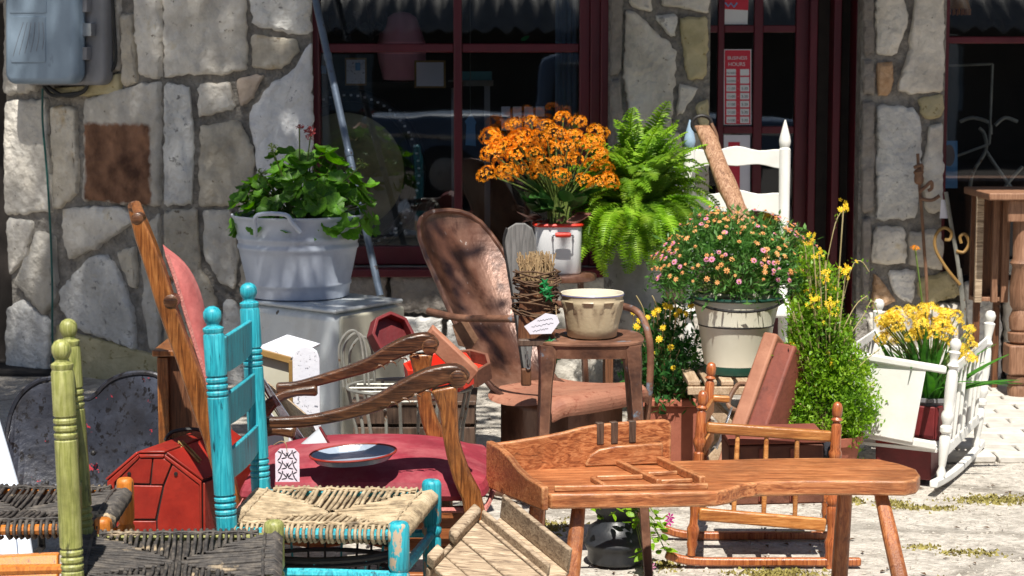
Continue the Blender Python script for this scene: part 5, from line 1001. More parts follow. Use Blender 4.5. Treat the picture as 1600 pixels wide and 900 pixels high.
# ================================================================ pail under the fern, white chair, timber
fx = W(992, 440, 8.62); fb = None
gpx, gpy = fx.x, 8.62
gp = Thing('grey_pail', 'dented grey pail holding the fern by the stone pillar', 'pail', (gpx, gpy, 0)); gh0, gh1 = .30, W(992, 345, 8.62).z
gp.part('body', MB().lathe((gpx, gpy, gh0), (gpx, gpy, 3), [(0, .115), (.01, .125), (.15, .136), (.16, .141), (.17, .138), (gh1 - gh0 - .01, .15), (gh1 - gh0, .156), (gh1 - gh0, .148), (.05, .12)], 32, cap=False), 'galv', sharp=50)
gp.part('soil', MB().lathe((gpx, gpy, gh1 - .05), (gpx, gpy, 3), [(0, .142), (.02, .01)], 20), 'soil')
fs = Thing('plant_stand', 'dark wooden block stand under the grey fern pail', 'stand', (gpx, gpy, 0)); fs.part('top', MB().box((gpx, gpy, .285), (.3, .28, .025)), 'old_brown', bevel=.004)
for sx in (-1, 1):
    for sy in (-1, 1): fs.part('leg', MB().box((gpx + sx * .12, gpy + sy * .11, .136), (.035, .035, .272)), 'old_brown', bevel=.003)
wc = Thing('white_chair', 'white ladder-back chair with pointed finials in front of the red door', 'chair', (W(1155, 300, 8.75).x, 8.8, .0))
def wpost(px, Ytop, finm, z1):
    top = W(px, 185, Ytop); x = top.x; y = Ytop
    wc.part('post', MB().lathe((x, y - .04, 0), (x, y, z1 - .13), [(0, .016), (.03, .02), (.4, .022), (.44, .018), (.46, .024), (.48, .02), (z1 - .20, .0265), (z1 - .145, .0265), (z1 - .135, .018)], 16), 'white_paint')
    wc.part('finial', MB().lathe((x, y, z1 - .137), (x, y, z1), [(0, .02), (.008, .024), (.018, .026), (.03, .027), (.05, .023), (.1, .010), (.125, .003)], 16), finm)
    return x
z1 = W(1225, 183, 8.75).z
xr = wpost(1227, 8.75, 'white_paint', z1); xl = wpost(1078, 8.75, 'blue_paint', z1)
def slat(y0, y1, arch_):
    za, zb = W(1180, y0, 8.75).z, W(1180, y1, 8.75).z; n = 13; tp_, bo_ = [], []
    for j in range(n):
        u = j / (n - 1); x = xl + .015 + (xr - xl - .03) * u; k = math.sin(math.pi * u); yy = 8.75 + .03 * k
        tp_.append(Vector((x, yy, za - .012 + .014 * k + .008 * math.cos(4 * math.pi * u) * (arch_)))); bo_.append(Vector((x, yy, zb + .012 * k - .006 * math.cos(4 * math.pi * u))))
    wc.part('slat', MB().rings([[b_ - Vector((0, .009, 0)), b_ + Vector((0, .009, 0)), t_ + Vector((0, .009, 0)), t_ - Vector((0, .009, 0))] for b_, t_ in zip(bo_, tp_)]), 'white_paint', bevel=.003)
slat(232, 262, 1); slat(300, 335, 1); slat(372, 402, 1)
wc.part('seat', MB().prism([(xl - .02, 8.72, .46), (xr + .02, 8.72, .46), (xr + .05, 8.32, .46), (xl - .05, 8.32, .46)], (0, 0, .03)), 'white_paint', bevel=.01)
for x in (xl - .03, xr + .03): wc.part('front_leg', MB().lathe((x, 8.36, 0), (x, 8.36, 1), [(0, .016), (.2, .022), (.24, .018), (.28, .025), (.46, .022)], 14), 'white_paint'); wc.part('stretcher', MB().tube([(x, 8.36, .2), (x * .98 + .01, 8.72, .2)], .011, 8), 'white_paint')
tl0, tl1 = W(1158, 342, 8.28), W(1098, 196, 8.58)
tm = Thing('timber_post', 'rough brown timber with an iron ring leaning on the white chair', 'timber', tl0)
d_ = (tl1 - tl0); k_ = 9; rs = []; r5 = random.Random(9)
for i in range(k_):
    t_ = i / (k_ - 1); c_ = tl0.lerp(tl1, t_) - d_ * .12 * (1 - t_); w_ = .050 - .008 * t_
    rs.append([c_ + Vector((math.cos(a) * w_ * r5.uniform(.88, 1.1), math.sin(a) * w_ * r5.uniform(.88, 1.1), 0)) for a in [2 * math.pi * q / 10 for q in range(10)]])
tm.part('log', MB().rings(rs), 'timber', bevel=.006, sharp=50)
rg = tl1 + Vector((0, -.01, .01)); tm.part('ring', MB().tube([rg + Vector((-.006 + math.cos(a) * .044, -.012, math.sin(a) * .038 - .004)) for a in [2 * math.pi * q / 24 for q in range(25)]], .008, 8), 'black_iron')
tm.part('hook', MB().tube(smooth_path([rg + Vector((.035, -.02, .0)), rg + Vector((.055, -.03, -.045)), rg + Vector((.06, -.03, -.075)), rg + Vector((.045, -.03, -.09))], 4), .008, 8), 'leather')
# ================================================================ cream bucket on folding slat stool, rusty case
bcx, bcy = W(1150, 500, 7.25).x, 7.25; bzb = W(1150, 590, 7.12).z
fs = Thing('slatted_stool', 'small folding slatted wooden stool under the cream bucket', 'stool', (bcx, bcy, 0))
zt_ = bzb - .003
for k in range(6):
    x = bcx - .175 + k * .062; fs.part('slat', MB().box((x, bcy - .01, zt_ - .009), (.046, .36, .018)), 'slat_wood', bevel=.003)
for sy in (-1, 1):
    y = bcy + sy * .13 - .02
    fs.part('leg', MB().sweep([(bcx - .185, y, zt_ - .02), (bcx + .16, y, 0)], .02, .042), 'slat_wood', bevel=.003); fs.part('leg', MB().sweep([(bcx + .175, y + .022, zt_ - .02), (bcx - .17, y + .022, 0)], .02, .042), 'slat_wood', bevel=.003)
    fs.part('side_rail', MB().box((bcx - .01, y + .044 * sy, zt_ - .036), (.38, .018, .03)), 'slat_wood', bevel=.003)
fs.part('bolt', MB().ball((bcx - .004, bcy - .165, zt_ / 2 - .01), .008, 8, 6), 'steel')
bu = Thing('cream_bucket', 'cream enamel bucket with dark green base full of daisies', 'bucket', (bcx, bcy, bzb)); H_ = W(1150, 460, 7.25).z - bzb
bu.part('base_band', MB().lathe((bcx, bcy, bzb), (bcx, bcy, 3), [(0, .112), (.003, .118), (.03, .120), (.034, .1185)], 40), 'green_enamel')
bu.part('body', MB().lathe((bcx, bcy, bzb), (bcx, bcy, 3), [(.034, .1195), (.18, .142), (.184, .1435), (.188, .143), (H_ - .012, .168), (H_ - .012, .16), (.06, .12)], 44, cap=False), 'bucket_cream', sharp=60)
bu.part('line', MB().lathe((bcx, bcy, bzb), (bcx, bcy, 3), [(.1835, .1432), (.184, .1446), (.1875, .1446), (.188, .1432)], 44, cap=False), 'black_seam')
bu.part('rim', MB().tube([Vector((bcx + math.cos(a) * .17, bcy + math.sin(a) * .17, bzb + H_ - .008)) for a in [2 * math.pi * j / 44 for j in range(45)]], .007, 8), 'green_enamel')
bu.part('soil', MB().lathe((bcx, bcy, bzb + H_ - .03), (bcx, bcy, 3), [(0, .16), (.015, .01)], 20), 'soil')
bu.part('bail_handle', MB().tube(smooth_path([Vector((bcx + math.cos(a) * .174, bcy - abs(math.sin(a)) * .185, bzb + H_ - .022 - .022 * math.sin(a) ** 2)) for a in [math.pi * j / 12 for j in range(13)]], 3), .0055, 8), 'black_iron')
for s_ in (-1, 1): bu.part('ear', MB().ball((bcx + s_ * .174, bcy, bzb + H_ - .025), .013, 8, 6), 'green_enamel')
sc = Thing('metal_case', 'rusty red hinged metal case standing on edge against the cream bucket', 'case', (W(1165, 680, 6.75).x, 6.75, 0))
c0 = W(1146, 690, 6.78); uu = (W(1207, 520, 6.95) - c0); ll = uu.length; uu.normalize(); vv = Vector((.62, -.62, -.30)); vv = (vv - uu * vv.dot(uu)).normalized(); ww_ = uu.cross(vv).normalized(); ww_ = ww_ if ww_.y > 0 else -ww_
def slab(a0, a1, b0, b1, d0, d1): return MB().hexa([c0 + uu * a + vv * b + ww_ * d0 for a, b in ((a0, b0), (a1, b0), (a1, b1), (a0, b1))], [c0 + uu * a + vv * b + ww_ * d1 for a, b in ((a0, b0), (a1, b0), (a1, b1), (a0, b1))])
sc.part('body', slab(-.10, ll - .03, .028, .105, -.0, .16), 'case_rust', bevel=.010, seg=3); sc.part('lid', slab(-.10, ll, -.035, .024, -.004, .164), 'case_lit', bevel=.010, seg=3)
hp = c0 + uu * ll * .42 - vv * .05; sc.part('handle', MB().tube(smooth_path([hp + uu * .06 + ww_ * .06, hp + uu * .05 - vv * .045 + ww_ * .06, hp - uu * .03 - vv * .055 + ww_ * .06, hp - uu * .05 + ww_ * .06], 4), .009, 8), 'leather')
sc.part('mirror_plate', MB().rings([[hp - uu * .14 + uu * math.cos(a) * .085 * f_ + (ww_ * .5 - vv * .3).normalized() * math.sin(a) * .035 * f_ - vv * d_ for a in [2 * math.pi * j / 20 for j in range(20)]] for f_, d_ in ((1, 0), (1, .008))]), 'steel', bevel=.002)
# ================================================================ white doll crib and what is in it
ZT = .5
cr_ = Thing('doll_crib', 'white wooden doll crib on rockers with turned corner posts', 'crib', (1.5, 7.3, 0))
pN0, pN1 = W(1469, 762, 6.97), W(1489, 536, 6.97)
e1 = Vector((.27, .58, 0)); e2 = Vector((-.40, .22, 0))
def cpost(g, tilt=Vector((.045, 0, 0)), H=.53, r=.020):
    p0 = Vector((g.x, g.y, .03)); p1 = p0 + tilt + Vector((0, 0, H)); h_ = (p1 - p0).length
    pr = [(0, r * .5), (.01, r * .7), (.03, r * .9), (.05, r * .55), (.06, r * .7), (.12, r * .95), (.16, r * 1.05), (.175, r * .7), (.185, r * 1.15), (.20, r * 1.15), (.21, r * .75), (.235, r * 1.2), (.25, r * 1.15), (.265, r * .8), (.30, r * 1.0), (.36, r * 1.08), (.40, r * .95), (.42, r * .7), (.43, r * 1.1), (.445, r * .7), (.46, r * .75), (h_ - .052, r * 1.15), (h_ - .045, r * .7), (h_ - .035, r * .95), (h_ - .018, r * 1.1), (h_ - .004, r * .75), (h_, r * .2)]
    cr_.part('post', MB().lathe(p0, p1, pr, 16), 'white_paint'); return p0, p1
g0 = Vector((pN0.x, pN0.y, 0)); A = cpost(g0); Bp = cpost(g0 + e1, H=.56); Cp = cpost(g0 + e2, H=.55); Dp = cpost(g0 + e1 + e2, H=.58)
def on(p, z): return p[0].lerp(p[1], (z - .03) / (p[1].z - .03))
for z, h_ in ((.44, .035), (.13, .04)):
    cr_.part('end_rail', MB().sweep([on(A, z), on(Bp, z + .03)], .02, h_), 'white_paint', bevel=.004); cr_.part('end_rail', MB().sweep([on(Cp, z), on(Dp, z + .03)], .02, h_), 'white_paint', bevel=.004)
for k in range(7):
    u = (k + 1) / 8; p0, p1 = on(A, .13).lerp(on(Bp, .16), u), on(A, .44).lerp(on(Bp, .47), u); hh = (p1 - p0).length
    cr_.part('spindle', MB().lathe(p0, p1, [(0, .005), (hh * .2, .0075), (hh * .5, .0085), (hh * .8, .0075), (hh, .005)], 9), 'white_paint')
    q0, q1 = on(Cp, .13).lerp(on(Dp, .16), u), on(Cp, .44).lerp(on(Dp, .47), u); cr_.part('spindle', MB().lathe(q0, q1, [(0, .005), (hh * .5, .0085), (hh, .005)], 9), 'white_paint')
sd0 = e2.normalized(); up = Vector((.045, 0, .5)).normalized()
Y1, Y2 = 6.98, 7.10
pn_ = [W(1448, 572, 7.0), W(1426, 692, 7.0), W(1322, 672, 7.16), W(1336, 556, 7.16)]
cr_.part('side_panel', MB().prism(pn_, (.004, .014, 0)), 'white_paint', bevel=.003)
cr_.part('top_rail', MB().sweep([W(1478, 578, 6.97), W(1300, 549, 7.2)], .03, .028), 'white_paint', bevel=.006)
cr_.part('bottom_rail', MB().sweep([W(1462, 697, 6.98), W(1300, 668, 7.22)], .03, .032), 'white_paint', bevel=.006)
cr_.part('far_panel', MB().prism([on(Bp, .14) - Vector((.01, 0, 0)), on(Dp, .14) + Vector((.01, 0, 0)), on(Dp, .42) + Vector((.01, 0, 0)), on(Bp, .42) - Vector((.01, 0, 0))], (.006, .014, 0)), 'white_paint', bevel=.003)
for base_ in (g0, g0 + e2):
    pts = []
    for k in range(9):
        u = k / 8 * 1.36 - .18; p = base_ + e1 * u; pts.append(Vector((p.x, p.y, .016 + .012 * (2 * (u - .5)) ** 2)))
    cr_.part('rocker', MB().sweep(pts, .03, .028, side=(.9, -.42, 0)), 'white_paint', bevel=.005)
cr_.part('floor_board', MB().prism([on(A, .13) + Vector((-.02, .02, 0)), on(Bp, .13) + Vector((-.02, -.02, 0)), on(Dp, .13) + Vector((.02, -.02, 0)), on(Cp, .13) + Vector((.02, .02, 0))], (0, 0, .012)), 'white_paint')
# red planter crate beneath / inside
pc = g0 + e1 * .5 + e2 * .45
rp = Thing('red_planter', 'red wooden planter box standing inside the white crib', 'planter', (pc.x, pc.y, .143))
xd = e2.normalized(); yd = Vector((-xd.y, xd.x, 0)); yd = yd if yd.y > 0 else -yd
def frame_box(t, c_, xl, yl, z0, z1, th, m, name='side'):
    for s_ in (-1, 1):
        a = c_ + yd * s_ * yl / 2; t.part(name, MB().prism([a - xd * xl / 2 + Vector((0, 0, z0)), a + xd * xl / 2 + Vector((0, 0, z0)), a + xd * xl / 2 + Vector((0, 0, z1)), a - xd * xl / 2 + Vector((0, 0, z1))], -yd * s_ * th), m, bevel=.003)
        b_ = c_ + xd * s_ * (xl / 2 + .001); t.part(name, MB().prism([b_ - yd * yl / 2 + Vector((0, 0, z0)), b_ + yd * yl / 2 + Vector((0, 0, z0)), b_ + yd * yl / 2 + Vector((0, 0, z1)), b_ - yd * yl / 2 + Vector((0, 0, z1))], xd * s_ * th), m, bevel=.003)
frame_box(rp, Vector((pc.x, pc.y, 0)), .30, .30, .145, .27, .015, 'red_dark'); rp.part('floor', MB().prism([Vector((pc.x, pc.y, .15)) + xd * a * .15 + yd * b_ * .15 for a, b_ in ((-1, -1), (1, -1), (1, 1), (-1, 1))], (0, 0, .01)), 'red_dark')
w0, w1 = W(1366, 690, 7.1), W(1452, 732, 7.02)
rd = Thing('red_crate', 'dark red wooden crate on the ground under the white crib', 'crate', (w0.x, 7.2, 0))
pr_ = [W(1368, 692, 7.13), W(1455, 702, 7.05), W(1455, 730, 7.05), W(1368, 722, 7.13)]
pr_[2].z = .012; pr_[3].z = .012
rd.part('body', MB().prism(pr_, (.1, .26, 0)), 'red_dark', bevel=.004); rd.part('lip', MB().sweep([pr_[0] + Vector((0, -.004, .004)), pr_[1] + Vector((0, -.004, .004))], .02, .016), 'red_paint', bevel=.003)
gpc = W(1455, 640, 7.28)
dp = Thing('nursery_pot', 'dark grey nursery pot holding the yellow flowers inside the crib', 'pot', (gpc.x, 7.28, .162)); dp.part('body', MB().lathe((gpc.x, 7.28, .162), (gpc.x, 7.28, 3), [(0, .06), (.004, .065), (.12, .088), (.12, .095), (.135, .096), (.135, .088), (.1, .08), (.1, .01)], 26), 'meter_dark')
# ================================================================ plants
P3 = random.Random(21)
def leaf_round(rn, r=1, n=24, cup=.25, scal=.035):
    mb = MB(); vs = [Vector((0, 0, 0))]; a0 = .35
    for ring_ in (.55, 1.0):
        for k in range(n + 1):
            a = a0 + (2 * math.pi - 2 * a0) * k / n; rr_ = r * ring_ * (1 + (scal * math.cos(k * math.pi) + .09 * math.cos(k * math.pi / 2.4) if ring_ == 1 else 0))
            vs.append(Vector((math.cos(a) * rr_, math.sin(a) * rr_, cup * ring_ ** 2 * r + (.09 * r * math.cos(k * math.pi / 2.4) * ring_) + rn.uniform(-.05, .05) * r)))
    fs = [(0, 1 + k, 2 + k) for k in range(n)] + [(1 + k, 2 + n + k, 3 + n + k, 2 + k) for k in range(n)]
    return mb.add(vs, fs)
def leaf_oval(rn, L=1, wd=.5, curl=.3, n=6, fold=.12):
    mb = MB(); rows = []
    for i in range(n + 1):
        u = i / n; w_ = wd * math.sin(math.pi * min(.97, u ** .8 * .96 + .03)) ** .8 / 2; z = curl * u * u * L
        rows.append([Vector((u * L, -w_ * L, z + fold * w_ * L)), Vector((u * L, 0, z - fold * w_ * L)), Vector((u * L, w_ * L, z + fold * w_ * L))])
    return mb.grid(rows)
def dirrot(d, roll=0):
    d = Vector(d).normalized(); q = d.to_track_quat('X', 'Z'); e = (q.to_matrix() @ Matrix.Rotation(roll, 3, 'X')).to_euler(); return e
# --- geranium
ge = Thing('geranium', 'leafy green geranium growing in the white washtub', 'plant', (tcx, tcy, tz + .3))
gm = [mesh('leaf', leaf_round(P3, 1, 24, cup=c_), 'geranium_leaf', 60) for c_ in (.2, .35, .1, .5)]
gst = MB(); ctr = Vector((tcx + .01, tcy, tz + .30))
for i in range(155):
    a = P3.random() * 6.283; el = math.asin(P3.uniform(.0, 1)); rr_ = P3.uniform(.72, 1.05)
    p = ctr + Vector((math.cos(a) * math.cos(el) * .285 * rr_ + .02, math.sin(a) * math.cos(el) * .25 * rr_, math.sin(el) * .245 * rr_ * (1 + .12 * math.sin(a * 3)) + .03 - (.05 if el < .2 else 0)))
    nrm = Vector((math.cos(a) * math.cos(el), math.sin(a) * math.cos(el) - .25, math.sin(el) + .45)).normalized() + Vector((P3.uniform(-.4, .4), P3.uniform(-.4, .4), P3.uniform(-.2, .3)))
    e = nrm.to_track_quat('Z', 'Y'); e = (e.to_matrix() @ Matrix.Rotation(P3.random() * 6.3, 3, 'Z')).to_euler()
    ge.inst('leaf', P3.choice(gm), p, e, P3.uniform(.032, .056)); gst.tube([ctr + Vector((math.cos(a) * .06, math.sin(a) * .06, 0)), ctr.lerp(p, .6), p], .0025, 4)
for px, py, big in ((425, 232, .6), (486, 208, 1), (566, 256, .6), (408, 272, .7), (468, 200, .3)):
    q = W(px, py, 7.88); gst.tube(smooth_path([ctr + Vector(((q.x - ctr.x) * .5, 0, .1)), ctr.lerp(q, .6), q], 3), .003, 5)
    fh = MB()
    for k in range(int(34 * big)):
        d = Vector((P3.gauss(0, 1), P3.gauss(0, 1), P3.gauss(.2, 1))).normalized() * .028 * (big ** .5); fh.tube([q, q + d], .0013, 3); s0 = q + d
        fh.add([s0 + Vector((P3.uniform(-1, 1), P3.uniform(-1, 1), P3.uniform(-1, 1))) * .008 for _ in range(4)], [(0, 1, 2, 3)])
    ge.part('flower_head', fh, 'red_petal' if px in (486, 468) else 'stem', sharp=None)
ge.part('stems', gst, 'stem', kind='stuff', sharp=None)
# --- orange kalanchoe
ka = Thing('kalanchoe', 'orange flowering kalanchoe in the white enamel pot', 'plant', (px_.x, 8.4, pzb + .2))
def cluster(rn, n, rad, fl, flat=.6, petals=4):
    mb = MB()
    for i in range(n):
        a = rn.random() * 6.283; z = rn.uniform(-.25, 1); s_ = math.sqrt(max(0, 1 - z * z)); c_ = Vector((math.cos(a) * s_, math.sin(a) * s_, z * flat)) * rad * rn.uniform(.8, 1.05)
        nr = (c_.normalized() + Vector((rn.uniform(-.4, .4), rn.uniform(-.4, .4), rn.uniform(0, .5)))).normalized(); t1 = nr.orthogonal().normalized(); t2 = nr.cross(t1); ro = rn.random() * 1.6; f_ = fl * rn.uniform(.75, 1.15)
        for k in range(petals):
            b_ = ro + k * 2 * math.pi / petals; d1 = t1 * math.cos(b_) + t2 * math.sin(b_); d2 = t1 * math.cos(b_ + .5) + t2 * math.sin(b_ + .5); d3 = t1 * math.cos(b_ - .5) + t2 * math.sin(b_ - .5)
            mb.add([c_, c_ + d3 * f_ * .6 + nr * f_ * .25, c_ + d1 * f_ + nr * f_ * .2, c_ + d2 * f_ * .6 + nr * f_ * .25], [(0, 1, 2, 3)])
    return mb
km = [mesh('flower_cluster', cluster(P3, 74, 1, .205), 'orange_petal') for _ in range(3)]
kst = MB(); kc = Vector((px_.x, 8.4, pzb + .215))
for i, (x, y) in enumerate([(800, 195), (828, 190), (852, 197), (880, 184), (905, 190), (935, 206), (765, 212), (787, 228), (815, 212), (843, 214), (868, 207), (897, 212), (760, 272), (782, 250), (808, 240), (835, 240), (860, 230), (887, 230), (914, 226), (936, 240), (947, 262), (922, 258), (898, 250), (872, 252), (800, 272), (822, 262), (848, 258), (940, 284), (914, 282), (845, 268), (876, 276), (806, 218), (832, 226), (790, 268), (768, 238), (928, 222), (776, 222), (954, 282)]):
    yy = 8.4 - .16 + abs(x - 855) / 100 * .08 + P3.uniform(0, .14) + (230 - y) * .001; q = W(x, y, yy); d = (q - kc).normalized()
    e = (Vector((d.x * .6, d.y * .6 - .35, .8))).to_track_quat('Z', 'Y').to_euler(); e.rotate_axis('Z', P3.random() * 6)
    ka.inst('flower_cluster', P3.choice(km), q, e, P3.uniform(.037, .052)); kst.tube(smooth_path([kc + Vector((d.x * .05, d.y * .05, 0)), kc + Vector((d.x * .1, d.y * .08, .12)), q], 4), .0035, 5)
kl_ = [mesh('leaf', leaf_oval(P3, 1, .58, c_), m_, 60) for c_, m_ in ((.25, 'kalanchoe_leaf'), (-.2, 'kalanchoe_leaf'), (.1, 'kalanchoe_leaf'), (.3, 'kalanchoe_red'), (-.3, 'kalanchoe_red'))]
for i in range(74):
    a = P3.random() * 6.283; h_ = P3.uniform(.01, .17); lowk = h_ < .05; d = Vector((math.cos(a), math.sin(a), P3.uniform(-.15, .3) if lowk else P3.uniform(.1, .9)))
    ka.inst('leaf', kl_[P3.choice((3, 4, 0)) if lowk else P3.choice((0, 1, 2))], kc + Vector((math.cos(a) * P3.uniform(.03, .10), math.sin(a) * P3.uniform(.02, .09), h_)), dirrot(d, P3.uniform(-.6, .6)), P3.uniform(.07, .125))
ka.part('stems', kst, 'stem', kind='stuff', sharp=None)
# --- fern
fe = Thing('fern', 'bright green Boston fern arching out of the grey pail', 'plant', (gpx, gpy, gh1))
def frond(rn, L, droop, n=34):
    mb = MB(); pts = []; p = Vector((0, 0, 0)); ang = 1.15; 
    for i in range(n + 1):
        pts.append(p.copy()); u = i / n; ang -= droop * (.4 + 1.4 * u) / n; p = p + Vector((math.cos(ang), 0, math.sin(ang))) * L / n
    mb.tube(pts[::3] + [pts[-1]], .0022, 4)
    for i in range(2, n):
        u = i / n; ln = .062 * math.sin(math.pi * min(1, .12 + u * .86)) ** .7 * (L / .4); t = (pts[i + 1] - pts[i]).normalized(); nr = Vector((-t.z, 0, t.x))
        for s_ in (-1, 1):
            d = (Vector((0, s_, 0)) + t * .35 + nr * rn.uniform(-.05, .25)).normalized() * ln * rn.uniform(.85, 1.1); w_ = t * L / n * .42; b_ = pts[i]
            mb.add([b_ - w_ * .7, b_ + w_ * .8, b_ + d * .6 + w_ * .9 + nr * .004, b_ + d - nr * ln * .15, b_ + d * .6 - w_ * .6 + nr * .004], [(0, 1, 2, 3, 4)])
    return mb
fm = [mesh('frond', frond(P3, L, dr), 'fern_leaf') for L, dr in ((.52, .9), (.50, 1.5), (.50, 2.1), (.44, .6), (.52, 2.3), (.48, 1.8))]
for i in range(150):
    a = P3.random() * 6.283 if i % 3 else P3.uniform(-2.6, -.2); k = i % 6
    fe.inst('frond', fm[k], (gpx + math.cos(a) * .04, gpy + math.sin(a) * .04, gh1 - .02 + P3.uniform(0, .08)), (P3.uniform(-.3, .3), P3.uniform(-.6, .95 if i % 3 else .1), a), P3.uniform(.62, .92))
for i in range(46):
    a = P3.uniform(-2.7, -.35); fe.inst('frond', fm[(1, 2, 4)[i % 3]], (gpx + math.cos(a) * .09, gpy + math.sin(a) * .09, gh1 + P3.uniform(0, .06)), (P3.uniform(-.3, .3), P3.uniform(.55, 1.15), a), P3.uniform(.6, .85))
for i in range(16):
    a = P3.uniform(-3.1, .3); fe.inst('frond', fm[(0, 3)[i % 2]], (gpx, gpy, gh1 + .03), (P3.uniform(-.25, .25), P3.uniform(-.75, -.2), a), P3.uniform(.85, 1.1))
# --- generic fine foliage
def leaflets(mb, rn, p, n, r, ln, wd, bias=Vector((0, -.2, .6))):
    for _ in range(n):
        d = (Vector((rn.gauss(0, 1), rn.gauss(0, 1), rn.gauss(0, 1))).normalized() + bias).normalized(); q = p + Vector((rn.gauss(0, r), rn.gauss(0, r), rn.gauss(0, r))); s_ = d.orthogonal().normalized(); s_ = (s_ * math.cos(rn.random() * 6) + d.cross(s_) * math.sin(rn.random() * 6)) * wd * rn.uniform(.7, 1.2); L_ = ln * rn.uniform(.6, 1.25)
        mb.add([q, q + d * L_ * .5 + s_, q + d * L_, q + d * L_ * .5 - s_], [(0, 1, 2, 3)])
def daisy(mb, rn, c_, nr, r, n=9):
    nr = nr.normalized(); t1 = nr.orthogonal().normalized(); t2 = nr.cross(t1)
    for k in range(n):
        b_ = k * 2 * math.pi / n + rn.uniform(-.1, .1); d = t1 * math.cos(b_) + t2 * math.sin(b_); s_ = nr.cross(d) * r * .22; mb.add([c_, c_ + d * r * .6 + s_ + nr * r * .1, c_ + d * r, c_ + d * r * .6 - s_ + nr * r * .1], [(0, 1, 2, 3)])
# --- daisy bush
da = Thing('daisy_bush', 'rounded bush of faded pink and tan daisies in the cream bucket', 'plant', (bcx, bcy, bzb + H_))
dc = Vector((W(1148, 440, 7.2).x, bcy + .06, bzb + H_ + .012)); dl = MB(); dst = MB(); df = MB(); dt = MB(); r6 = random.Random(31)
for i in range(620):
    a = r6.random() * 6.283; u = r6.random(); el = math.asin(u) ; rr_ = r6.uniform(.45, 1.0) ** .5 * (1 + .10 * math.sin(3 * a + 1) + .06 * math.sin(7 * a))
    p = dc + Vector((math.cos(a) * math.cos(el) * .315 * rr_, math.sin(a) * math.cos(el) * .235 * rr_, math.sin(el) * .265 * rr_ + .015 - (.03 if el < .25 and rr_ > .8 else 0)))
    leaflets(dl, r6, p, 14, .016, .034, .0042, bias=(p - dc).normalized() * .7 + Vector((0, 0, .3)))
    if i % 5 == 0: dst.tube([dc + Vector((0, 0, -.02)), dc.lerp(p, .6), p], .0018, 3)
for i in range(330):
    a = r6.random() * 6.283; el = math.asin(r6.uniform(.12, 1)); k = 1.04 + .1 * math.sin(3 * a + 1) + r6.uniform(-.05, .08)
    nr = Vector((math.cos(a) * math.cos(el), math.sin(a) * math.cos(el), math.sin(el))); p = dc + Vector((nr.x * .31 * k, nr.y * .235 * k, nr.z * .265 * k + .015)); pk = r6.random() < .27
    daisy(df if pk else dt, r6, p, nr + Vector((0, -.2, .3)), r6.uniform(.007, .014), 10 if pk else 7); dst.tube([p - nr * .05, p], .0013, 3)
    if pk or r6.random() < .4: dt.ball(p + nr * .003, .0042, 6, 4)
da.part('foliage', dl, 'daisy_leaf', kind='stuff', sharp=None); da.part('stems', dst, 'stem', kind='stuff', sharp=None); da.part('faded_flowers', dt, 'tan_petal', kind='stuff', sharp=None); da.part('pink_flowers', df, 'pink_petal', kind='stuff', sharp=None)
# --- green bush with yellow flowers, right of the case
gbx, gby = W(1290, 700, 7.0).x, 7.02
bt2 = Thing('terracotta_pot', 'low terracotta pot hidden at the foot of the tall green bush', 'pot', (gbx, gby, 0)); bt2.part('body', MB().lathe((gbx, gby, 0), (gbx, gby, 1), [(0, .09), (.01, .1), (.17, .13), (.17, .14), (.20, .142), (.2, .128), (.17, .12), (.17, .01)], 26), 'terracotta')
gy = Thing('yellow_flowering_bush', 'tall feathery green bush with yellow flower spikes beside the case', 'plant', (gbx, gby, .18))
lf = MB(); stm = MB(); yf = MB(); r7 = random.Random(41)
def shoot(x, y, lean=0, yd_=0, fl=False):
    top = W(x, y, gby + yd_); base_ = Vector((gbx + (top.x - gbx) * .35, gby + yd_ * .5, .2)); mid = base_.lerp(top, .55) + Vector((-(top.x - gbx) * .08, 0, .02)); pth = smooth_path([base_, mid, top], 6); stm.tube(pth, .0024, 4)
    return pth
for i in range(270):
    u = r7.random(); x = 1220 + r7.random() * 112; top_y = {0: 560, 1: 470, 2: 380, 3: 395, 4: 420, 5: 500, 6: 540}[min(6, int((x - 1215) / 19))] + r7.uniform(0, 190)
    yd_ = r7.uniform(-.13, .13); pth = shoot(x + r7.uniform(-6, 6), top_y, yd_=yd_)
    for k, p in enumerate(pth[3:]): leaflets(lf, r7, p, 16, .014, .023, .0044)
for i in range(330):   # round leafy skirt
    a = r7.random() * 6.283; el = math.asin(r7.uniform(-.5, 1)); p = Vector((gbx + .02, gby, .33)) + Vector((math.cos(a) * math.cos(el) * (.165 - .03 * math.sin(el)) * (1 + .12 * math.sin(5 * a)), math.sin(a) * math.cos(el) * .15, math.sin(el) * .23)) * r7.uniform(.75, 1.05); leaflets(lf, r7, p, 24, .018, .018, .0042)
for x, y, n, s_ in ((1318, 324, 16, .010), (1322, 418, 22, .014), (1290, 432, 16, .014), (1272, 470, 22, .016), (1298, 478, 22, .016), (1282, 500, 12, .014), (1296, 452, 14, .012), (1266, 455, 10, .01), (1300, 562, 14, .012), (1320, 552, 9, .01), (1330, 560, 8, .008), (1278, 590, 8, .008), (1252, 578, 6, .006), (1240, 540, 5, .005), (1318, 575, 7, .008), (1270, 372, 10, .01), (1280, 395, 8, .01)):
    yd_ = r7.uniform(-.14, -.04); q = W(x, y, gby + yd_)
    if y < 480: shoot(x, y, yd_=yd_)
    for k in range(n):
        p = q + Vector((r7.gauss(0, s_), r7.gauss(0, s_), r7.gauss(0, s_ * 1.2))); daisy(yf, r7, p, Vector((r7.gauss(0, .5), -1, r7.gauss(.3, .5))), r7.uniform(.007, .011), 5)
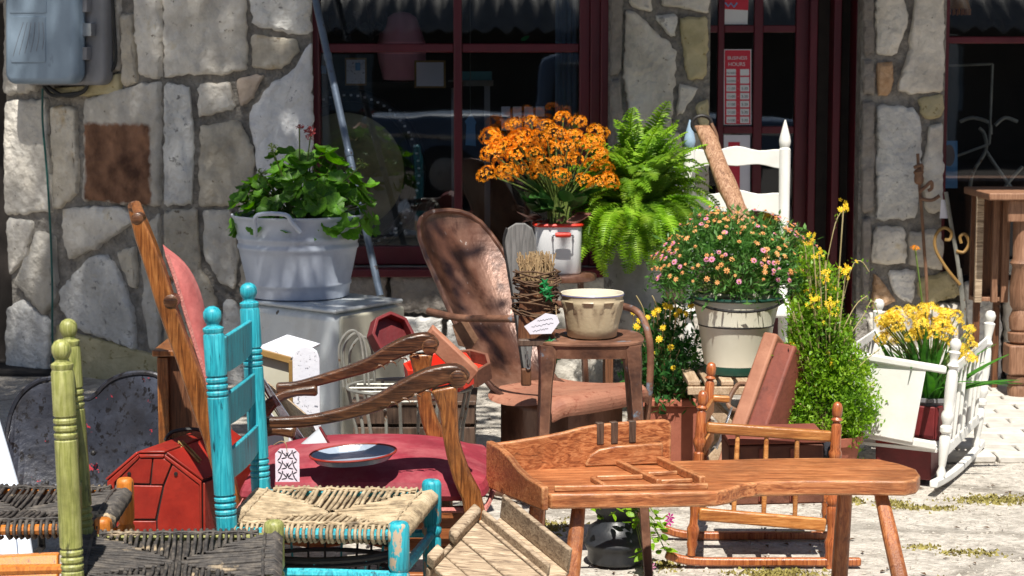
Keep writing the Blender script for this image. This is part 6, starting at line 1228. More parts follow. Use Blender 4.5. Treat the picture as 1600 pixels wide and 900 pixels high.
for pts in ([(1310, 500), (1330, 420), (1345, 408), (1358, 425)], [(1305, 540), (1335, 480), (1355, 462)], [(1300, 560), (1345, 500), (1362, 470), (1372, 490)], [(1300, 620), (1345, 570), (1375, 545)], [(1300, 650), (1350, 610), (1368, 600)], [(1290, 420), (1305, 350), (1318, 326)]):
    q = [W(a, b, gby - .08) for a, b in pts]; stm.tube(smooth_path(q, 4), .0018, 4)
    for p in smooth_path(q, 4)[4:]: leaflets(lf, r7, p, 3, .008, .014, .003)
gy.part('foliage', lf, 'bush_leaf', kind='stuff', sharp=None); gy.part('stems', stm, 'dry_stem', kind='stuff', sharp=None); gy.part('flowers', yf, 'yellow_petal', kind='stuff', sharp=None)
# --- marigolds left of the bucket
mgx, mgy = W(1040, 640, 7.45).x, 7.45
mp_ = Thing('terracotta_planter', 'terracotta planter behind the metal stool holding yellow marigolds', 'planter', (mgx, mgy, 0)); mp_.part('body', MB().hexa([(mgx - .12, mgy - .09, 0), (mgx + .12, mgy - .09, 0), (mgx + .12, mgy + .09, 0), (mgx - .12, mgy + .09, 0)], [(mgx - .14, mgy - .11, .24), (mgx + .14, mgy - .11, .24), (mgx + .14, mgy + .11, .24), (mgx - .14, mgy + .11, .24)]), 'terracotta', bevel=.006); mp_.part('rim', MB().box((mgx, mgy, .255), (.31, .25, .03)), 'terracotta', bevel=.006)
mg = Thing('marigold_plant', 'dark leafy marigold plant with small yellow flowers left of the bucket', 'plant', (mgx, mgy, .27)); lf = MB(); stm = MB(); yf = MB()
mc = Vector((mgx, mgy, .31))
for i in range(300):
    a = r7.random() * 6.283; el = math.asin(r7.uniform(-.35, 1)); rr_ = r7.uniform(.5, 1.05); p = mc + Vector((math.cos(a) * math.cos(el) * .175 * rr_, math.sin(a) * math.cos(el) * .15 * rr_, math.sin(el) * .31 * rr_)); leaflets(lf, r7, p, 11, .015, .040, .0055); 
    if i % 5 == 0: stm.tube([mc, mc.lerp(p, .5), p], .002, 3)
for x, y in ((1022, 490), (1048, 480), (1062, 486), (1072, 490), (1036, 512), (1018, 552), (1048, 543), (1052, 575), (1080, 478), (990, 488), (1000, 500), (1040, 478), (1028, 484), (1056, 492), (1012, 496), (995, 510), (1030, 530)):
    q = W(x, y, mgy - .15); daisy(yf, r7, q, Vector((r7.gauss(0, .4), -1, .6)), r7.uniform(.012, .019), 9); daisy(yf, r7, q + Vector((0, -.003, .002)), Vector((r7.gauss(0, .4), -1, .6)), .010, 8); stm.tube([q, q + Vector((0, .04, -.06))], .002, 3)
for x in (1008, 1030, 1046, 1058): q0, q1 = W(x, 500, mgy - .1), W(x - 14 + (x % 7) * 3, 455 + x % 11, mgy - .12); stm.tube(smooth_path([q0, q0.lerp(q1, .5) + Vector((.008, 0, 0)), q1], 4), .0026, 4)
mg.part('foliage', lf, 'marigold_leaf', kind='stuff', sharp=None); mg.part('stems', stm, 'dry_stem', kind='stuff', sharp=None); mg.part('flowers', yf, 'yellow_petal', kind='stuff', sharp=None)
# --- yellow kalanchoe in the crib
yk = Thing('yellow_flower_plant', 'pale yellow clustered flowers with strap leaves inside the white crib', 'plant', (gpc.x, 7.28, .28)); yc = Vector((gpc.x - .01, 7.28, .27))
ym = [mesh('flower_cluster', cluster(P3, 34, 1, .34), 'pale_yellow_petal') for _ in range(3)]; yst = MB()
for i in range(78):
    x = 1375 + P3.random() * 150; lim = 478 + ((x - 1440) / 80) ** 2 * 26; y = lim + P3.random() ** 1.3 * (54 if x < 1490 else 74); q = W(x, y, 7.28 + P3.uniform(-.14, .12)); d = (q - yc).normalized(); e = Vector((d.x * .7, d.y * .6 - .3, .8)).to_track_quat('Z', 'Y').to_euler(); e.rotate_axis('Z', P3.random() * 6)
    yk.inst('flower_cluster', P3.choice(ym), q, e, P3.uniform(.017, .030)); yst.tube(smooth_path([yc, yc.lerp(q, .5) + Vector((-d.x * .03, 0, .02)), q], 3), .0022, 4)
q = W(1430, 388, 7.3); yst.tube(smooth_path([yc, yc.lerp(q, .5) + Vector((.01, 0, 0)), q], 4), .0035, 5); yk.inst('flower_cluster', km[0], q, (.2, 0, 0), .018)
sm = [mesh('strap_leaf', leaf_oval(P3, 1, .085, c_, 8), 'strap_leaf', 60) for c_ in (.15, -.25, -.5, .3)]
for i in range(64):
    a = P3.random() * 6.283; yk.inst('strap_leaf', P3.choice(sm), yc + Vector((math.cos(a) * .03, math.sin(a) * .03, 0)), dirrot((math.cos(a) * .8, math.sin(a) * .8, P3.uniform(.5, 2.2)), P3.uniform(-1, 1)), P3.uniform(.16, .32))
sx_ = Thing; yk.inst('strap_leaf', sm[1], W(1475, 600, 7.1), dirrot((1, -.1, .22)), .24); yk.part('stems', yst, 'stem', kind='stuff', sharp=None)
# --- urn under the bench with trailing petunia
ux, uy = W(962, 880, 5.92).x, 5.92
ur = Thing('black_urn', 'dark ribbed metal urn on the ground under the bench', 'urn', (ux, uy, 0)); ur.part('body', MB().lathe((ux, uy, 0), (ux, uy, 1), [(0, .085), (.01, .09), (.03, .088), (.05, .096), (.058, .101), (.066, .101), (.072, .096), (.085, .092), (.11, .085), (.125, .062), (.14, .055), (.155, .064), (.17, .075), (.19, .08), (.19, .07), (.17, .06), (.165, .01)], 36), 'urn_black', sharp=45)
pe = Thing('petunia', 'trailing petunia with magenta flowers beside the black urn', 'plant', (ux + .08, uy, .18)); r8 = random.Random(5); pst = MB()
pmesh = [mesh('leaf', leaf_oval(r8, 1, .62, c_), 'bush_leaf', 60) for c_ in (.2, -.3)]
pc0 = Vector((ux + .01, uy, .175))
for i in range(64):
    x = r8.uniform(975, 1045) if i > 14 else r8.uniform(920, 985); y = r8.uniform(795, 868) if x > 985 else r8.uniform(792, 812); q = W(x, y, uy - .1 + r8.uniform(-.05, .08)); q.z = max(.02, q.z); a = r8.random() * 6.3
    pe.inst('leaf', r8.choice(pmesh), q, dirrot((math.cos(a), math.sin(a) - .3, r8.uniform(-.5, .6)), r8.uniform(-1, 1)), r8.uniform(.022, .04))
    if i % 3 == 0: pst.tube(smooth_path([pc0, pc0.lerp(q, .6) + Vector((0, 0, .05)), q], 4), .002, 4)
for x, y in ((1046, 815), (1018, 885), (1047, 808)):
    q = W(x, y, uy - .14); fl_ = MB(); daisy(fl_, r8, q, Vector((.2, -1, .3)), .016, 6); daisy(fl_, r8, q, Vector((-.2, -1, .1)), .013, 6); pe.part('flower', fl_, 'magenta_petal' if y < 850 else 'pink_petal', sharp=None)
pe.part('stems', pst, 'stem', kind='stuff', sharp=None)
# ================================================================ weathered trug in front, dark basket
A_, B_, C2 = W(745, 797, 4.92), W(655, 893, 4.66), W(866, 897, 4.70)
tr = Thing('wooden_trug', 'weathered grey wooden crate tipped on edge at the bottom centre', 'crate', ((A_ + B_) / 2 * 1.0)); tr.o.location.z = 0; tr.base.z = 0
ab = (B_ - A_); ac_ = (C2 - A_); abn, acn = ab.normalized(), ac_.normalized(); dn_ = ab.cross(ac_).normalized(); dn_ = dn_ if dn_.z < 0 else -dn_
LA, LC = .26, .30
def tq(a, c_, d): return A_ + abn * a + acn * c_ + dn_ * d
def tbox(a0, a1, c0_, c1_, d0, d1, name, m='crate_wood', bev=.004): tr.part(name, MB().hexa([tq(a0, c0_, d0), tq(a1, c0_, d0), tq(a1, c1_, d0), tq(a0, c1_, d0)], [tq(a0, c0_, d1), tq(a1, c0_, d1), tq(a1, c1_, d1), tq(a0, c1_, d1)]), m, bevel=bev)
tbox(.002, .145, -.012, .022, -.022, .016, 'top_beam', bev=.009)
tbox(.03, .115, .024, LC, .004, .020, 'plank'); tbox(.119, .20, .024, LC, .005, .021, 'plank'); tbox(.204, LA, .024, LC, .004, .02, 'plank')
tbox(-.002, .012, .026, LC, -.02, .018, 'edge_strip'); tbox(.012, .024, .026, LC, .004, .03, 'edge_strip')
tbox(.000, .014, -.006, LC, .022, .13, 'side_plank'); tbox(.205, .26, -.01, .022, -.016, .016, 'end_beam')
tbox(.02, LA, -.008, .008, .024, .14, 'end_plank'); tbox(-.10, -.004, .04, LC + .02, .05, .062, 'inner_plank'); tbox(-.10, -.085, .04, LC + .02, -.02, .05, 'back_plank')
kx, ky = W(500, 890, 4.85).x, 4.85
bk_ = Thing('wicker_basket', 'black open weave basket on the ground under the teal chair', 'basket', (kx, ky, 0)); bw_ = MB(); zk = .315
for k in range(11): bw_.tube([Vector((kx + math.cos(a) * (.13 + .0035 * k) * 1.25 * (1 + .01 * math.sin(a * 18 + k * 3.14)), ky + math.sin(a) * (.11 + .003 * k), .03 + k * .027)) for a in [2 * math.pi * j / 56 for j in range(57)]], .0065, 5)
bk_.part('weave', bw_, 'basket_black', kind='stuff')
for j in range(28): a = 2 * math.pi * j / 28; bk_.part('stake', MB().tube([(kx + math.cos(a) * .155, ky + math.sin(a) * .105, .01), (kx + math.cos(a) * .206, ky + math.sin(a) * .142, zk)], .0035, 5), 'teal_paint' if j % 3 == 0 else 'basket_black')
bk_.part('rim', MB().tube([Vector((kx + math.cos(a) * .208, ky + math.sin(a) * .143, zk)) for a in [2 * math.pi * j / 48 for j in range(49)]], .009, 7), 'basket_black')
# ================================================================ right edge: table, crate, ironwork
tbx = W(1560, 300, 9.05)
tt = Thing('wooden_table', 'old wooden table with a turned leg at the right edge', 'table', (W(1640, 600, 9.05).x, 9.05, 0)); zt2 = W(1560, 298, 9.0).z; xa_ = W(1530, 298, 9.0).x
tt.part('tabletop', MB().box((xa_ + .42, 9.06, zt2 - .016), (.84, .5, .034)), 'table_wood', bevel=.006)
def tleg(x, y, H):
    tt.part('leg', MB().lathe((x, y, 0), (x, y, 1), [(0, .035), (.01, .052), (.05, .056), (.07, .045), (.085, .058), (.11, .056), (.118, .045)], 16), 'table_wood')
    tt.part('leg_block', MB().box((x, y, .19), (.13, .13, .14)), 'table_wood', bevel=.008)
    tt.part('leg', MB().lathe((x, y, .262), (x, y, 1), [(0, .04), (.012, .056), (.05, .06), (.06, .042), (.07, .052), (.12, .056), (.16, .04), (.18, .052), (.26, .058), (.36, .046), (.38, .058), (.4, .046), (H - .27 - .02, .05)], 16), 'table_wood')
tleg(W(1585, 600, 9.0).x, 8.92, zt2 - .03); tleg(W(1585, 600, 9.0).x + .5, 8.92, zt2 - .03); tleg(W(1585, 600, 9.0).x + .5, 9.22, zt2 - .03)
tt.part('apron', MB().box((xa_ + .45, 8.86, zt2 - .085), (.7, .022, .10)), 'table_wood', bevel=.004)
cx0, cx1 = W(1518, 400, 9.1).x, W(1572, 400, 9.1).x
cw = Thing('hanging_crate', 'tall narrow wooden crate upright beneath the table edge', 'crate', ((cx0 + cx1) / 2, 9.12, 0)); za_, zb_ = W(1540, 470, 9.1).z, W(1540, 306, 9.1).z
for x, w_ in ((cx0 + .02, .035), (cx1 - .02, .035), ((cx0 + cx1) / 2 + .015, .03)): cw.part('stile', MB().box((x, 9.04, (za_ + zb_) / 2), (w_, .024, zb_ - za_)), 'crate_wood' if x < cx0 + .03 else 'table_wood', bevel=.003)
cw.part('back_board', MB().box(((cx0 + cx1) / 2, 9.15, (za_ + zb_) / 2), (cx1 - cx0 - .01, .02, zb_ - za_)), 'old_brown', bevel=.003); cw.part('bottom_board', MB().box(((cx0 + cx1) / 2, 9.1, za_ + .012), (cx1 - cx0 - .012, .09, .02)), 'table_wood', bevel=.003)
cw.part('prop_leg', MB().box((cx0 + .03, 9.1, za_ / 2), (.03, .03, za_)), 'old_brown', bevel=.003); cw.part('prop_leg', MB().box((cx1 - .03, 9.14, za_ / 2), (.03, .03, za_)), 'old_brown', bevel=.003)
ih = Thing('iron_hanger', 'slim rusty iron plant hanger with curls against the right pillar', 'ironwork', (W(1445, 450, 9.25).x, 9.25, 0))
def px_path(pts, Y, k=4): return smooth_path([W(a, b, Y) for a, b in pts], k)
ih.part('rod', MB().tube(px_path([(1434, 240), (1436, 280), (1440, 330), (1444, 390), (1448, 450), (1450, 600)], 9.25), .008, 7), 'wire_rust' if 'wire_rust' in MATS else 'leather')
for pts in ([(1436, 300), (1446, 292), (1455, 284), (1456, 294), (1450, 298)], [(1438, 310), (1455, 313), (1468, 306)], [(1428, 262), (1440, 258), (1440, 268)]): ih.part('curl', MB().tube(px_path(pts, 9.24), .009, 7), 'leather')
ih.part('collar', MB().lathe(W(1436, 288, 9.25), W(1435, 258, 9.25), [(0, .012), (.01, .022), (.03, .024), (.045, .02), (.06, .026), (.075, .014)], 12), 'leather')
ig = Thing('iron_trellis', 'scrolled wrought iron stand in front of the right shop window', 'ironwork', (W(1500, 500, 9.2).x, 9.2, 0))
ig.part('rod', MB().tube(px_path([(1478, 300), (1486, 350), (1495, 400), (1500, 440), (1508, 520), (1514, 605)], 9.2), .010, 7), 'wire'); ig.part('rod', MB().tube(px_path([(1500, 420), (1512, 520), (1528, 605)], 9.2), .008, 7), 'wire')
for pts in ([(1500, 445), (1478, 418), (1462, 390), (1462, 368), (1474, 356), (1486, 362), (1484, 374), (1476, 374)], [(1494, 392), (1506, 394), (1514, 380), (1508, 366), (1500, 370), (1502, 380)]): ig.part('scroll', MB().tube(px_path(pts, 9.19, 5), .008, 7), 'mustard')
h0 = W(1476, 325, 9.22); tg3 = Thing('price_tag', 'small white tag hanging on the ironwork by the right window', 'tag', h0); tg3.part('card', MB().prism([h0 + Vector(p) for p in ((-.022, 0, -.05), (.022, 0, -.05), (.018, 0, .04), (-.018, 0, .04))], (0, .002, 0)), 'paper'); tg3.part('string', MB().tube([h0 + Vector((0, 0, .04)), W(1478, 306, 9.21)], .0015, 4), 'twig_light')
# ================================================================ business hours sign on the door
sgY = DY + .022
SG = Thing('hours_sign', 'red and white business hours sign hung inside the door glass', 'sign', W(1155, 135, sgY))
def sq_(a, b, c_, d, Y, m, name, par=None, dz=.002): 
    p = [W(a, d, Y), W(c_, d, Y), W(c_, b, Y), W(a, b, Y)]; return SG.part(name, MB().prism(p, (0, dz, 0)), m, parent=par)
pl_ = sq_(1131, 77, 1174, 195, sgY, 'sign_white', 'card'); sq_(1132.5, 78.5, 1172.5, 194, sgY - .0016, 'sign_red', 'red_field', pl_, .0014)
def txt(s, px, py, size, Y, m, th, align='CENTER', name='lettering', par=None):
    cu_ = bpy.data.curves.new(name, 'FONT'); cu_.body = s; cu_.size = size; cu_.align_x = align; cu_.extrude = .0004; cu_.materials.append(MATS[m]); o = bpy.data.objects.new(name, cu_); COL.objects.link(o); bpy.context.view_layer.update(); me_ = bpy.data.meshes.new_from_object(o.evaluated_get(bpy.context.evaluated_depsgraph_get())); bpy.data.objects.remove(o); o = bpy.data.objects.new(name, me_); COL.objects.link(o); o.parent = par or th.o
    o.location = W(px, py, Y) - th.base; o.rotation_euler = (R(90), 0, 0); return o
txt('BUSINESS', 1152, 93, .024, sgY - .003, 'sign_white', SG, par=pl_); txt('HOURS', 1151, 103, .026, sgY - .003, 'sign_white', SG, par=pl_)
rows_ = [('CLOSED', ''), ('CLOSED', ''), ('11:00', '5:30'), ('11:00', '5:30'), ('11:00', '5:30'), ('11:00', '5:30'), ('11:00', '5:30')]
for k, (l, r_) in enumerate(rows_):
    y0 = 108 + k * 12.4; y1 = min(193.5, y0 + 10)
    sq_(1135, y0, 1150, y1, sgY - .0026, 'sign_white', 'time_slot', pl_, .0008); sq_(1156.5, y0, 1170.5, y1, sgY - .0026, 'sign_white', 'time_slot', pl_, .0008)
    txt(l, 1142.5, y0 + 7.4, .013 if len(l) > 5 else .018, sgY - .0034, 'ink', SG, par=pl_); 
    if r_: txt(r_, 1163.5, y0 + 7.4, .019, sgY - .0034, 'ink', SG, par=pl_)
    if k: txt('-', 1153.2, y0 + 7, .018, sgY - .0034, 'sign_white', SG, par=pl_)
s2 = Thing('neon_poster', 'red poster with blue zigzag letter at the top of the door', 'poster', W(1150, 20, sgY)); s2.part('card', MB().prism([W(1131, 38, sgY), W(1168, 38, sgY), W(1170, -20, sgY), W(1131, -20, sgY)], (0, .002, 0)), 'sign_white')
s2.part('red_field', MB().prism([W(1131, 14, sgY - .002), W(1169, 16, sgY - .002), W(1170, -20, sgY - .002), W(1131, -20, sgY - .002)], (0, .0015, 0)), 'sign_red'); s2.part('mark', MB().sweep([W(a, b, sgY - .003) for a, b in ((1133, 4), (1138, 10), (1142, 5), (1147, 11), (1152, 4))], .002, .008), 'sign_blue')
s3 = Thing('door_poster', 'red and white poster low in the door behind the white chair', 'poster', W(1150, 260, sgY)); s3.part('card', MB().prism([W(1131, 330, sgY), W(1172, 330, sgY), W(1172, 211, sgY), W(1131, 211, sgY)], (0, .002, 0)), 'paper'); s3.part('red_field', MB().prism([W(1138, 330, sgY - .002), W(1156, 330, sgY - .002), W(1156, 222, sgY - .002), W(1138, 222, sgY - .002)], (0, .0015, 0)), 'sign_red')
# ================================================================ seen through the glass
gc = W(540, 268, 9.85)
go = Thing('bronze_gong', 'large bronze disc in a studded black hoop inside the shop window', 'gong', gc)
yv = Vector((gc.x, gc.y - 1, gc.z)); go.part('disc', MB().lathe((gc.x, gc.y, gc.z), yv, [(0, .02), (.002, .25), (.006, .298), (.03, .302), (.034, .29), (.042, .2), (.05, .07), (.05, .01)], 64), 'bronze')
g2 = W(545, 268, 9.95); hoop = [Vector((g2.x + math.cos(a) * .365, g2.y, g2.z + math.sin(a) * .395)) for a in [2 * math.pi * j / 72 for j in range(73)]]; go.part('hoop', MB().tube(hoop, .035, 10), 'black_iron')
for j in range(64): a = 2 * math.pi * (j + .5) / 64; go.part('stud', MB().ball((g2.x + math.cos(a) * .365, g2.y - .034, g2.z + math.sin(a) * .395), .008, 6, 4), 'sign_white')
go.part('stand', MB().box((gc.x, 9.95, .3), (.5, .2, .62)), 'shadow_board')
def shelf_thing(name, label, cat, mb, m, base, **k): return solo(name, label, cat, mb, m, base, **k)
hz = W(628, 66, 9.9).z
sh_ = Thing('display_shelf', 'dark display shelf inside the shop window', 'shelf', (W(600, 130, 10.0).x, 10.05, 0)); zs_ = W(600, 128, 10.0).z; sh_.part('board', MB().box((W(610, 130, 10.0).x, 10.1, zs_ - .015), (.75, .3, .03)), 'shadow_board')
for x in (-.35, .35): sh_.part('upright', MB().box((W(610, 130, 10.0).x + x, 10.2, zs_ / 2), (.04, .04, zs_ - .03)), 'shadow_board')
c_ = W(628, 126, 10.02); lm = Thing('draped_lamp', 'pink draped lamp shade standing inside the window', 'lamp', (c_.x, 10.02, zs_)); lr = []
for z, r_ in ((0, .02), (.01, .10), (.1, .12), (.17, .125), (.18, .13), (.26, .105), (.33, .075), (.355, .04), (.36, .01)): lr.append([Vector((c_.x + math.cos(a) * r_ * (1 + .05 * math.sin(a * 7 + z * 20)), 10.02 + math.sin(a) * r_ * (1 + .05 * math.sin(a * 7)), zs_ + z)) for a in [2 * math.pi * j / 36 for j in range(36)]])
lm.part('shade', MB().rings(lr), 'pink_cloth')
for i, (x, y, w_, h_, m_, lb) in enumerate(((556, 108, .11, .14, 'speckled_white', 'small pale picture standing beside the window pipe'), (672, 112, .16, .14, 'paper', 'white picture frame next to the pink lamp'), (505, 105, .03, .04, 'sign_blue', 'tiny blue card at the window edge'), (559, 100, .024, .04, 'sign_blue', 'tiny blue card beside the pale picture'))):
    c_ = W(x, y + 4, 9.86 if w_ > .05 else 9.8); th_ = Thing('picture_frame' if w_ > .05 else 'blue_card', lb, 'picture' if w_ > .05 else 'card', c_); th_.part('backing', MB().box(c_, (w_, .012, h_)), 'mustard' if w_ > .05 else m_, bevel=.002)
    if w_ > .05: th_.part('print', MB().box(c_ - Vector((0, .008, 0)), (w_ * .86, .006, h_ * .86)), m_)
for x, lb in ((536, 'black iron candelabra silhouette at the upper left of the window'), (580, 'black curled iron figure at the upper left of the window')):
    c_ = W(x, 62, 9.8); th_ = Thing('candelabra' if x == 536 else 'iron_figure', lb, 'candelabra' if x == 536 else 'figure', c_); pth = [(x, 62), (x, 40), (x - 2, 20), (x, 4)]
    th_.part('stem', MB().tube(px_path(pth, 9.8), [.014] * 9 + [.02, .024, .02, .01], 8), 'black_iron')
    for s_ in (-1, 1):
        th_.part('arm', MB().tube(px_path([(x, 40), (x + s_ * 12, 48), (x + s_ * 20, 40), (x + s_ * 22, 24), (x + s_ * 16, 20)], 9.8), .012, 7), 'black_iron'); th_.part('curl', MB().tube(px_path([(x, 56), (x + s_ * 10, 52), (x + s_ * 16, 44), (x + s_ * 10, 38), (x + s_ * 7, 44)], 9.8), .010, 7), 'black_iron')
tbl = Thing('display_table', 'pale table with a teal box inside the shop window', 'table', (W(760, 130, 10.1).x, 10.2, 0)); zz_ = W(760, 124, 10.0).z; x0_, x1_ = W(700, 124, 10.0).x, W(770, 124, 10.0).x
tbl.part('top', MB().box(((x0_ + x1_) / 2, 10.2, zz_ - .02), (x1_ - x0_, .4, .03)), 'limestone_grey'); 
for x in (x0_ + .03, x1_ - .03): tbl.part('leg', MB().box((x, 10.05, zz_ / 2 - .02), (.03, .03, zz_ - .03)), 'meter_dark')
bx_ = solo('teal_case', 'flat teal box on the table inside the window', 'box', MB().box(((x0_ + x1_) / 2 + .01, 10.12, zz_ + .018), (.2, .16, .046)), 'teal_box', (x0_, 10.1, zz_), bevel=.003)
for i, (x, y, m_, lb) in enumerate(((735, 205, 'sign_blue', 'blue bird shaped tag hanging in the window right of the mullion'), (818, 178, 'paper', 'row of small white cards behind the orange flowers'), (820, 60, 'ivy_leaf', 'small green leaf sticker high in the right window half'))):
    c_ = W(x, y, 9.75)
    if i == 0:
        th_ = Thing('hanging_tag', lb, 'tag', c_); th_.part('card', MB().prism([c_ + Vector(p) for p in ((-.025, 0, -.07), (.028, 0, -.075), (.024, 0, .03), (.03, 0, .045), (.004, 0, .09), (-.028, 0, .05), (-.02, 0, .03))], (0, .004, 0)), m_); th_.part('string', MB().tube([c_ + Vector((0, .002, .088)), c_ + Vector((0, .002, .8))], .0015, 4), 'wire')
    elif i == 1:
        th_ = Thing('card_rack', lb, 'card rack', c_); th_.part('rail', MB().box(c_ + Vector((0, .01, -.03)), (.24, .012, .012)), 'steel')
        for r_ in range(2):
            for k in range(4): th_.part('card', MB().box(c_ + Vector((-.09 + k * .058, 0, .012 - r_ * .07)), (.044, .003, .05)), 'paper')
        th_.part('post', MB().box((c_.x, c_.y + .03, (c_.z - .03) / 2), (.02, .02, c_.z - .03)), 'black_iron')
    else: solo('leaf_sticker', lb, 'sticker', MB().prism([c_ + Vector(p) for p in ((-.02, 0, -.012), (0, 0, -.014), (.02, 0, .004), (.022, 0, .014), (.0, 0, .012), (-.018, 0, .0))], (0, .002, 0)), m_, c_)
cp_ = Thing('pale_curtain', 'pale grey curtain hanging inside the right edge of the big window', 'curtain', (W(885, 150, 9.75).x, 9.75, .7)); xx0, xx1 = W(868, 100, 9.7).x, W(903, 100, 9.7).x
cp_.part('cloth', MB().grid([[Vector((xx0 + (xx1 - xx0) * j / 24, 9.72 + .014 * math.sin(j * 1.1), z)) for j in range(25)] for z in (.7, 1.2, 1.8, 2.35)]), 'meter_grey', solid=.002)
c_ = W(1515, 190, 9.75); mr_ = Thing('framed_glass', 'tall glass frame leaning inside the right shop window', 'frame', c_); P4 = [W(a, b, 9.78) for a, b in ((1478, 250), (1546, 225), (1551, 100), (1478, 103))]
for a, b in zip(P4, P4[1:] + P4[:1]): mr_.part('frame_bar', MB().tube([a, b], .007, 6), 'wire')
pst_ = Thing('blue_poster', 'small blue poster with brown oval in the right shop window', 'poster', W(1484, 260, 9.7)); pst_.part('card', MB().prism([W(1474, 294, 9.7), W(1496, 294, 9.7), W(1496, 220, 9.7), W(1474, 220, 9.7)], (0, .003, 0)), 'sign_blue'); pst_.part('oval', MB().prism([W(1483 + math.cos(a) * 9, 243 + math.sin(a) * 17, 9.698) for a in [2 * math.pi * j / 18 for j in range(18)]], (0, .0015, 0)), 'leather')
is_ = Thing('iron_chair', 'curled wrought iron chair back inside the right shop window', 'chair', W(1540, 250, 9.9))
for pts in ([(1515, 300), (1520, 270), (1540, 235), (1538, 210), (1530, 200)], [(1565, 300), (1580, 280), (1598, 260)], [(1540, 235), (1560, 265), (1585, 300)], [(1500, 190), (1520, 184), (1545, 192), (1548, 210)], [(1555, 196), (1570, 184), (1590, 190)]): is_.part('rod', MB().tube(px_path(pts, 9.85), .010, 7), 'wire')
lpz = Thing('lamp_shade', 'orange fringed lamp shade at the top of the right window', 'lamp shade', W(1494, 10, 9.8)); c_ = W(1494, 14, 9.8); lpz.part('shade_body', MB().lathe(c_, c_ + Vector((0, 0, 1)), [(0, .07), (.12, .045)], 24), 'tan_petal')
for j in range(20): a = j * .314; lpz.part('fringe', MB().tube([c_ + Vector((math.cos(a) * .07, math.sin(a) * .07, 0)), c_ + Vector((math.cos(a) * .07, math.sin(a) * .07, -.03))], .004, 4), 'orange_paint')
# ================================================================ across the street (seen only as reflections in the panes)
g = MB(); g.box((0, -7, -.02), (60, 20.4, .03)); struct('street', g, 'shadow_board')
bn2 = Thing('barn', 'long dark barn with a tin porch roof across the street', 'building', (0, -14, 0)); bn2.part('wall', MB().box((0, -14, 2.4), (44, .4, 4.8)), 'barn'); bn2.part('roof', MB().grid([[(-22 + i * .0785, -11.5 - j * 2.4, 2.15 + j * 1.5 + .05 * math.sin(i * 1.57)) for i in range(561)] for j in range(2)]), 'roof_tin', solid=.02)
for k in range(8): bn2.part('porch_post', MB().box((-18 + k * 5, -11.7, 1.05), (.16, .16, 2.1)), 'white_paint')
for k in range(6): bn2.part('window', MB().box((-13 + k * 5, -13.77, 1.4), (1.3, .06, 1.1)), 'blue_paint'); 
pk = Thing('pickup_truck', 'dark blue pickup truck parked across the street', 'pickup', (.9, -3.4, 0)); tX, tY = .9, -3.4
def tpz(pts): return [Vector((tX + x, tY + .85, z)) for x, z in pts]
body = [(-2.6, .45), (-2.62, .75), (-2.58, 1.02), (-.55, 1.04), (1.05, 1.02), (2.35, .95), (2.55, .82), (2.6, .45)]
pk.part('body', MB().prism(tpz(body), (0, -1.7, 0)), 'truck_blue', bevel=.06, seg=3)
cabp = [(-.62, 1.0), (-.55, 1.66), (-.35, 1.74), (.55, 1.72), (1.12, 1.02)]
pk.part('cab', MB().prism([p - Vector((0, .06, 0)) for p in tpz(cabp)], (0, -1.58, 0)), 'truck_blue', bevel=.06, seg=3)
for wn in ([(-.45, 1.08), (-.40, 1.6), (.1, 1.62), (.1, 1.08)], [(.16, 1.08), (.16, 1.62), (.5, 1.6), (.9, 1.08)]): pk.part('window', MB().prism([p + Vector((0, .005, 0)) for p in tpz(wn)], (0, -.06, 0)), 'rubber', bevel=.01)
for x in (-1.65, 1.6):
    wl = pk.part('wheel', MB().lathe((tX + x, tY + .87, .36), (tX + x, tY, .36), [(0, .2), (.01, .34), (.03, .37), (.2, .37), (.22, .34)], 28), 'rubber'); pk.part('hub', MB().lathe((tX + x, tY + .88, .36), (tX + x, tY, .36), [(0, .04), (.01, .19), (.03, .2)], 20), 'steel', parent=wl)
for x in (-2.68, 2.68): pk.part('bumper', MB().box((tX + x, tY, .5), (.14, 1.75, .16)), 'steel', bevel=.03)
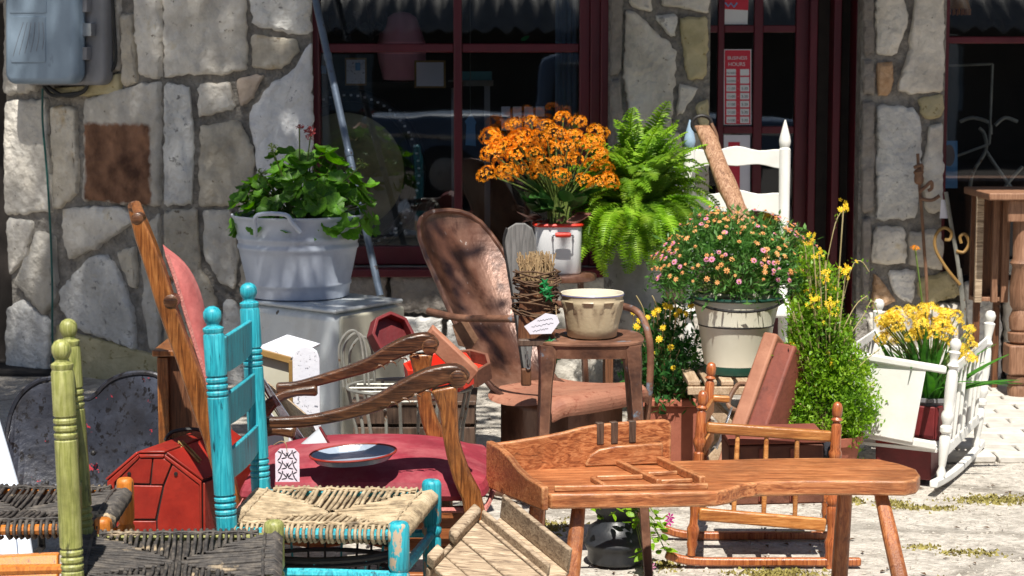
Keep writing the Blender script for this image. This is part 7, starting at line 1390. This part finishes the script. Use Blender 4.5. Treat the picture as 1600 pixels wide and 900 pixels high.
pk.part('trim_strip', MB().box((tX, tY + .862, .80), (4.9, .02, .05)), 'steel', bevel=.005)
for x in (-.5, .12): pk.part('door_handle', MB().box((tX + x, tY + .87, .95), (.14, .03, .03)), 'steel', bevel=.008)
# ================================================================ shade tree left of the picture
tc2 = Vector((-2.55, 5.6, 0)); te = Thing('shade_tree', 'leafy shade tree rooted left of the picture, dappling the wall', 'tree', tc2); r10 = random.Random(77)
te.part('trunk', MB().tube(smooth_path([(-3.2, 5.2, -.05), (-3.15, 5.2, 1.2), (-3.0, 5.3, 2.4), (-2.75, 5.45, 3.4)], 4), [.2, .18, .17, .165, .16, .155, .15, .145, .14, .13, .12, .11, .10], 12), 'bark')
lv = MB(); lb = MB()
for i in range(52):
    a = r10.random() * 6.283; el = r10.uniform(-.3, 1.1); rr_ = r10.uniform(.5, 1); p = Vector((-1.15, 6.05, 4.5)) + Vector((math.cos(a) * math.cos(el) * 1.75 * rr_, math.sin(a) * math.cos(el) * 1.3 * rr_, math.sin(el) * 1.0 * rr_))
    lb.tube(smooth_path([(-2.8, 5.43, 3.3), Vector((-2.6, 5.55, 3.6)).lerp(p, .5) + Vector((0, 0, .1)), p], 3), [.05, .045, .04, .03, .025, .02, .014], 5)
    leaflets(lv, r10, p, 80, .22, .10, .026, bias=Vector((0, 0, .2)))
for i in range(70):
    a = r10.random() * 6.283; el = r10.uniform(-.6, .9); rr_ = r10.uniform(.2, 1); p = Vector((-2.05, 4.95, 9.2)) + Vector((math.cos(a) * math.cos(el) * 1.35 * rr_, math.sin(a) * math.cos(el) * 1.0 * rr_, math.sin(el) * .7 * rr_))
    if i % 2 == 0: lb.tube(smooth_path([(-2.75, 5.45, 3.4), Vector((-2.6, 5.3, 6.0)).lerp(p, .4) + Vector((0, 0, .1)), p], 3), [.04, .035, .03, .025, .02, .015, .012], 5)
    leaflets(lv, r10, p, 85, .2, .10, .028, bias=Vector((0, 0, .5)))
te.part('limbs', lb, 'bark', kind='stuff', sharp=None); te.part('crown', lv, 'tree_leaf', kind='stuff', sharp=None)
